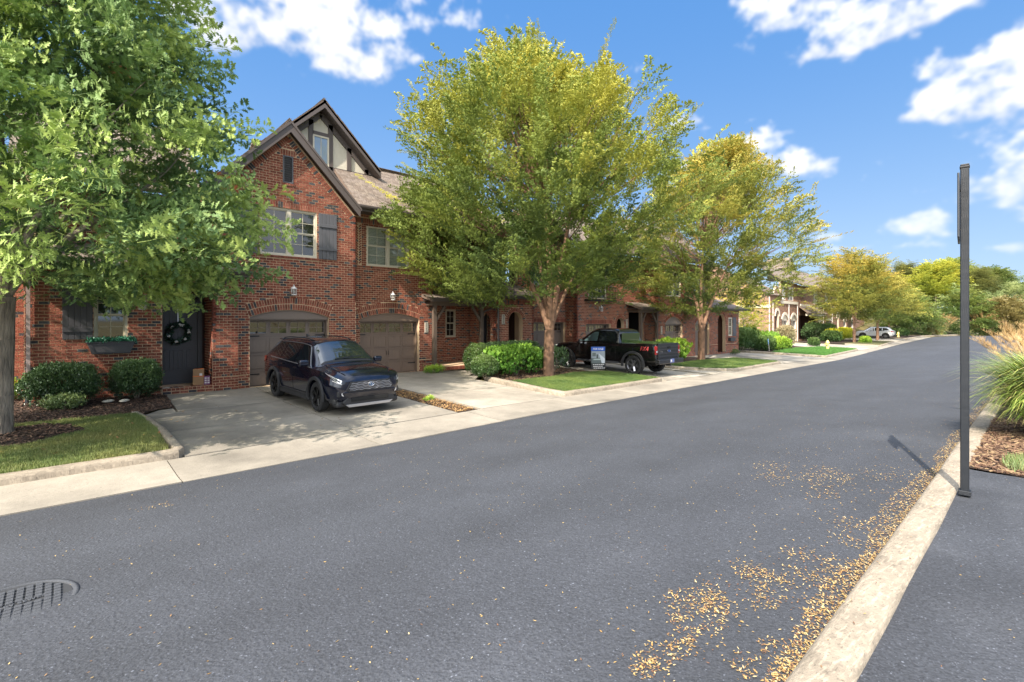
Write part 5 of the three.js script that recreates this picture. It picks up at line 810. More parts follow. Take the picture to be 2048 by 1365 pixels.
tree('zelkova_tree', 'yellowing street tree with orange tinted leaves past the pickup', {
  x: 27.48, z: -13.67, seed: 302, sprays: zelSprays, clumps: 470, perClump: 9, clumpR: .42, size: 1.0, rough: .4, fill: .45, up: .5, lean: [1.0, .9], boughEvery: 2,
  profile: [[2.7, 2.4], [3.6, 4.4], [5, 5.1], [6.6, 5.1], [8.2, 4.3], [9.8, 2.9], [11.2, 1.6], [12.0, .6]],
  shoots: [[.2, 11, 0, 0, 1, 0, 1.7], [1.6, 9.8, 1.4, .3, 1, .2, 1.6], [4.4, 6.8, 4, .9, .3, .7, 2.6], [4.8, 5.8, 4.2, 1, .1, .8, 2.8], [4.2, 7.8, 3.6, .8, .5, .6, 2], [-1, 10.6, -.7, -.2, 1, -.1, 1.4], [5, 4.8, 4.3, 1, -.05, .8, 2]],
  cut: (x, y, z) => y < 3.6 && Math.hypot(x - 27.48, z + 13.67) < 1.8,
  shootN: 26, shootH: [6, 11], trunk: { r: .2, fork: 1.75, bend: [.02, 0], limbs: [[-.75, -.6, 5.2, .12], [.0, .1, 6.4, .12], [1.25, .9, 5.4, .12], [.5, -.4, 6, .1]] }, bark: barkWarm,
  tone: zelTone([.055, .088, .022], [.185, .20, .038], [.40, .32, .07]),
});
const smallZel = (label, x, z, seed, H, R, group, warm) => tree('zelkova_tree', label, {
  x, z, seed, sprays: farSprays, clumps: 150, perClump: 12, clumpR: .6, size: .82, rough: .3, fill: .45, up: .6, boughEvery: 3, group,
  profile: [[2.5, R * .5], [3.3, R * .95], [H * .5, R], [H * .7, R * .85], [H * .88, R * .5], [H, R * .15]], trunk: { r: .16, fork: 1.7, limbs: [[-.5, -.3, H * .5, .09], [.1, .1, H * .62, .09], [.7, .4, H * .5, .08]] }, bark: barkWarm,
  shoots: [[0, H - .6, 0, 0, 1, 0, 1.4], [R * .4, H - 1.3, .4, .1, 1, 0, 1.4], [-R * .3, H - 1, 0, -.1, 1, 0, 1.1]], tone: warm ? zelTone([.07, .10, .022], [.18, .18, .032], [.36, .27, .05]) : zelTone([.055, .09, .02], [.14, .175, .03], [.30, .27, .045]),
});
smallZel('round yellow street tree in the lawn before the far tan houses', 66.2, -14.9, 311, 9.4, 4.6, null, true);
smallZel('yellow street tree with trunk beside the white parked car', 80.0, -15.4, 312, 8.6, 4.4, null, true);
smallZel('green yellow street tree beyond the white parked car', 97, -17.2, 313, 8, 4.6, null, false);
tree('small_tree', 'slender multi-stemmed yellow green tree between the two house rows', { x: 45.5, z: -18.6, seed: 321, sprays: farSprays, clumps: 46, perClump: 7, clumpR: .45, size: .6, rough: .4, fill: .6, up: .6, boughEvery: 1, profile: [[1.2, 1.2], [2.2, 2.0], [3.4, 2.2], [4.4, 1.4], [5, .4]], trunk: { r: .05, fork: .3, limbs: [[-.7, .2, 2.6, .05], [.1, -.2, 3.2, .05], [.8, .3, 2.7, .045]] }, tone: zelTone([.10, .15, .02], [.26, .26, .03], [.46, .38, .05]) });
// the oak on the left
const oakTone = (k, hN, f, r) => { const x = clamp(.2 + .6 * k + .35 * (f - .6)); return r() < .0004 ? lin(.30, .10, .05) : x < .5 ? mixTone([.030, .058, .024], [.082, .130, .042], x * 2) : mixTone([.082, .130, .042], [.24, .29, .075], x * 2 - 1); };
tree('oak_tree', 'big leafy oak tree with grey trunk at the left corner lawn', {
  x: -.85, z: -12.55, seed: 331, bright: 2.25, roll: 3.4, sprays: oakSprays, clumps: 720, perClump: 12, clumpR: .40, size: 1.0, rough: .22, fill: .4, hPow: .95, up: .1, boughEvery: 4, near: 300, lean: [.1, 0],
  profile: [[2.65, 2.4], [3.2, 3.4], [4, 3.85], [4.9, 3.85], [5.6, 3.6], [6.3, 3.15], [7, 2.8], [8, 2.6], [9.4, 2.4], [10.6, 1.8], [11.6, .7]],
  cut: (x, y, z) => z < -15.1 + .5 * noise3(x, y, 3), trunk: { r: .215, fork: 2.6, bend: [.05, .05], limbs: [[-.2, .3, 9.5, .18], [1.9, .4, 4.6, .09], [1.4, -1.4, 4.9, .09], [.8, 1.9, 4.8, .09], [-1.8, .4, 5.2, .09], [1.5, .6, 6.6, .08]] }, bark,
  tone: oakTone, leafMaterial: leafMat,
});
// trees beyond the end of the street
const hillY = (x, z) => ground(x, clamp(z, -17, 0)) - .1 + hill(x, z);
const at = (px, depth) => { const l = (px - 1024) / FOCAL * depth; return [depth * FORWARD[0] + l * RIGHT[0], depth * FORWARD[1] + l * RIGHT[1]]; };
const broad = (H, R, b = .12) => [[H * b, R * .55], [H * (b + .12), R * .9], [H * .45, R], [H * .7, R * .8], [H * .88, R * .45], [H, R * .1]], cone = (H, R) => [[H * .06, R * .8], [H * .2, R], [H * .5, R * .68], [H * .8, R * .3], [H, R * .05]];
const GREEN = zelTone([.035, .065, .018], [.085, .125, .030], [.18, .20, .045]), MID = zelTone([.06, .10, .02], [.14, .175, .032], [.27, .28, .05]), GOLD = zelTone([.08, .115, .02], [.20, .23, .03], [.40, .37, .05]), CEDAR = zelTone([.035, .055, .018], [.085, .10, .026], [.17, .165, .04]), PALE = zelTone([.07, .10, .04], [.15, .19, .075], [.28, .31, .13]);
for (const [px, d, H, R, kind, label] of [
  [1812, 128, 17.5, 4.6, 'c', 'dark pointed cedar left of the golden tree on the far rise'], [1872, 122, 17.5, 6.6, 'g', 'bright golden yellow tree at the end of the street'], [1850, 150, 20, 4, 'c', 'slim dark cedar tip just behind the golden tree'],
  [1905, 132, 20, 6.5, 'm', 'mid green tree between golden tree and the black sign post'], [1955, 118, 18, 7.2, 'c', 'broad olive cedar right of the black sign post'], [1985, 132, 17, 7, 'e', 'dark green tree behind the olive cedar on the right'],
  [2028, 110, 16.5, 7, 'p', 'pale grey green tree with thin bare branches at the right edge'], [2085, 120, 17, 8, 'e', 'dark green tree partly outside the right edge'], [1775, 160, 13, 6, 'e', 'dark green tree above the white parked car far behind'], [1690, 170, 15, 8, 'e', 'far green tree behind the yellow street tree'], [1740, 165, 15, 8, 'm', 'far mid green tree behind the white parked car'],
  [2150, 105, 15, 8, 'm', 'mid green tree far outside to the right'], [1925, 150, 19, 8, 'e', 'far dark green tree behind the black sign post'],
]) {
  const [x, z] = at(px, d * 1.22), y = hillY(x, z);
  tree(kind === 'c' ? 'cedar_tree' : 'far_tree', label, { x, y, z, seed: 400 + px, sprays: kind === 'c' ? needleSprays : farSprays, clumps: kind === 'p' ? 90 : 170, perClump: 12, clumpR: kind === 'c' ? .8 : 1.0, size: kind === 'p' ? 1.3 : 1.75, rough: .35, fill: .4, up: kind === 'c' ? .1 : .35, boughEvery: kind === 'p' ? 1 : 5, profile: kind === 'c' ? cone(H * .74, R * 1.15) : broad(H * .72, R * 1.2), trunk: { r: .28, fork: H * .16 }, tone: { g: GOLD, m: MID, e: GREEN, c: CEDAR, p: PALE }[kind], bark: kind === 'p' ? mat({ color: lin(.5, .48, .44), roughness: .9 }) : bark });
}
for (const [px, d, H, R, label] of [[1925, 98, 8.2, 4.6, 'dark glossy magnolia bush behind the black sign post'], [1818, 90, 7, 3.8, 'rounded dark green tree right of the white parked car'], [2010, 95, 6, 4.5, 'brownish green bush above the ornamental grass at the right edge']]) { const [x, z] = at(px, d); tree('magnolia_tree', label, { x, z, y: hillY(x, z), seed: 500 + px, sprays: farSprays, clumps: 130, perClump: 11, clumpR: .8, size: 1.2, rough: .25, fill: .4, up: .3, profile: [[.3, R * .8], [H * .25, R], [H * .6, R * .75], [H * .85, R * .35], [H, .2]], trunk: { r: .15, fork: .8 }, tone: px === 2010 ? zelTone([.06, .06, .02], [.12, .10, .03], [.2, .16, .06]) : GREEN, leafMaterial: waxLeaf }); }

// ---- shrubs: leaves over a clipped or loose mound
const sprig = (seed, leaf, n, s) => { const r = rng(seed), out = []; for (let i = 0; i < n; i++) out.push(clean(leaf.clone().applyMatrix4(M4(V((r() - .5) * s, (r() - .4) * s, (r() - .5) * s), Q((r() - .3) * 1.6, r() * 6.28, (r() - .5) * 1.2), .7 + .6 * r())))); return mergeGeometries(out); };
const boxSprigs = [1, 2, 3].map((k) => sprig(k, leafShape(.034, .02), 10, .085)), hollySprigs = [4, 5, 6].map((k) => sprig(k, leafShape(.048, .028), 9, .10)), bigSprigs = [7, 8].map((k) => sprig(k, leafShape(.12, .08), 10, .3));
function shrub(name, label, x, z, [w, h, d], o) {
  const r = rng(o.seed), y = o.y ?? ground(x, z) + .1, t = thing(name, label, o.category ?? 'shrub', [x, y, z], o.turn ?? 0, o.group), lists = o.sprigs.map(() => []), e = o.power ?? 2.6;
  for (let i = 0; i < o.n; i++) {
    let a = V(r() - .5, r() - .35, r() - .5).normalize(); const k = Math.pow(Math.pow(Math.abs(a.x), e) + Math.pow(Math.abs(a.y), e) + Math.pow(Math.abs(a.z), e), -1 / e), bump = 1 + (o.rough ?? .12) * 2 * (noise3(a.x * 3 + o.seed, a.y * 3, a.z * 3) - .5), f = k * bump * (r() < .7 ? .9 + .12 * r() : .45 + .45 * r());
    const p = V(a.x * f * w / 2, h * .5 + a.y * f * h / 2, a.z * f * d / 2); if (p.y < .03) continue;
    if (o.gap && p.y < h * .25 && r() < .6) continue;
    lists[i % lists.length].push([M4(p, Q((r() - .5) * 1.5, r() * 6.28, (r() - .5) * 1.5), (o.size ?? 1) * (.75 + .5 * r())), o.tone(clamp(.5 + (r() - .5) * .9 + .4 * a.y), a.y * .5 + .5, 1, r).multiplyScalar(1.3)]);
  }
  const stems = []; for (let k = 0; k < 9; k++) { const a = r() * 6.28, q = .3 + .5 * r(); stems.push(limb([V(0, -.12, 0), V(Math.cos(a) * w * .1, h * .25, Math.sin(a) * d * .1), V(Math.cos(a) * w * .42 * q, h * (.4 + .4 * r()), Math.sin(a) * d * .42 * q)], [.018, .012, .005], 5)); } part(t, 'stem', stems.map(clean), bark);
  lists.forEach((l, i) => scatter(t, 'foliage', o.sprigs[i], o.leafMaterial ?? waxLeaf, l, i === 0 ? o.near ?? 0 : 0, 'leaf', toneLeaf(o.leafMaterial ?? waxLeaf))); return t;
}
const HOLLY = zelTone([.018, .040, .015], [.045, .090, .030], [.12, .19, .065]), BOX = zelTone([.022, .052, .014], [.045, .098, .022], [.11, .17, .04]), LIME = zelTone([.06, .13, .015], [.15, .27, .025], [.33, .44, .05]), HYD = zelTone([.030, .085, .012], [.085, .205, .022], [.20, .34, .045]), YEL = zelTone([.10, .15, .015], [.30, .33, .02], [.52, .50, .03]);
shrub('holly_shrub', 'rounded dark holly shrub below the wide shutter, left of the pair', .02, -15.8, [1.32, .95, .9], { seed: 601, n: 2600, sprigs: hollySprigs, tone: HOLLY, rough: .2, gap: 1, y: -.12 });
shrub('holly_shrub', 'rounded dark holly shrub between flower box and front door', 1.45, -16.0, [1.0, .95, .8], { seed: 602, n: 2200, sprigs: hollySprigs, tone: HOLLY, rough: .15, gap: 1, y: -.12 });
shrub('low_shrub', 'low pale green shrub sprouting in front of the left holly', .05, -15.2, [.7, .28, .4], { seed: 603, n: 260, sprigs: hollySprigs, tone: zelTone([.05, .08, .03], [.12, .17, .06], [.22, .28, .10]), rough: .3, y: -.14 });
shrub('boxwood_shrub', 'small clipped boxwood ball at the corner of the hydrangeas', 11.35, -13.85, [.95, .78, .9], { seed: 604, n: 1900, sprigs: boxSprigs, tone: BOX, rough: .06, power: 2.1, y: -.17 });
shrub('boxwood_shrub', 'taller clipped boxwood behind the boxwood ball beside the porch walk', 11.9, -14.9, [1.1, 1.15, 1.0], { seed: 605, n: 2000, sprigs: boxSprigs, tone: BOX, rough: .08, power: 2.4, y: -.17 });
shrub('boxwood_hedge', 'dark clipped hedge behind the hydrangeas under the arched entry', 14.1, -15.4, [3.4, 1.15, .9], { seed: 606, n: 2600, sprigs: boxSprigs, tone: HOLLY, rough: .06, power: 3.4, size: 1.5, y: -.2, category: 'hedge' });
const hydLeaf = leafShape(.165, .115, 2);
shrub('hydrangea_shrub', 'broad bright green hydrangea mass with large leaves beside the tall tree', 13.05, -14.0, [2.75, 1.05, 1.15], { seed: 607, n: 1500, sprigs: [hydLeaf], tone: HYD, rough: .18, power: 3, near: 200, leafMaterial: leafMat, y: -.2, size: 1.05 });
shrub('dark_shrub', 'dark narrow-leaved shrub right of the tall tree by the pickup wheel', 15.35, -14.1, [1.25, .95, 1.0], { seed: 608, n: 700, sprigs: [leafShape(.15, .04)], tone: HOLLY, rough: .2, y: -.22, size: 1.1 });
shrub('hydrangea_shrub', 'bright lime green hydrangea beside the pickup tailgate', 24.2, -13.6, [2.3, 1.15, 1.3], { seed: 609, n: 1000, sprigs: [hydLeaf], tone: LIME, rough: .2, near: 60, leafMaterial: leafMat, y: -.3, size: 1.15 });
shrub('weed_tuft', 'small green weed tuft at the foot of the wall beside the brown garage', 10.95, -16.55, [.75, .26, .4], { seed: 610, n: 200, sprigs: hollySprigs, tone: LIME, rough: .4, y: -.2, category: 'weed' });
shrub('weed_tuft', 'tiny green weed growing in the litter strip between the drives', 7.5, -11.6, [.3, .12, .25], { seed: 611, n: 50, sprigs: boxSprigs, tone: LIME, rough: .4, y: -.35, category: 'weed' });
shrub('weed_tuft', 'small dark weed tuft on the drive before the low arched entry', 34.9, -14.9, [.7, .3, .5], { seed: 612, n: 120, sprigs: hollySprigs, tone: BOX, rough: .4, y: -.5, category: 'weed' });
for (const [x, z, w, h, d, tone, label, sg] of [[39.4, -16.3, 3.2, 1.5, 1.8, BOX, 'dark green clipped shrub at the corner of the low entry wing'], [41.6, -15.6, 2.2, .95, 1.5, BOX, 'low green shrub beside the blue flag stake'], [43.9, -15.1, 1.9, .85, 1.4, LIME, 'low yellow green shrub in front of the far bed'], [45.2, -18.2, 2.4, 1.6, 1.6, BOX, 'rounded green shrub below the slender tree'], [47.8, -17.4, 2.8, 1.2, 1.6, HYD, 'bright green clipped shrub before the arched far garages'], [50.3, -16.8, 1.7, 1.7, 1.4, zelTone([.10, .11, .05], [.22, .20, .10], [.34, .28, .16]), 'pale dry shrub right of the far bed'], [68.4, -19.5, 4.8, 2.0, 2, HOLLY, 'long dark clipped hedge before the far timber porch'], [65.5, -17.0, 2.6, 1.1, 1.8, BOX, 'round green shrub in front of the yellow bushes'], [68.8, -17.4, 4.4, 1.3, 1.8, YEL, 'bright yellow leafy bush left of the round street tree'], [76.5, -18.4, 3.2, 1.4, 1.8, YEL, 'bright yellow leafy bush right of the round street tree'], [73.8, -19.6, 3.2, 1.9, 1.8, BOX, 'dark clipped shrub behind the round street tree'], [54.5, -15.6, .8, .5, .6, BOX, 'small dark shrub by the hydrant lawn edge'], [66.8, -14.0, 1.2, .5, .8, LIME, 'small low green shrub at the far lawn edge'], [100, -16.5, 5, 1.2, 2.5, BOX, 'low dark hedge behind the second yellow hydrant']])
  shrub(/hedge/.test(label) ? 'clipped_hedge' : 'round_shrub', label, x, z, [w, h, d], { seed: 620 + x * 10 | 0, n: 420, sprigs: bigSprigs, tone, rough: .12, power: 2.8, size: 1.1, leafMaterial: leafMat, y: ground(x, z) + .05, category: /hedge/.test(label) ? 'hedge' : 'shrub' });
shrub('ivy_shrub', 'yellow green shrub at the side wall behind the rain pipe', -1.1, -17.2, [.7, .6, .8], { seed: 640, n: 300, sprigs: hollySprigs, tone: LIME, rough: .3, y: -.1 });

// ---- ornamental grass: arching blades and golden plumes
const bladeCurve = (len, arch, w, seg = 6) => { const pos = [], P = []; for (let i = 0; i <= seg; i++) { const t = i / seg, y = len * Math.sin(Math.min(1.57 + arch, t * (1.2 + arch))) / (1.2 + arch) * 1.15, z = len * (1 - Math.cos(t * (1.2 + arch))) / (1.2 + arch) * .8; P.push([y, z, w * (1 - Math.pow(t, 2.2))]); } for (let i = 0; i < seg; i++) { const [y0, z0, w0] = P[i], [y1, z1, w1] = P[i + 1]; pos.push(-w0, y0, z0, w0, y0, z0, w1, y1, z1, -w0, y0, z0, w1, y1, z1, -w1, y1, z1); } const g = new THREE.BufferGeometry(); g.setAttribute('position', new THREE.Float32BufferAttribute(pos, 3)); g.computeVertexNormals(); return g; };
const BL = [bladeCurve(1.25, .5, .008), bladeCurve(1.35, .9, .0075), bladeCurve(1.1, 1.3, .007)];
const plumeGeo = (() => { const r = rng(77), out = []; const stalk = limb([V(0, 0, 0), V(0, .7, .03), V(0, 1.3, .12), V(0, 1.62, .26)], [.003, .0025, .002, .001], 4); out.push(clean(stalk)); const C = new THREE.CatmullRomCurve3([V(0, 1.25, .1), V(0, 1.45, .17), V(0, 1.62, .28)]); const strand = leafShape(.17, .006); for (let i = 0; i < 90; i++) { const t = r(), p = C.getPoint(t); out.push(clean(strand.clone().applyMatrix4(M4(p, Q(.25 + .5 * (r() - .3), r() * 6.28, .15 + .35 * r(), 'YXZ'), (1 - .5 * t) * (.6 + .6 * r()))))); } return mergeGeometries(out); })();
function grassClump(label, x, z, s, n, plumes, seed, y, group, faded) {
  const r = rng(seed), t = thing('ornamental_grass', label, 'ornamental grass', [x, y ?? ground(x, z) + .08, z], 0, group), L = BL.map(() => []), P = [];
  for (let i = 0; i < n; i++) { const a = r() * 6.28, q = .26 * s * Math.sqrt(r()), k = r(), c = k < .5 ? mixTone([.09, .17, .02], [.22, .32, .04], r()) : k < .85 ? mixTone([.22, .31, .045], [.48, .50, .12], r()) : mixTone([.36, .30, .10], [.55, .45, .2], r()); L[i % 3].push([M4(V(Math.sin(a) * q, 0, Math.cos(a) * q), Q((r() - .5) * .3 - .1, a + (r() - .5) * .8, (r() - .5) * .3), s * (.6 + .55 * r())), faded ? c.lerp(lin(.42, .36, .17), .45) : c]); }
  for (let i = 0; i < plumes; i++) { const a = r() * 6.28, q = .2 * s * Math.sqrt(r()); P.push([M4(V(Math.sin(a) * q, 0, Math.cos(a) * q), Q(.05 + .5 * r(), a, (r() - .5) * .3), s * (.75 + .35 * r())), mixTone([.30, .18, .06], [.56, .38, .16], r())]); }
  L.forEach((l, i) => scatter(t, 'blades', BL[i], blade, l)); if (plumes) scatter(t, 'plumes', plumeGeo, blade, P); return t;
}
grassClump('tall arching ornamental grass with golden plumes nearest the black sign post', 11.3, .1, 1.30, 4600, 9, 701);
grassClump('ornamental grass clump behind the nearest one along the kerb', 13.4, .15, 1.15, 2000, 9, 702); grassClump('third ornamental grass clump along the kerb, mostly golden plumes', 15.3, .0, 1.15, 1300, 14, 703); grassClump('ornamental grass clump at the right edge near the path', 11.6, 1.5, 1.15, 1400, 6, 704);
grassClump('fourth ornamental grass clump along the near kerb', 17.8, .1, 1.15, 800, 30, 705); grassClump('fifth ornamental grass clump along the near kerb', 21, .1, 1.15, 600, 40, 706); grassClump('sixth ornamental grass clump along the near kerb', 25, .2, 1.2, 500, 50, 707);
for (const [px, d, s, label] of [[1856, 92, 2.3, 'far mound of grass left of the magnolia, nearer the hydrant'], [1880, 93, 2.4, 'far mound of grass next to the magnolia at the street end'], [1968, 96, 2.9, 'far mound of grass right of the black sign post'], [1990, 99, 2.6, 'far mound of grass below the brownish bush']]) { const [x, z] = at(px, d); grassClump(label, x, z, s, 700, 110, 710 + px, ground(x, z) + .08, null, true); }
tag(scatter(scene, 'ground_cover', bladeGeo, blade, (() => { const r = rng(66), l = []; for (let i = 0; i < 260; i++) { const a = r() * 6.28, q = .35 * Math.sqrt(r()); l.push([M4(V(8.75 + q * Math.cos(a) * 1.3, .11, -.15 + q * .6 * Math.sin(a)), Q((r() - .5) * .6, r() * 6.28, (r() - .5) * .6), 1 + r()), lin(.16 + .1 * r(), .22 + .08 * r(), .09)]); } return l; })()), 'thin pale weeds at the edge of the path below the tall grass', null, null, 'stuff');
// ---------------------------------------------------------------- vehicles
const csg = new Evaluator(); csg.attributes = ['position', 'normal']; csg.useGroups = false;
// a body lofted through stations [z, [ [x, y] ... ]] from bottom centre to roof centre, mirrored
function lofted(stations) {
  const n = stations[0][1].length, zs = stations.map((s) => s[0]);
  const at = (z, ring) => {                                       // -> [x, y] on the right half
    let i = 0; while (i < zs.length - 2 && z > zs[i + 1]) i++; const t = clamp((z - zs[i]) / (zs[i + 1] - zs[i])), k = Math.min(n - 2, Math.floor(ring)), f = ring - k;
    const val = (c) => { const g = (j) => { const s = stations[clamp(j, 0, stations.length - 1)][1]; return lerp(s[k][c], s[k + 1][c], f); }; const p0 = g(i - 1), p1 = g(i), p2 = g(i + 1), p3 = g(i + 2), h = zs[i + 1] - zs[i], m1 = i > 0 ? (p2 - p0) / (zs[i + 1] - zs[i - 1]) : (p2 - p1) / h, m2 = i < zs.length - 2 ? (p3 - p1) / (zs[i + 2] - zs[i]) : (p2 - p1) / h, a = t * t * t, b = t * t, lo = Math.min(p1, p2) - .02, hi = Math.max(p1, p2) + .02; return clamp((2 * a - 3 * b + 1) * p1 + (a - 2 * b + t) * m1 * h + (-2 * a + 3 * b) * p2 + (a - b) * m2 * h, lo, hi); };
    return [val(0), val(1)];
  };
  const point = (z, ring, side, off = 0) => { const p = at(z, ring); if (!off) return V(side * p[0], p[1], z); const a = at(z, Math.max(0, ring - .02)), b = at(z, Math.min(n - 1, ring + .02)), c = at(z - .02, ring), d = at(z + .02, ring), e1 = V(b[0] - a[0], b[1] - a[1], 0), e2 = V(d[0] - c[0], d[1] - c[1], .04), nn = e2.cross(e1).normalize(); if (nn.x * 1 + nn.y * .5 < 0) nn.negate(); return V(side * (p[0] + nn.x * off), p[1] + nn.y * off, z + nn.z * off); };
  const solid = (step = .06, sub = 4) => {
    const rows = [], pos = [], idx = [], L = []; for (let i = 0; i < zs.length - 1; i++) { const m = Math.max(1, Math.ceil((zs[i + 1] - zs[i]) / step)); for (let k = 0; k < m; k++) L.push(lerp(zs[i], zs[i + 1], k / m)); } L.push(zs[zs.length - 1]);
    for (const z of L) { const row = []; for (let k = 0; k <= (n - 1) * sub; k++) row.push(point(z, k / sub, 1)); for (let k = (n - 1) * sub - 1; k >= 1; k--) row.push(point(z, k / sub, -1)); rows.push(row); }
    const m = rows[0].length; rows.forEach((r) => r.forEach((p) => pos.push(p.x, p.y, p.z)));
    for (let i = 0; i < rows.length - 1; i++) for (let k = 0; k < m; k++) { const a = i * m + k, b = i * m + (k + 1) % m, c = a + m, d = b + m; idx.push(a, c, b, b, c, d); }
    for (const [i, f] of [[0, 1], [rows.length - 1, 0]]) { const c = pos.length / 3; const mean = rows[i].reduce((s, p) => s.add(p), V(0, 0, 0)).multiplyScalar(1 / m); pos.push(mean.x, mean.y, mean.z); for (let k = 0; k < m; k++) { const a = i * m + k, b = i * m + (k + 1) % m; idx.push(...(f ? [c, a, b] : [c, b, a])); } }
    const g = new THREE.BufferGeometry(); g.setAttribute('position', new THREE.Float32BufferAttribute(pos, 3)); g.setIndex(idx); g.computeVertexNormals();
    // make sure it faces outwards
    let vol = 0; for (let i = 0; i < idx.length; i += 3) { const [a, b, c] = [0, 1, 2].map((q) => V(pos[idx[i + q] * 3], pos[idx[i + q] * 3 + 1], pos[idx[i + q] * 3 + 2])); vol += a.dot(b.cross(c)); } if (vol < 0) { for (let i = 0; i < idx.length; i += 3) [idx[i], idx[i + 1]] = [idx[i + 1], idx[i]]; g.setIndex(idx); g.computeVertexNormals(); }
    return g;
  };
  const patch = (z0, z1, r0, r1, side, off = .008, nz = 14, nr = 6) => {   // z0, z1 may depend on the ring position
    const pos = [], idx = []; const F = (q, t) => typeof q === 'function' ? q(t) : q;
    for (let j = 0; j <= nr; j++) for (let i = 0; i <= nz; i++) { const t = j / nr, z = lerp(F(z0, t), F(z1, t), i / nz), p = point(z, lerp(F(r0, i / nz), F(r1, i / nz), t), side, off); pos.push(p.x, p.y, p.z); }
    for (let j = 0; j < nr; j++) for (let i = 0; i < nz; i++) { const a = j * (nz + 1) + i, b = a + nz + 1; idx.push(...(side > 0 ? [a, b, a + 1, a + 1, b, b + 1] : [a, a + 1, b, a + 1, b + 1, b])); }
    const g = new THREE.BufferGeometry(); g.setAttribute('position', new THREE.Float32BufferAttribute(pos, 3)); g.setIndex(idx); g.computeVertexNormals(); return g;
  };
  return { point, solid, patch, at };
}
function cutArches(g, axles, R, y, w) { let A = new Brush(g); A.updateMatrixWorld(); for (const z of axles) { const B = new Brush(new THREE.CylinderGeometry(R, R, w, 40).rotateZ(Math.PI / 2).translate(0, y, z)); B.updateMatrixWorld(); A = csg.evaluate(A, B, SUBTRACTION); } return A.geometry; }
const tyreMat = mat({ color: lin(.018, .018, .019), roughness: .85, bumpMap: withRep(grain, 2), bumpScale: .002 });
function wheel(t, x, y, z, R, W, side, rimMat, style) {
  const w = part(t, 'wheel', (() => { const p = [[R * .66, -W * .42], [R * .72, -W * .49], [R * .88, -W * .5], [R * .97, -W * .42], [R, -W * .3], [R, W * .3], [R * .97, W * .42], [R * .88, W * .5], [R * .72, W * .49], [R * .66, W * .42], [R * .66, -W * .42]]; return new THREE.LatheGeometry(p.map((q) => new THREE.Vector2(...q)), 44).rotateZ(-Math.PI / 2); })(), tyreMat);
  w.position.set(x, y, z); w.name = 'wheel'; const s = side;
  const rim = [new THREE.LatheGeometry([[R * .67, W * .44], [R * .64, W * .40], [R * .60, W * .2], [R * .60, -W * .4]].map((q) => new THREE.Vector2(...q)), 40).rotateZ(-Math.PI / 2 * s)];
  const n = style === 'six' ? 6 : 5;
  for (let k = 0; k < n; k++) { const a = k / n * 6.283 + .3; for (const d of style === 'six' ? [0] : [-.16, .16]) rim.push(bar([s * W * .26, Math.cos(a) * R * .1, Math.sin(a) * R * .1], [s * W * .38, Math.cos(a + d) * R * .64, Math.sin(a + d) * R * .64], style === 'six' ? R * .17 : R * .085, R * .1)); }
  rim.push(cyl(R * .17, R * .15, W * .2, 0, 0, 0, 20).rotateZ(Math.PI / 2).translate(s * W * .3, 0, 0)); for (let k = 0; k < n; k++) { const a = k / n * 6.283; rim.push(cyl(.011, .011, .02, 0, 0, 0, 6).rotateZ(Math.PI / 2).translate(s * (W * .41), Math.cos(a) * R * .12, Math.sin(a) * R * .12)); }
  part(w, 'rim', rim, rimMat); part(w, 'brake_disc', cyl(R * .5, R * .5, .02, 0, 0, 0, 28).rotateZ(Math.PI / 2).translate(s * W * .05, 0, 0), mat({ color: lin(.10, .10, .10), metalness: .7, roughness: .4 })); part(w, 'hub_back', cyl(R * .66, R * .66, .02, 0, 0, 0, 28).rotateZ(Math.PI / 2).translate(-s * W * .2, 0, 0), darkVoid);
  return w;
}
function archRingGeo(axZ, y, R, x, side, w = .06, t = .035, a0 = -.15, a1 = Math.PI + .15) { const s = new THREE.Shape(), N = 28; for (let i = 0; i <= N; i++) { const a = lerp(a0, a1, i / N); s[i ? 'lineTo' : 'moveTo'](axZ + Math.cos(a) * (R + w), y + Math.sin(a) * (R + w)); } for (let i = N; i >= 0; i--) { const a = lerp(a0, a1, i / N); s.lineTo(axZ + Math.cos(a) * (R - .012), y + Math.sin(a) * (R - .012)); } const g = new THREE.ExtrudeGeometry(s, { depth: t, bevelEnabled: true, bevelSize: .008, bevelThickness: .008, bevelSegments: 2 }); return g.rotateY(-Math.PI / 2).translate(side > 0 ? x + t : x, 0, 0).applyMatrix4(new THREE.Matrix4()); }
const plastic = mat({ color: lin(.022, .022, .024), roughness: .6 }), chrome = mat({ color: lin(.62, .62, .64), roughness: .16, metalness: 1 }), silver = mat({ color: lin(.42, .42, .44), roughness: .35, metalness: .7 }), carGlass = phys({ color: lin(.010, .013, .016), roughness: .02, ior: 2.0 }), lensClear = phys({ color: lin(.75, .77, .8), roughness: .08, metalness: .55, clearcoat: 1, clearcoatRoughness: .03 }), redLens = phys({ color: lin(.32, .012, .012), roughness: .12, clearcoat: 1 });
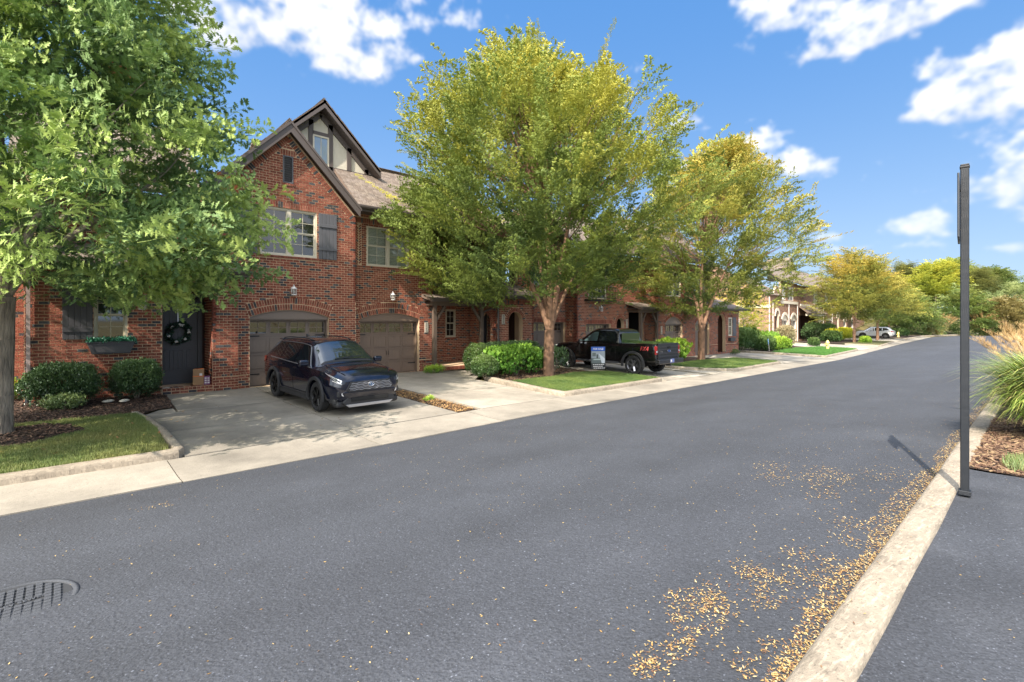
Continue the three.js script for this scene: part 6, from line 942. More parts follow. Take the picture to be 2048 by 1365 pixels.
function makeSuv(label, paint, rimMat) {
  const t = thing('parked_suv', label, 'car'), S = (z, yb, wS, yM, wM, yB, wB, yG, wG, yR, hood = 0) => [z, [[0, yb], [wS * .9, yb], [wS, yb + .05], [lerp(wS, wM, .75), lerp(yb, yM, .55)], [wM, yM], [lerp(wM, wB, .45), lerp(yM, yB, .62)], [wB, yB], [wG, yG], [wG - .10, yG + (yR - yG) * .62], [wG * .45, yR - (yR - yG) * .06], [0, yR]]];
  const st = [S(-2.32, .50, .62, .66, .70, .92, .66, .96, .58, .97), S(-2.28, .40, .76, .66, .84, 1.02, .82, 1.06, .73, 1.08), S(-2.12, .34, .84, .68, .90, 1.07, .885, 1.18, .76, 1.22), S(-1.88, .30, .87, .70, .92, 1.085, .90, 1.40, .675, 1.47), S(-1.62, .26, .875, .715, .925, 1.08, .90, 1.52, .635, 1.60), S(-1.3, .24, .875, .72, .924, 1.07, .90, 1.55, .62, 1.64), S(-.8, .22, .88, .70, .918, 1.05, .897, 1.56, .612, 1.66), S(0, .22, .88, .69, .915, 1.025, .892, 1.555, .61, 1.66), S(.45, .22, .88, .69, .916, 1.01, .888, 1.50, .61, 1.62), S(.8, .22, .88, .70, .918, 1.00, .885, 1.325, .655, 1.44), S(1.1, .23, .88, .71, .92, .99, .88, 1.13, .715, 1.22), S(1.25, .24, .875, .71, .92, .985, .875, 1.035, .745, 1.115), S(1.6, .26, .86, .70, .915, .965, .865, 1.0, .745, 1.075), S(1.95, .28, .82, .68, .885, .915, .835, .945, .70, 1.015), S(2.13, .30, .76, .65, .83, .865, .78, .885, .62, .945), S(2.22, .34, .68, .62, .755, .815, .70, .83, .55, .875), S(2.26, .40, .58, .60, .66, .775, .62, .785, .48, .815)];
  const B = lofted(st), ax = [-1.36, 1.33], body = toCreasedNormals(cutArches(B.solid(.055, 3), ax, .405, .37, 3), .62);
  part(t, 'body', body, paint); part(t, 'underbody', rbox(1.5, .25, 3.9, 0, .36, -.05, .05), darkVoid);
  // glass
  const R = 6, G = 7, side = (s) => {
    part(t, 'front_window', B.patch((q) => lerp(-.02, -.02, q), (q) => lerp(.98, .42, q), 6.08, 6.9, s, .006), carGlass); part(t, 'rear_window', B.patch((q) => lerp(-.92, -.92, q), (q) => lerp(-.10, -.10, q), 6.08, 6.9, s, .006), carGlass); part(t, 'quarter_window', B.patch((q) => lerp(-1.75, -1.45, q), (q) => lerp(-1.0, -1.0, q), (u) => lerp(6.3, 6.08, u), 6.88, s, .006), carGlass);
    const trim = []; for (let i = 0; i < 30; i++) { const z0 = lerp(-1.62, 1.02, i / 30), z1 = lerp(-1.62, 1.02, (i + 1) / 30); const a = B.point(z0, 6.03, s, .012), b = B.point(z1, 6.03, s, .012); trim.push(bar(a.toArray(), b.toArray(), .014, .016)); } for (let i = 0; i < 20; i++) { const z0 = lerp(-1.45, .42, i / 20), z1 = lerp(-1.45, .42, (i + 1) / 20); trim.push(bar(B.point(z0, 6.94, s, .01).toArray(), B.point(z1, 6.94, s, .01).toArray(), .016, .014)); } part(t, 'window_trim', trim, silver);
    const bl = []; for (let i = 0; i < 8; i++) bl.push(bar(B.point(lerp(.98, .44, i / 8), lerp(6.05, 6.92, i / 8), s, .008).toArray(), B.point(lerp(.98, .44, (i + 1) / 8), lerp(6.05, 6.92, (i + 1) / 8), s, .008).toArray(), .02, .012)); part(t, 'pillar_trim', bl, silver);
    for (const [z0, zs] of [[.98, [.98, 1.0]], [-.06, [-.06, -.06]], [-.96, [-.96, -1.02]]]) { const ln = []; for (let i = 0; i < 8; i++) { const ra = lerp(2.6, 6, i / 8), rb = lerp(2.6, 6, (i + 1) / 8); ln.push(bar(B.point(lerp(zs[1], zs[0], i / 8), ra, s, .001).toArray(), B.point(lerp(zs[1], zs[0], (i + 1) / 8), rb, s, .001).toArray(), .008, .006)); } part(t, 'door_seam', ln, darkVoid); }
    for (const z of [.12, -.78]) { const p = B.point(z, 5.35, s, .03); part(t, 'door_handle', rbox(.03, .035, .2, p.x, p.y, p.z, .012), paint); }
    part(t, 'sill_trim', [rbox(.07, .15, 1.85, s * .875, .28, -.02, .03), bar([s * .925, .36, -.92], [s * .925, .36, .9], .02, .012)], plastic);
    for (const z of ax) part(t, 'arch_trim', archRingGeo(z, .37, .405, s > 0 ? .885 : -.92, s, .05, .035), plastic);
    const rail = []; rail.push(tube([B.point(-1.75, 8.05, s, .01), B.point(-1.6, 8.0, s, .028), B.point(-.8, 8.0, s, .034), B.point(-.1, 8.0, s, .034), B.point(.25, 8.05, s, .01)], .016, 30, 6)); part(t, 'roof_rail', rail, plastic);
    const mp = B.point(.80, 6.15, s, .0); part(t, 'side_mirror', [rbox(.24, .16, .12, s * (Math.abs(mp.x) + .15), mp.y + .06, mp.z + .02, .05), rbox(.12, .04, .06, s * (Math.abs(mp.x) + .03), mp.y - .01, mp.z, .015)], paint); part(t, 'mirror_glass', rbox(.18, .11, .01, s * (Math.abs(mp.x) + .155), mp.y + .06, mp.z - .042, .01), chrome);
    // lamps
    part(t, 'headlight', B.patch((q) => lerp(1.98, 1.70, q), 2.225, (u) => lerp(5.55, 4.95, u), (u) => lerp(6.0, 5.9, u), s, .012, 16, 5), lensClear); part(t, 'headlight_bezel', B.patch((q) => lerp(2.0, 1.82, q), 2.21, (u) => lerp(5.62, 5.2, u), (u) => lerp(5.8, 5.62, u), s, .018, 16, 3), plastic); part(t, 'running_light', B.patch(2.06, 2.235, 4.9, 5.02, s, .016, 10, 2), whitePaint);
    part(t, 'taillight', B.patch(-2.29, (q) => lerp(-2.0, -1.92, q), (u) => 5.0, (u) => 6.0, s, .014, 12, 5), redLens);
    part(t, 'fog_lamp', [cyl(.05, .05, .03, 0, 0, 0, 16).rotateX(Math.PI / 2).translate(s * .66, .50, 2.225)], lensClear); part(t, 'fog_bezel', [rbox(.24, .14, .06, s * .67, .50, 2.185, .03), bar([s * .76, .34, 2.12], [s * .70, .45, 2.19], .05, .02)], plastic);
  };
  side(1); side(-1);
  { const parts = []; for (const s of [1, -1]) parts.push(B.patch((q) => lerp(1.16, 1.13, q), (q) => lerp(.47, .44, q), 7.08, 10, s, .007, 14, 10)); part(t, 'windshield', parts, phys({ color: lin(.012, .02, .026), roughness: .02, ior: 2.3 })); const rw = []; for (const s of [1, -1]) rw.push(B.patch(-2.17, -1.80, 7.1, 10, s, .007)); part(t, 'rear_glass', rw, carGlass); }
  part(t, 'cowl', B.patch(1.15, 1.21, 7.2, 10, 1, .006).clone(), plastic); part(t, 'cowl', B.patch(1.15, 1.21, 7.2, 10, -1, .006), plastic);
  for (const s of [-1, 1]) part(t, 'wiper', bar([s * .1 - .25, 1.21, 1.14], [s * .1 + .3, 1.25, 1.06], .014, .01), plastic);
  for (const s of [1, -1]) { const ln = []; for (let i = 0; i < 10; i++) ln.push(bar(B.point(lerp(1.2, 2.12, i / 10), lerp(7.9, 7.6, i / 10), s, .004).toArray(), B.point(lerp(1.2, 2.12, (i + 1) / 10), lerp(7.9, 7.6, (i + 1) / 10), s, .004).toArray(), .02, .014)); part(t, 'hood_crease', ln, paint); }
  part(t, 'spoiler', rbox(1.2, .035, .24, 0, 1.565, -1.72, .015), paint); part(t, 'antenna_fin', (() => { const s = new THREE.Shape([[0, 0], [.16, 0], [.03, .075], [0, .07]].map((p) => new THREE.Vector2(...p))); return new THREE.ExtrudeGeometry(s, { depth: .03, bevelEnabled: true, bevelSize: .008, bevelThickness: .008 }).rotateY(-Math.PI / 2).translate(.015, 1.625, -1.4); })(), plastic);
  // face: grille with wavy bars, emblem, lower opening, skid plate
  const gr = new THREE.Shape([[-.50, .755], [.50, .755], [.60, .60], [.55, .555], [-.55, .555], [-.60, .60]].map((p) => new THREE.Vector2(...p))); part(t, 'grille', new THREE.ExtrudeGeometry(gr, { depth: .03, bevelEnabled: true, bevelSize: .012, bevelThickness: .01 }).translate(0, 0, 2.24), plastic);
  for (let k = 0; k < 5; k++) { const y = .585 + k * .036, w = .55 - Math.abs(k - 1) * .02, pts = []; for (let i = 0; i <= 24; i++) pts.push(V(lerp(-w, w, i / 24), y + (i % 4 < 2 ? .006 : -.006), 2.288)); part(t, 'grille_bar', new THREE.TubeGeometry(new THREE.CatmullRomCurve3(pts), 60, .0065, 5), silver); }
  const el = (rx, ry, r, x = 0, y = .69) => new THREE.TubeGeometry(new THREE.CatmullRomCurve3(Array.from({ length: 20 }, (_, i) => V(x + rx * Math.cos(i / 20 * 6.283), y + ry * Math.sin(i / 20 * 6.283), 2.302)), true), 40, r, 6, true);
  const em = part(t, 'emblem', new THREE.CylinderGeometry(1, 1, .014, 28).rotateX(Math.PI / 2).scale(.072, .05, 1).translate(0, .69, 2.292), mat({ color: lin(.04, .12, .26), roughness: .2, metalness: .4 })); part(em, 'emblem_rings', [el(.074, .051, .007), el(.026, .042, .005), el(.055, .018, .005, 0, .706)], chrome);
  part(t, 'bumper', [rbox(1.36, .09, .1, 0, .525, 2.215, .035)], paint);
  const lo = new THREE.Shape([[-.46, .475], [.46, .475], [.66, .30], [.62, .26], [-.62, .26], [-.66, .30]].map((p) => new THREE.Vector2(...p))); part(t, 'lower_grille', new THREE.ExtrudeGeometry(lo, { depth: .06, bevelEnabled: true, bevelSize: .02, bevelThickness: .02 }).translate(0, 0, 2.17), plastic); part(t, 'lower_opening', rbox(.96, .09, .02, 0, .355, 2.262, .008), darkVoid);
  part(t, 'front_skirt', [rbox(1.6, .14, .3, 0, .25, 2.04, .06), rbox(1.66, .16, .3, 0, .31, 1.95, .06)], plastic); part(t, 'skid_plate', (() => { const s = new THREE.Shape([[-.60, .245], [.60, .245], [.52, .19], [-.52, .19]].map((p) => new THREE.Vector2(...p))); return new THREE.ExtrudeGeometry(s, { depth: .05, bevelEnabled: true, bevelSize: .01, bevelThickness: .01 }).translate(0, 0, 2.19); })(), silver);
  part(t, 'rear_bumper', [rbox(1.62, .24, .22, 0, .43, -2.24, .07)], plastic); part(t, 'rear_plate', rbox(.32, .16, .015, 0, .80, -2.335, .006), whitePaint);
  for (const z of ax) for (const s of [1, -1]) wheel(t, s * .80, .352, z, .352, .225, s, rimMat, 'five');
  return t;
}
const navy = phys({ color: lin(.004, .006, .018), roughness: .16, metalness: .25, clearcoat: 1, clearcoatRoughness: .02, specularIntensity: 1 });
const suv = makeSuv('dark blue SUV parked nose out on the first driveway', navy, mat({ color: lin(.020, .020, .021), roughness: .35, metalness: .6 }));
suv.position.set(5.30, ground(5.3, -13.15) + .035, -13.12); suv.rotation.set(.024, .045, 0);
const white = phys({ color: lin(.62, .63, .64), roughness: .3, metalness: .15, clearcoat: 1, clearcoatRoughness: .04 });
const suv2 = makeSuv('white SUV parked on the far drive beside a street tree trunk', white, mat({ color: lin(.3, .3, .31), roughness: .3, metalness: .8 }));
{ const x = 87.2, z = -17.1; suv2.position.set(x, ground(x, z) + .03, z); suv2.rotation.set(0, Math.PI + .06, 0); }

// ---- the pickup: crew cab, open bed, nose to the houses
{
  const black = phys({ color: lin(.006, .006, .007), roughness: .2, metalness: .2, clearcoat: 1, clearcoatRoughness: .02 });
  const t = thing('pickup_truck', 'black pickup truck parked nose in beside the for-sale sign', 'pickup truck', [18.62, ground(18.6, -12) + .035, -13.5], Math.PI), ax = [-1.72, 1.96];
  const S = (z, yb, w, yt, wt, yc) => [z, [[0, yb], [w - .05, yb], [w - .01, yb + .06], [w, yb + .3], [w + .005, lerp(yb, yt, .62)], [lerp(w, wt, .5), yt - .06], [wt, yt - .01], [wt - .1, yt + (yc - yt) * .6], [0, yc]]];
  const B = lofted([S(-2.78, .62, .93, 1.30, .92, 1.31), S(-2.70, .58, .965, 1.32, .95, 1.325), S(-.95, .50, .975, 1.31, .955, 1.32), S(-.9, .50, .975, 1.30, .955, 1.31), S(0, .48, .975, 1.28, .955, 1.29), S(1.0, .48, .975, 1.27, .95, 1.29), S(1.45, .48, .975, 1.23, .93, 1.30), S(2.1, .5, .965, 1.19, .90, 1.27), S(2.6, .55, .94, 1.13, .86, 1.21), S(2.76, .58, .90, 1.06, .80, 1.13), S(2.82, .66, .84, 1.0, .74, 1.04)]);
  let g = cutArches(B.solid(.09, 3), ax, .49, .43, 3); { const a = new Brush(g); a.updateMatrixWorld(); const b = new Brush(new THREE.BoxGeometry(1.56, 1.2, 1.72).translate(0, 1.42, -1.82)); b.updateMatrixWorld(); g = csg.evaluate(a, b, SUBTRACTION).geometry; }
  part(t, 'body', toCreasedNormals(g, .6), black);
  const C = (z, yb, wb, yt, wt, yr) => [z, [[0, yb], [wb, yb], [wb - .015, yb + .05], [wt + .01, yt - .04], [wt - .03, yt + .02], [wt - .16, yr - .015], [0, yr]]];
  const K = lofted([C(-.97, 1.26, .90, 1.30, .84, 1.32), C(-.90, 1.26, .925, 1.70, .76, 1.74), C(-.80, 1.26, .93, 1.82, .74, 1.89), C(-.3, 1.26, .935, 1.845, .735, 1.935), C(.35, 1.26, .935, 1.83, .735, 1.925), C(.62, 1.26, .93, 1.74, .74, 1.84), C(1.0, 1.26, .925, 1.50, .78, 1.58), C(1.38, 1.26, .92, 1.28, .85, 1.32)]);
  part(t, 'cab', toCreasedNormals(K.solid(.06, 3), .6), black);
  for (const s of [1, -1]) {
    part(t, 'front_window', K.patch((q) => lerp(.18, .18, q), (q) => lerp(1.18, .58, q), 2.1, 2.93, s, .008), phys({ color: lin(.05, .08, .085), roughness: .02, ior: 2.1 })); part(t, 'rear_window', K.patch((q) => lerp(-.80, -.74, q), .08, 2.1, 2.93, s, .008), carGlass);
    for (const z of [1.15, .13, -.84]) { const ln = []; for (let i = 0; i < 6; i++) ln.push(bar(B.point(z, lerp(2.2, 6, i / 6), s, .001).toArray(), B.point(z, lerp(2.2, 6, (i + 1) / 6), s, .001).toArray(), .01, .006)); part(t, 'door_seam', ln, darkVoid); }
    for (const z of [.32, -.66]) { const p = B.point(z, 4.7, s, .03); part(t, 'door_handle', rbox(.03, .04, .2, p.x, p.y, z, .012), black); }
    part(t, 'belt_trim', bar([s * .945, 1.275, -.84], [s * .945, 1.265, 1.2], .02, .014), chrome);
    for (const z of ax) part(t, 'fender_flare', archRingGeo(z, .43, .49, s > 0 ? .955 : -1.01, s, .07, .055), mat({ color: lin(.035, .035, .038), roughness: .5 }));
    part(t, 'running_board', [rbox(.14, .05, 2.3, s * .98, .46, .15, .02), bar([s * .95, .5, -.98], [s * .95, .5, 1.28], .04, .03)], mat({ color: lin(.10, .10, .11), roughness: .4, metalness: .5 }));
    part(t, 'side_mirror', [rbox(.2, .24, .12, s * 1.10, 1.33, 1.0, .05), rbox(.16, .05, .06, s * .98, 1.28, 1.02, .02)], black); part(t, 'mirror_glass', rbox(.15, .18, .01, s * 1.10, 1.33, .938, .01), chrome);
    part(t, 'taillight', [rbox(.13, .36, .14, s * .885, 1.06, -2.73, .03)], redLens); part(t, 'reverse_light', rbox(.08, .07, .02, s * .88, 1.0, -2.806, .01), lensClear); part(t, 'headlight', rbox(.2, .3, .16, s * .78, .98, 2.74, .04), lensClear);
    const dec = [text('FX4', .17, 0, 0, 0, SANS, .004)].map((q) => q.applyMatrix4(new THREE.Matrix4().makeShear(0, 0, .25, 0, 0, 0)).rotateY(s > 0 ? Math.PI / 2 : -Math.PI / 2).translate(s * .985, 1.12, -2.3)); part(t, 'decal', dec, mat({ color: lin(.36, .05, .05), roughness: .4 }), 'red decal reading FX4 on the bed side');
    for (const z of ax) wheel(t, s * .84, .41, z, .41, .275, s, z < 0 || 1 ? mat({ color: lin(.34, .34, .36), roughness: .3, metalness: .85 }) : plastic, 'six');
  }
  { const p = []; for (const s of [1, -1]) p.push(K.patch(1.28, .66, 4.2, 6, s, .008, 10, 8)); part(t, 'windshield', p, carGlass); }
  part(t, 'back_window', rbox(1.36, .40, .02, 0, 1.545, -.945, .008).applyMatrix4(new THREE.Matrix4().makeRotationX(-.02)), phys({ color: lin(.05, .09, .03), roughness: .03, ior: 1.9 })); part(t, 'back_window_bar', [rbox(.03, .40, .02, .23, 1.56, -.93, .005), rbox(.03, .40, .02, -.23, 1.56, -.93, .005)], plastic);
  const tg = part(t, 'tailgate', [rbox(1.58, .62, .06, 0, 1.0, -2.79, .02), rbox(1.62, .05, .1, 0, 1.31, -2.77, .02)], mat({ color: lin(.028, .029, .032), roughness: .28, metalness: .4 })); for (const y of [.80, .93, 1.07, 1.2]) part(tg, 'tailgate_rib', rbox(1.5, .045, .02, 0, y, -2.822, .008), mat({ color: lin(.05, .05, .055), roughness: .3, metalness: .5 }));
  part(tg, 'emblem', new THREE.CylinderGeometry(1, 1, .02, 24).rotateX(Math.PI / 2).scale(.12, .05, 1).translate(0, 1.02, -2.835), mat({ color: lin(.02, .06, .22), roughness: .25, metalness: .3 })); part(tg, 'emblem_ring', new THREE.TorusGeometry(1, .06, 6, 28).scale(.12, .05, .12).translate(0, 1.02, -2.842), chrome); part(tg, 'tailgate_handle', rbox(.22, .08, .02, 0, 1.17, -2.835, .01), darkVoid); part(tg, 'lettering', text('F150', .055, 0, 0, 0, SANS, .004).rotateY(Math.PI).translate(.58, 1.0, -2.834), chrome);
  part(t, 'rear_bumper', [rbox(1.92, .2, .24, 0, .60, -2.86, .04)], mat({ color: lin(.05, .05, .055), roughness: .3, metalness: .6 })); part(t, 'licence_plate', rbox(.31, .16, .012, .0, .62, -2.985, .005), mat({ color: lin(.10, .13, .30), roughness: .4 })); part(t, 'plate_patch', rbox(.1, .09, .004, .08, .62, -2.993, .002), whitePaint);
  part(t, 'hitch', rbox(.09, .09, .22, 0, .44, -2.82, .01), plastic); part(t, 'chassis', [rbox(.12, .16, 4.9, .45, .48, -.1, .03), rbox(.12, .16, 4.9, -.45, .48, -.1, .03), cyl(.06, .06, 1.6, 0, 0, 0, 10).rotateZ(Math.PI / 2).translate(0, .41, -1.72), new THREE.SphereGeometry(.14, 14, 10).translate(0, .41, -1.72), rbox(1.3, .25, 1.6, 0, .55, 1.6, .1)], darkVoid);
  part(t, 'grille', rbox(1.3, .34, .08, 0, .98, 2.79, .03), chrome); part(t, 'front_bumper', rbox(1.9, .24, .22, 0, .62, 2.82, .06), chrome);
  // turf heaped in the bed
  const r = rng(88), L = []; for (let i = 0; i < 1500; i++) { const x = 18.62 + (r() - .5) * 1.5, z = -11.68 + (r() - .5) * 1.65; L.push([M4(V(x, ground(18.6, -12) + 1.27 + .07 * noise3(x * 4, 0, z * 4), z), Q((r() - .5) * .9, r() * 6.28, (r() - .5) * .9), .9 + 1.1 * r()), greenLawn(r(), r())]); }
  const tf = thing('turf_load', 'green turf heaped level in the bed of the black pickup', 'turf', [0, 0, 0]); scatter(tf, 'grass_blades', bladeGeo, blade, L); part(tf, 'turf', rbox(1.52, .5, 1.68, 18.62, ground(18.6, -12) + 1.04, -11.68, .05), mat({ map: lawnMap, roughness: 1 }));
}
// ---------------------------------------------------------------- street furniture and small things
{ // sign post seen from behind the edge of its sign
  const x = 6.84, z = -.585, t = thing('sign_post', 'tall square black metal sign post by the near kerb', 'sign post', [x, .1, z], .35), pm = mat({ color: lin(.014, .017, .022), roughness: .48, metalness: .3, bumpMap: withRep(soft, 4), bumpScale: .002 });
  part(t, 'post', rbox(.070, 3.36, .070, 0, 1.68, 0, .01), pm); part(t, 'cap', [rbox(.078, .025, .078, 0, 3.37, 0, .008), rbox(.07, .02, .07, 0, 3.39, 0, .008)], blackMetal); part(t, 'base_plate', [cyl(.2, .19, .006, 0, -.012, 0, 28)], asphalt.clone()); part(t, 'base_collar', [rbox(.1, .05, .1, 0, .035, 0, .008)], pm);
  t.rotation.y = Math.atan2(x, z) + Math.PI;
  const dir = Math.atan2(x, z); const s = part(t, 'sign', rbox(.018, .64, .62, -.046, 2.94, 0, .008), mat({ color: lin(.06, .062, .066), roughness: .45, metalness: .6 }), 'edge-on dark sign plate bolted to the post'); for (const y of [2.74, 3.14]) part(s, 'bolt', cyl(.012, .012, .03, 0, 0, 0, 8).rotateZ(Math.PI / 2).translate(-.036, y, 0), silver);
}
{ // manhole cover in the road
  const x = -.28, z = -5.08, y = ground(x, z) + .034, t = thing('manhole_cover', 'round cast iron manhole cover with square studs in the road', 'manhole cover', [x, y, z]), iron = mat({ color: lin(.07, .076, .088), roughness: .8, metalness: .15, bumpMap: withRep(grain, 2), bumpScale: .004 });
  part(t, 'frame', new THREE.LatheGeometry([[.352, -.04], [.352, .001], [.385, .002], [.388, -.04]].map((p) => new THREE.Vector2(...p)), 56), iron); part(t, 'lid', cyl(.345, .345, .05, 0, -.029, 0, 56), mat({ color: lin(.028, .03, .034), roughness: .8 }));
  for (let i = -8; i <= 8; i++) for (let j = -8; j <= 8; j++) { const px = i * .052, pz = j * .052, d = Math.hypot(px, pz); if (d > .31 || (Math.abs(pz) < .03 && Math.abs(px) < .19)) continue; part(t, 'stud', rbox(.040, .012, .040, px, .004, pz, .003), iron); }
  part(t, 'lettering', text('SANITARY SEWER', .036, 0, 0, 0, SANS, .006).rotateX(-Math.PI / 2).rotateY(.2).translate(0, .0, 0), iron);
}
{ // flower box under the small window
  const t = thing('window_box', 'dark flower box with green leaves under the small window', 'flower box', [.96, 1.05, -16.53]);
  const s = new THREE.Shape([[-.38, 0], [.38, 0], [.47, .27], [-.47, .27]].map((p) => new THREE.Vector2(...p))); part(t, 'box', new THREE.ExtrudeGeometry(s, { depth: .2, bevelEnabled: true, bevelSize: .008, bevelThickness: .008 }).translate(0, 0, .01), charcoal); part(t, 'rim', rbox(1.0, .035, .25, 0, .285, .11, .008), charcoal); part(t, 'panel_rim', [bar([-.33, .045, .226], [.33, .045, .226], .014, .01), bar([-.385, .225, .226], [.385, .225, .226], .014, .01), bar([-.33, .045, .226], [-.385, .225, .226], .014, .01), bar([.33, .045, .226], [.385, .225, .226], .014, .01)], charcoal);
  const r = rng(31), L = []; const sg = sprig(77, leafShape(.05, .034), 8, .09); for (let i = 0; i < 240; i++) L.push([M4(V((r() - .5) * .98, .29 + .09 * r(), .11 + (r() - .5) * .24), Q((r() - .5) * 1.6, r() * 6.28, (r() - .5) * 1.4), .7 + .5 * r()), mixTone([.02, .13, .07], [.12, .42, .26], r())]); scatter(t, 'foliage', sg, waxLeaf, L, 0);
}
{ // wreath on the door
  const t = thing('door_wreath', 'dark green wreath with white flowers hanging on the black front door', 'wreath', [2.57, 1.52, -17.5]), r = rng(41), L = [];
  part(t, 'ring', new THREE.TorusGeometry(.25, .05, 8, 36), darkVoid); part(t, 'hanger', [rbox(.035, .5, .006, 0, .58, -.045, .002), rbox(.035, .5, .006, .0, .58, -.04, .002)], silver);
  const sg = sprig(88, leafShape(.085, .03), 7, .08); for (let i = 0; i < 210; i++) { const a = r() * 6.28, q = .25 + (r() - .5) * .13; L.push([M4(V(Math.cos(a) * q, Math.sin(a) * q, (r() - .3) * .09), Q((r() - .5) * 2, r() * 6.28, a + (r() - .5) * 2), .7 + .5 * r()), mixTone([.012, .04, .025], [.05, .11, .07], r())]); } scatter(t, 'foliage', sg, waxLeaf, L);
  for (const a of [.35, 1.2, 1.45, 2.35, 3.5, 4.5, 5.4, .1]) { const c = V(Math.cos(a) * .25, Math.sin(a) * .25, .085); const petals = []; for (let k = 0; k < 9; k++) { const b = r() * 6.28, q = .03 * r(); petals.push(new THREE.SphereGeometry(.02, 7, 5).scale(1, 1, .45).translate(c.x + Math.cos(b) * q * 1.3, c.y + Math.sin(b) * q * 1.3, c.z + .012 * r())); } part(t, 'flower', petals, mat({ color: lin(.62, .60, .54), roughness: .8 })); }
}
{ // parcels on the step
  const card = mat({ color: lin(.36, .21, .11), roughness: .85 }), t = thing('parcel', 'tall brown cardboard parcel with orange label on the brick step', 'parcel', [2.98, .015, -16.86], -.25); part(t, 'carton', rbox(.27, .46, .24, 0, .23, 0, .006), card); part(t, 'tape', [rbox(.278, .03, .248, 0, .25, 0, .003), rbox(.2, .004, .2, .01, .461, 0, .001)], mat({ color: lin(.75, .15, .02), roughness: .5 })); part(t, 'label', rbox(.07, .07, .004, .06, .3, .122, .001).rotateZ(0), whitePaint); part(t, 'carton', rbox(.25, .24, .03, -.01, .125, .135, .004), card);
  const b = thing('parcel', 'small purple and white box beside the tall parcel', 'parcel', [3.17, .012, -16.78], -.1); part(b, 'carton', rbox(.15, .25, .14, 0, .125, 0, .005), mat({ color: lin(.22, .08, .20), roughness: .6 })); for (let i = 0; i < 2; i++) for (let j = 0; j < 3; j++) part(b, 'print_patch', rbox(.05, .04, .003, -.035 + .07 * i, .06 + .065 * j, .0715, .001), whitePaint);
  const w = thing('pale_stone', 'small pale stone lying at the left end of the brick step', 'stone', [2.16, .01, -16.62]); part(w, 'stone', new THREE.IcosahedronGeometry(.09, 2).scale(1.1, .25, .55), stone);
}
for (const [x, z, label] of [[1.15, -15.4, 'flat pale stepping stone at the edge of the mulch near the door'], [.85, -15.55, 'small pale stone under the right holly shrub']]) { const t = thing('pale_stone', label, 'stone', [x, ground(x, z) + .13, z], x); part(t, 'stone', new THREE.IcosahedronGeometry(.12, 2).scale(1.3, .3, .8), stone); }
{ // sign on two stakes
  const x = 16.4, z = -12.62, y = ground(x, z) + .12, t = thing('yard_sign', 'for-sale sign with blue header standing in the lawn by the pickup', 'for-sale sign', [x, y, z]), w = .62; t.rotation.y = -.55;
  part(t, 'frame', [cyl(.008, .008, 1.15, -w / 2, .5, 0, 6), cyl(.008, .008, 1.15, w / 2, .5, 0, 6), bar([-w / 2, .12, 0], [w / 2, .12, 0], .012), bar([-w / 2, 1.07, 0], [w / 2, 1.07, 0], .012)], blackMetal);
  part(t, 'board', rbox(w - .02, .93, .012, 0, .6, 0, .003), mat({ color: lin(.02, .02, .022), roughness: .4 })); part(t, 'header', rbox(w - .02, .17, .004, 0, .975, .008, .001), mat({ color: lin(.015, .09, .42), roughness: .4 })); part(t, 'lettering', text('FOR SALE', .075, 0, .975, .0105, SANS, .003), whitePaint);
  const c = document.createElement('canvas'); c.width = 128; c.height = 112; const q = c.getContext('2d'); q.fillStyle = '#8f979c'; q.fillRect(0, 0, 128, 112); q.fillStyle = '#5d6664'; q.fillRect(0, 62, 128, 50); q.fillStyle = '#c3c8cc'; q.beginPath(); q.moveTo(70, 20); q.lineTo(128, 70); q.lineTo(128, 112); q.lineTo(98, 112); q.closePath(); q.fill(); q.fillStyle = '#59625f'; q.fillRect(8, 14, 34, 34); q.fillStyle = '#3c4644'; q.fillRect(48, 30, 16, 40); q.fillStyle = '#a4b0ad'; q.fillRect(20, 70, 70, 12);
  const tx = new THREE.CanvasTexture(c); tx.colorSpace = THREE.SRGBColorSpace; part(t, 'photo', new THREE.PlaneGeometry(w - .03, .5).translate(0, .63, .0095), mat({ map: tx, roughness: .4 }));
  ['- - - - - - - -', '- - - - - -', '- - - - - - -'].forEach((s, i) => { const g = []; for (let k = 0; k < 6 - (i === 1); k++) g.push(box(.055 + .02 * ((k * 7 + i) % 3) * .5, .028, .003, -.2 + k * .085 + .02 * i, .33 - .075 * i, .0085)); part(t, 'print_line', g, whitePaint).userData.kind = 'stuff'; });
}
function hydrant(label, x, z, s = 1) { const t = thing('fire_hydrant', label, 'fire hydrant', [x, ground(x, z) + .12, z]), Y = mat({ color: lin(.68, .55, .20), roughness: .5 }); part(t, 'barrel', new THREE.LatheGeometry([[.17, 0], [.17, .05], [.12, .06], [.115, .5], [.15, .51], [.15, .56], [.13, .58], [.12, .66], [.07, .74], [.03, .76], [.03, .80], [0, .80]].map((p) => new THREE.Vector2(...p)), 20), Y); for (const a of [0, Math.PI / 2, Math.PI]) part(t, 'nozzle', [cyl(.065, .065, .1, 0, 0, 0, 12).rotateZ(Math.PI / 2).translate(.16, .42, 0), cyl(.03, .03, .04, 0, 0, 0, 6).rotateZ(Math.PI / 2).translate(.22, .42, 0)].map((g) => g.rotateY(a)), Y); part(t, 'flange', [cyl(.2, .2, .03, 0, .02, 0, 16)], Y); }
hydrant('pale yellow fire hydrant on the bright green lawn', 47.6, -12.6); hydrant('yellow fire hydrant far away beyond the white parked car', 94.5, -15.6);
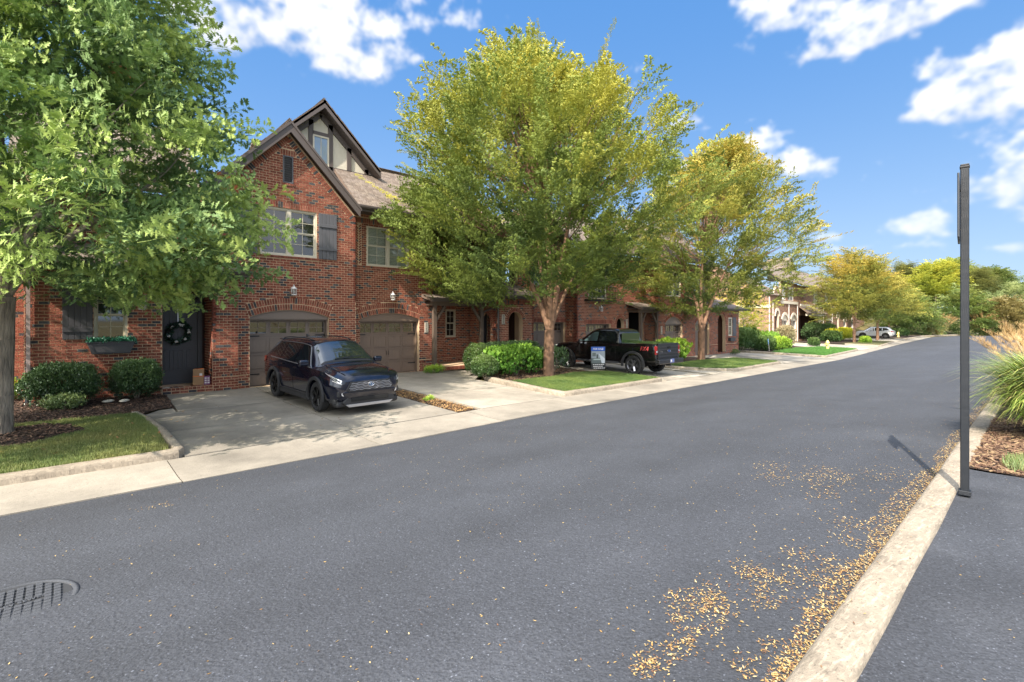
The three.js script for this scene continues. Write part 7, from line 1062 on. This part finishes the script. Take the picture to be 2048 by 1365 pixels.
{ const t = thing('flag_stake', 'small leaning blue flag stake in front of the clipped shrubs', 'marker flag', [40.9, ground(40.9, -14.8) + .1, -14.8]); part(t, 'stake', bar([0, 0, 0], [-.22, .95, 0], .025), whitePaint); part(t, 'flag', rbox(.12, .42, .02, -.2, .78, 0, .005).applyMatrix4(new THREE.Matrix4().makeRotationZ(.22).setPosition(.14, .02, 0)), mat({ color: lin(.10, .28, .55), roughness: .6 })); }
// ---- leaves: along the near kerb, in drifts on the road, loose on the asphalt
{
  const leafy = (() => { const p = [0, 0, 0, .010, .002, .022, 0, .008, .052, 0, 0, 0, 0, .008, .052, -.010, .004, .022, 0, 0, 0, 0, 0, 0, 0, 0, 0].slice(0, 18), g = new THREE.BufferGeometry(); g.setAttribute('position', new THREE.Float32BufferAttribute(p, 3)); g.computeVertexNormals(); return g; })();
  const r = rng(55), LF = [[.38, .25, .085], [.30, .175, .055], [.44, .31, .13], [.22, .12, .05], [.15, .075, .04], [.40, .27, .10], [.50, .39, .2]].map((c) => lin(...c)), L = [], put = (x, z, s0 = 1, lift = .004) => { const s = s0 * .44, on = z > -.64 ? .09 : z > -.86 ? .125 : ground(x, z) + .03 * Math.sin(Math.PI * clamp((-z - .9) / 7.3)); L.push([M4(V(x, on + lift, z), Q((r() - .5) * .45, r() * 6.28, (r() - .5) * .4), V(s * (.7 + .8 * r()), s, s * (.7 + .7 * r()))), LF[r() * LF.length | 0]]); };
  for (let i = 0; i < 13500; i++) { const x = 1.5 + 24 * Math.pow(r(), 1.35), w = .05 + .22 * fbm(x * 1.4, 3, 7, 3) * (x < 7 ? 1 : .8), q = Math.pow(r(), 1.7) * w * 1.25; put(x, -.905 - q, .9, .004 + .02 * r() * (1 - q / w) + .004); }
  const ray = (px, py) => { const u = (px - 1024) / FOCAL, d = (CAMERA_HEIGHT + .06) / ((py - 641) / FOCAL); return [d * (FORWARD[0] + u * RIGHT[0]), d * (FORWARD[1] + u * RIGHT[1])]; };
  for (const [px, py, n, s] of [[1647, 958, 190, .3], [1655, 993, 70, .18], [1540, 933, 60, .16], [1552, 958, 80, .2], [1602, 1123, 50, .11], [1498, 1152, 55, .1], [1531, 1173, 80, .12], [1597, 1169, 60, .12], [1672, 1156, 90, .14], [1419, 1214, 130, .13], [1357, 1210, 45, .08], [1531, 1218, 60, .09], [1357, 1247, 35, .06], [1436, 1243, 60, .1], [1424, 1281, 30, .08], [1374, 1301, 60, .09], [1320, 1334, 60, .08], [1295, 1355, 60, .07], [1548, 1318, 35, .07], [1490, 1355, 35, .07], [1693, 1094, 36, .1], [1640, 1240, 70, .12], [320, 972, 26, .12], [1700, 1060, 50, .14], [1780, 960, 80, .25]]) { const [x, z] = ray(px, py); for (let i = 0; i < n * 1.7; i++) { const a = r() * 6.28, q = s * Math.pow(r(), .62) * 1.5 * (.45 + 1.1 * fbm(Math.cos(a) * 1.2 + px, Math.sin(a) * 1.2, py, 2)) * (r() < .12 ? 2.2 : 1); put(x + Math.cos(a) * q * 1.2, z + Math.sin(a) * q * .8, .9, .005 + .01 * r()); } }
  for (let i = 0; i < 8000; i++) { const x = -1 + 34 * Math.pow(r(), 1.2), z = -.95 - 7 * Math.pow(r(), 2.2); if (fbm(x * .5, 1, z * .7, 3) + (r() - .5) * .5 < .5) continue; put(x, z, .85); }
  for (let i = 0; i < 260; i++) put(1 + 8 * r(), -.5 + 3 * r(), .7); for (let i = 0; i < 60; i++) put(2 + 8 * r(), -.88 + .2 * r(), .8);
  tag(scatter(scene, 'fallen_leaves', leafy, dryLeaf, L), 'fallen yellow leaves drifted along the near kerb and scattered on asphalt', null, null, 'stuff');
  const big = leafShape(.07, .045, 2).rotateX(Math.PI / 2), D = []; for (let i = 0; i < 1500; i++) { const x = 7.15 + .65 * r(), z = -9.8 - 3.7 * r(); D.push([M4(V(x, ground(x, z) + .0 + .02 * r(), z), Q((r() - .5) * .8, r() * 6.28, (r() - .5) * .8), .5 + .5 * r()), mixTone([.16, .08, .04], [.42, .26, .10], r())]); } for (let i = 0; i < 120; i++) { const x = -8 + 10 * r(), z = -9.8 - 3.4 * r(); D.push([M4(V(x, ground(x, z) + .16, z), Q((r() - .5) * .8, r() * 6.28, 0), .8 + .6 * r()), mixTone([.30, .12, .05], [.46, .30, .12], r())]); } for (let i = 0; i < 40; i++) { const x = 1.6 + 5.4 * r(), z = -9.8 - 6.5 * r(); D.push([M4(V(x, ground(x, z) + .026, z), Q(0, r() * 6.28, 0), .6 + .5 * r()), mixTone([.12, .06, .03], [.3, .18, .08], r())]); }
  tag(scatter(scene, 'leaf_litter', big, dryLeaf, D), 'brown leaf litter lying between the drives and on the lawn', null, null, 'stuff');
}
renderer.render(scene, camera);
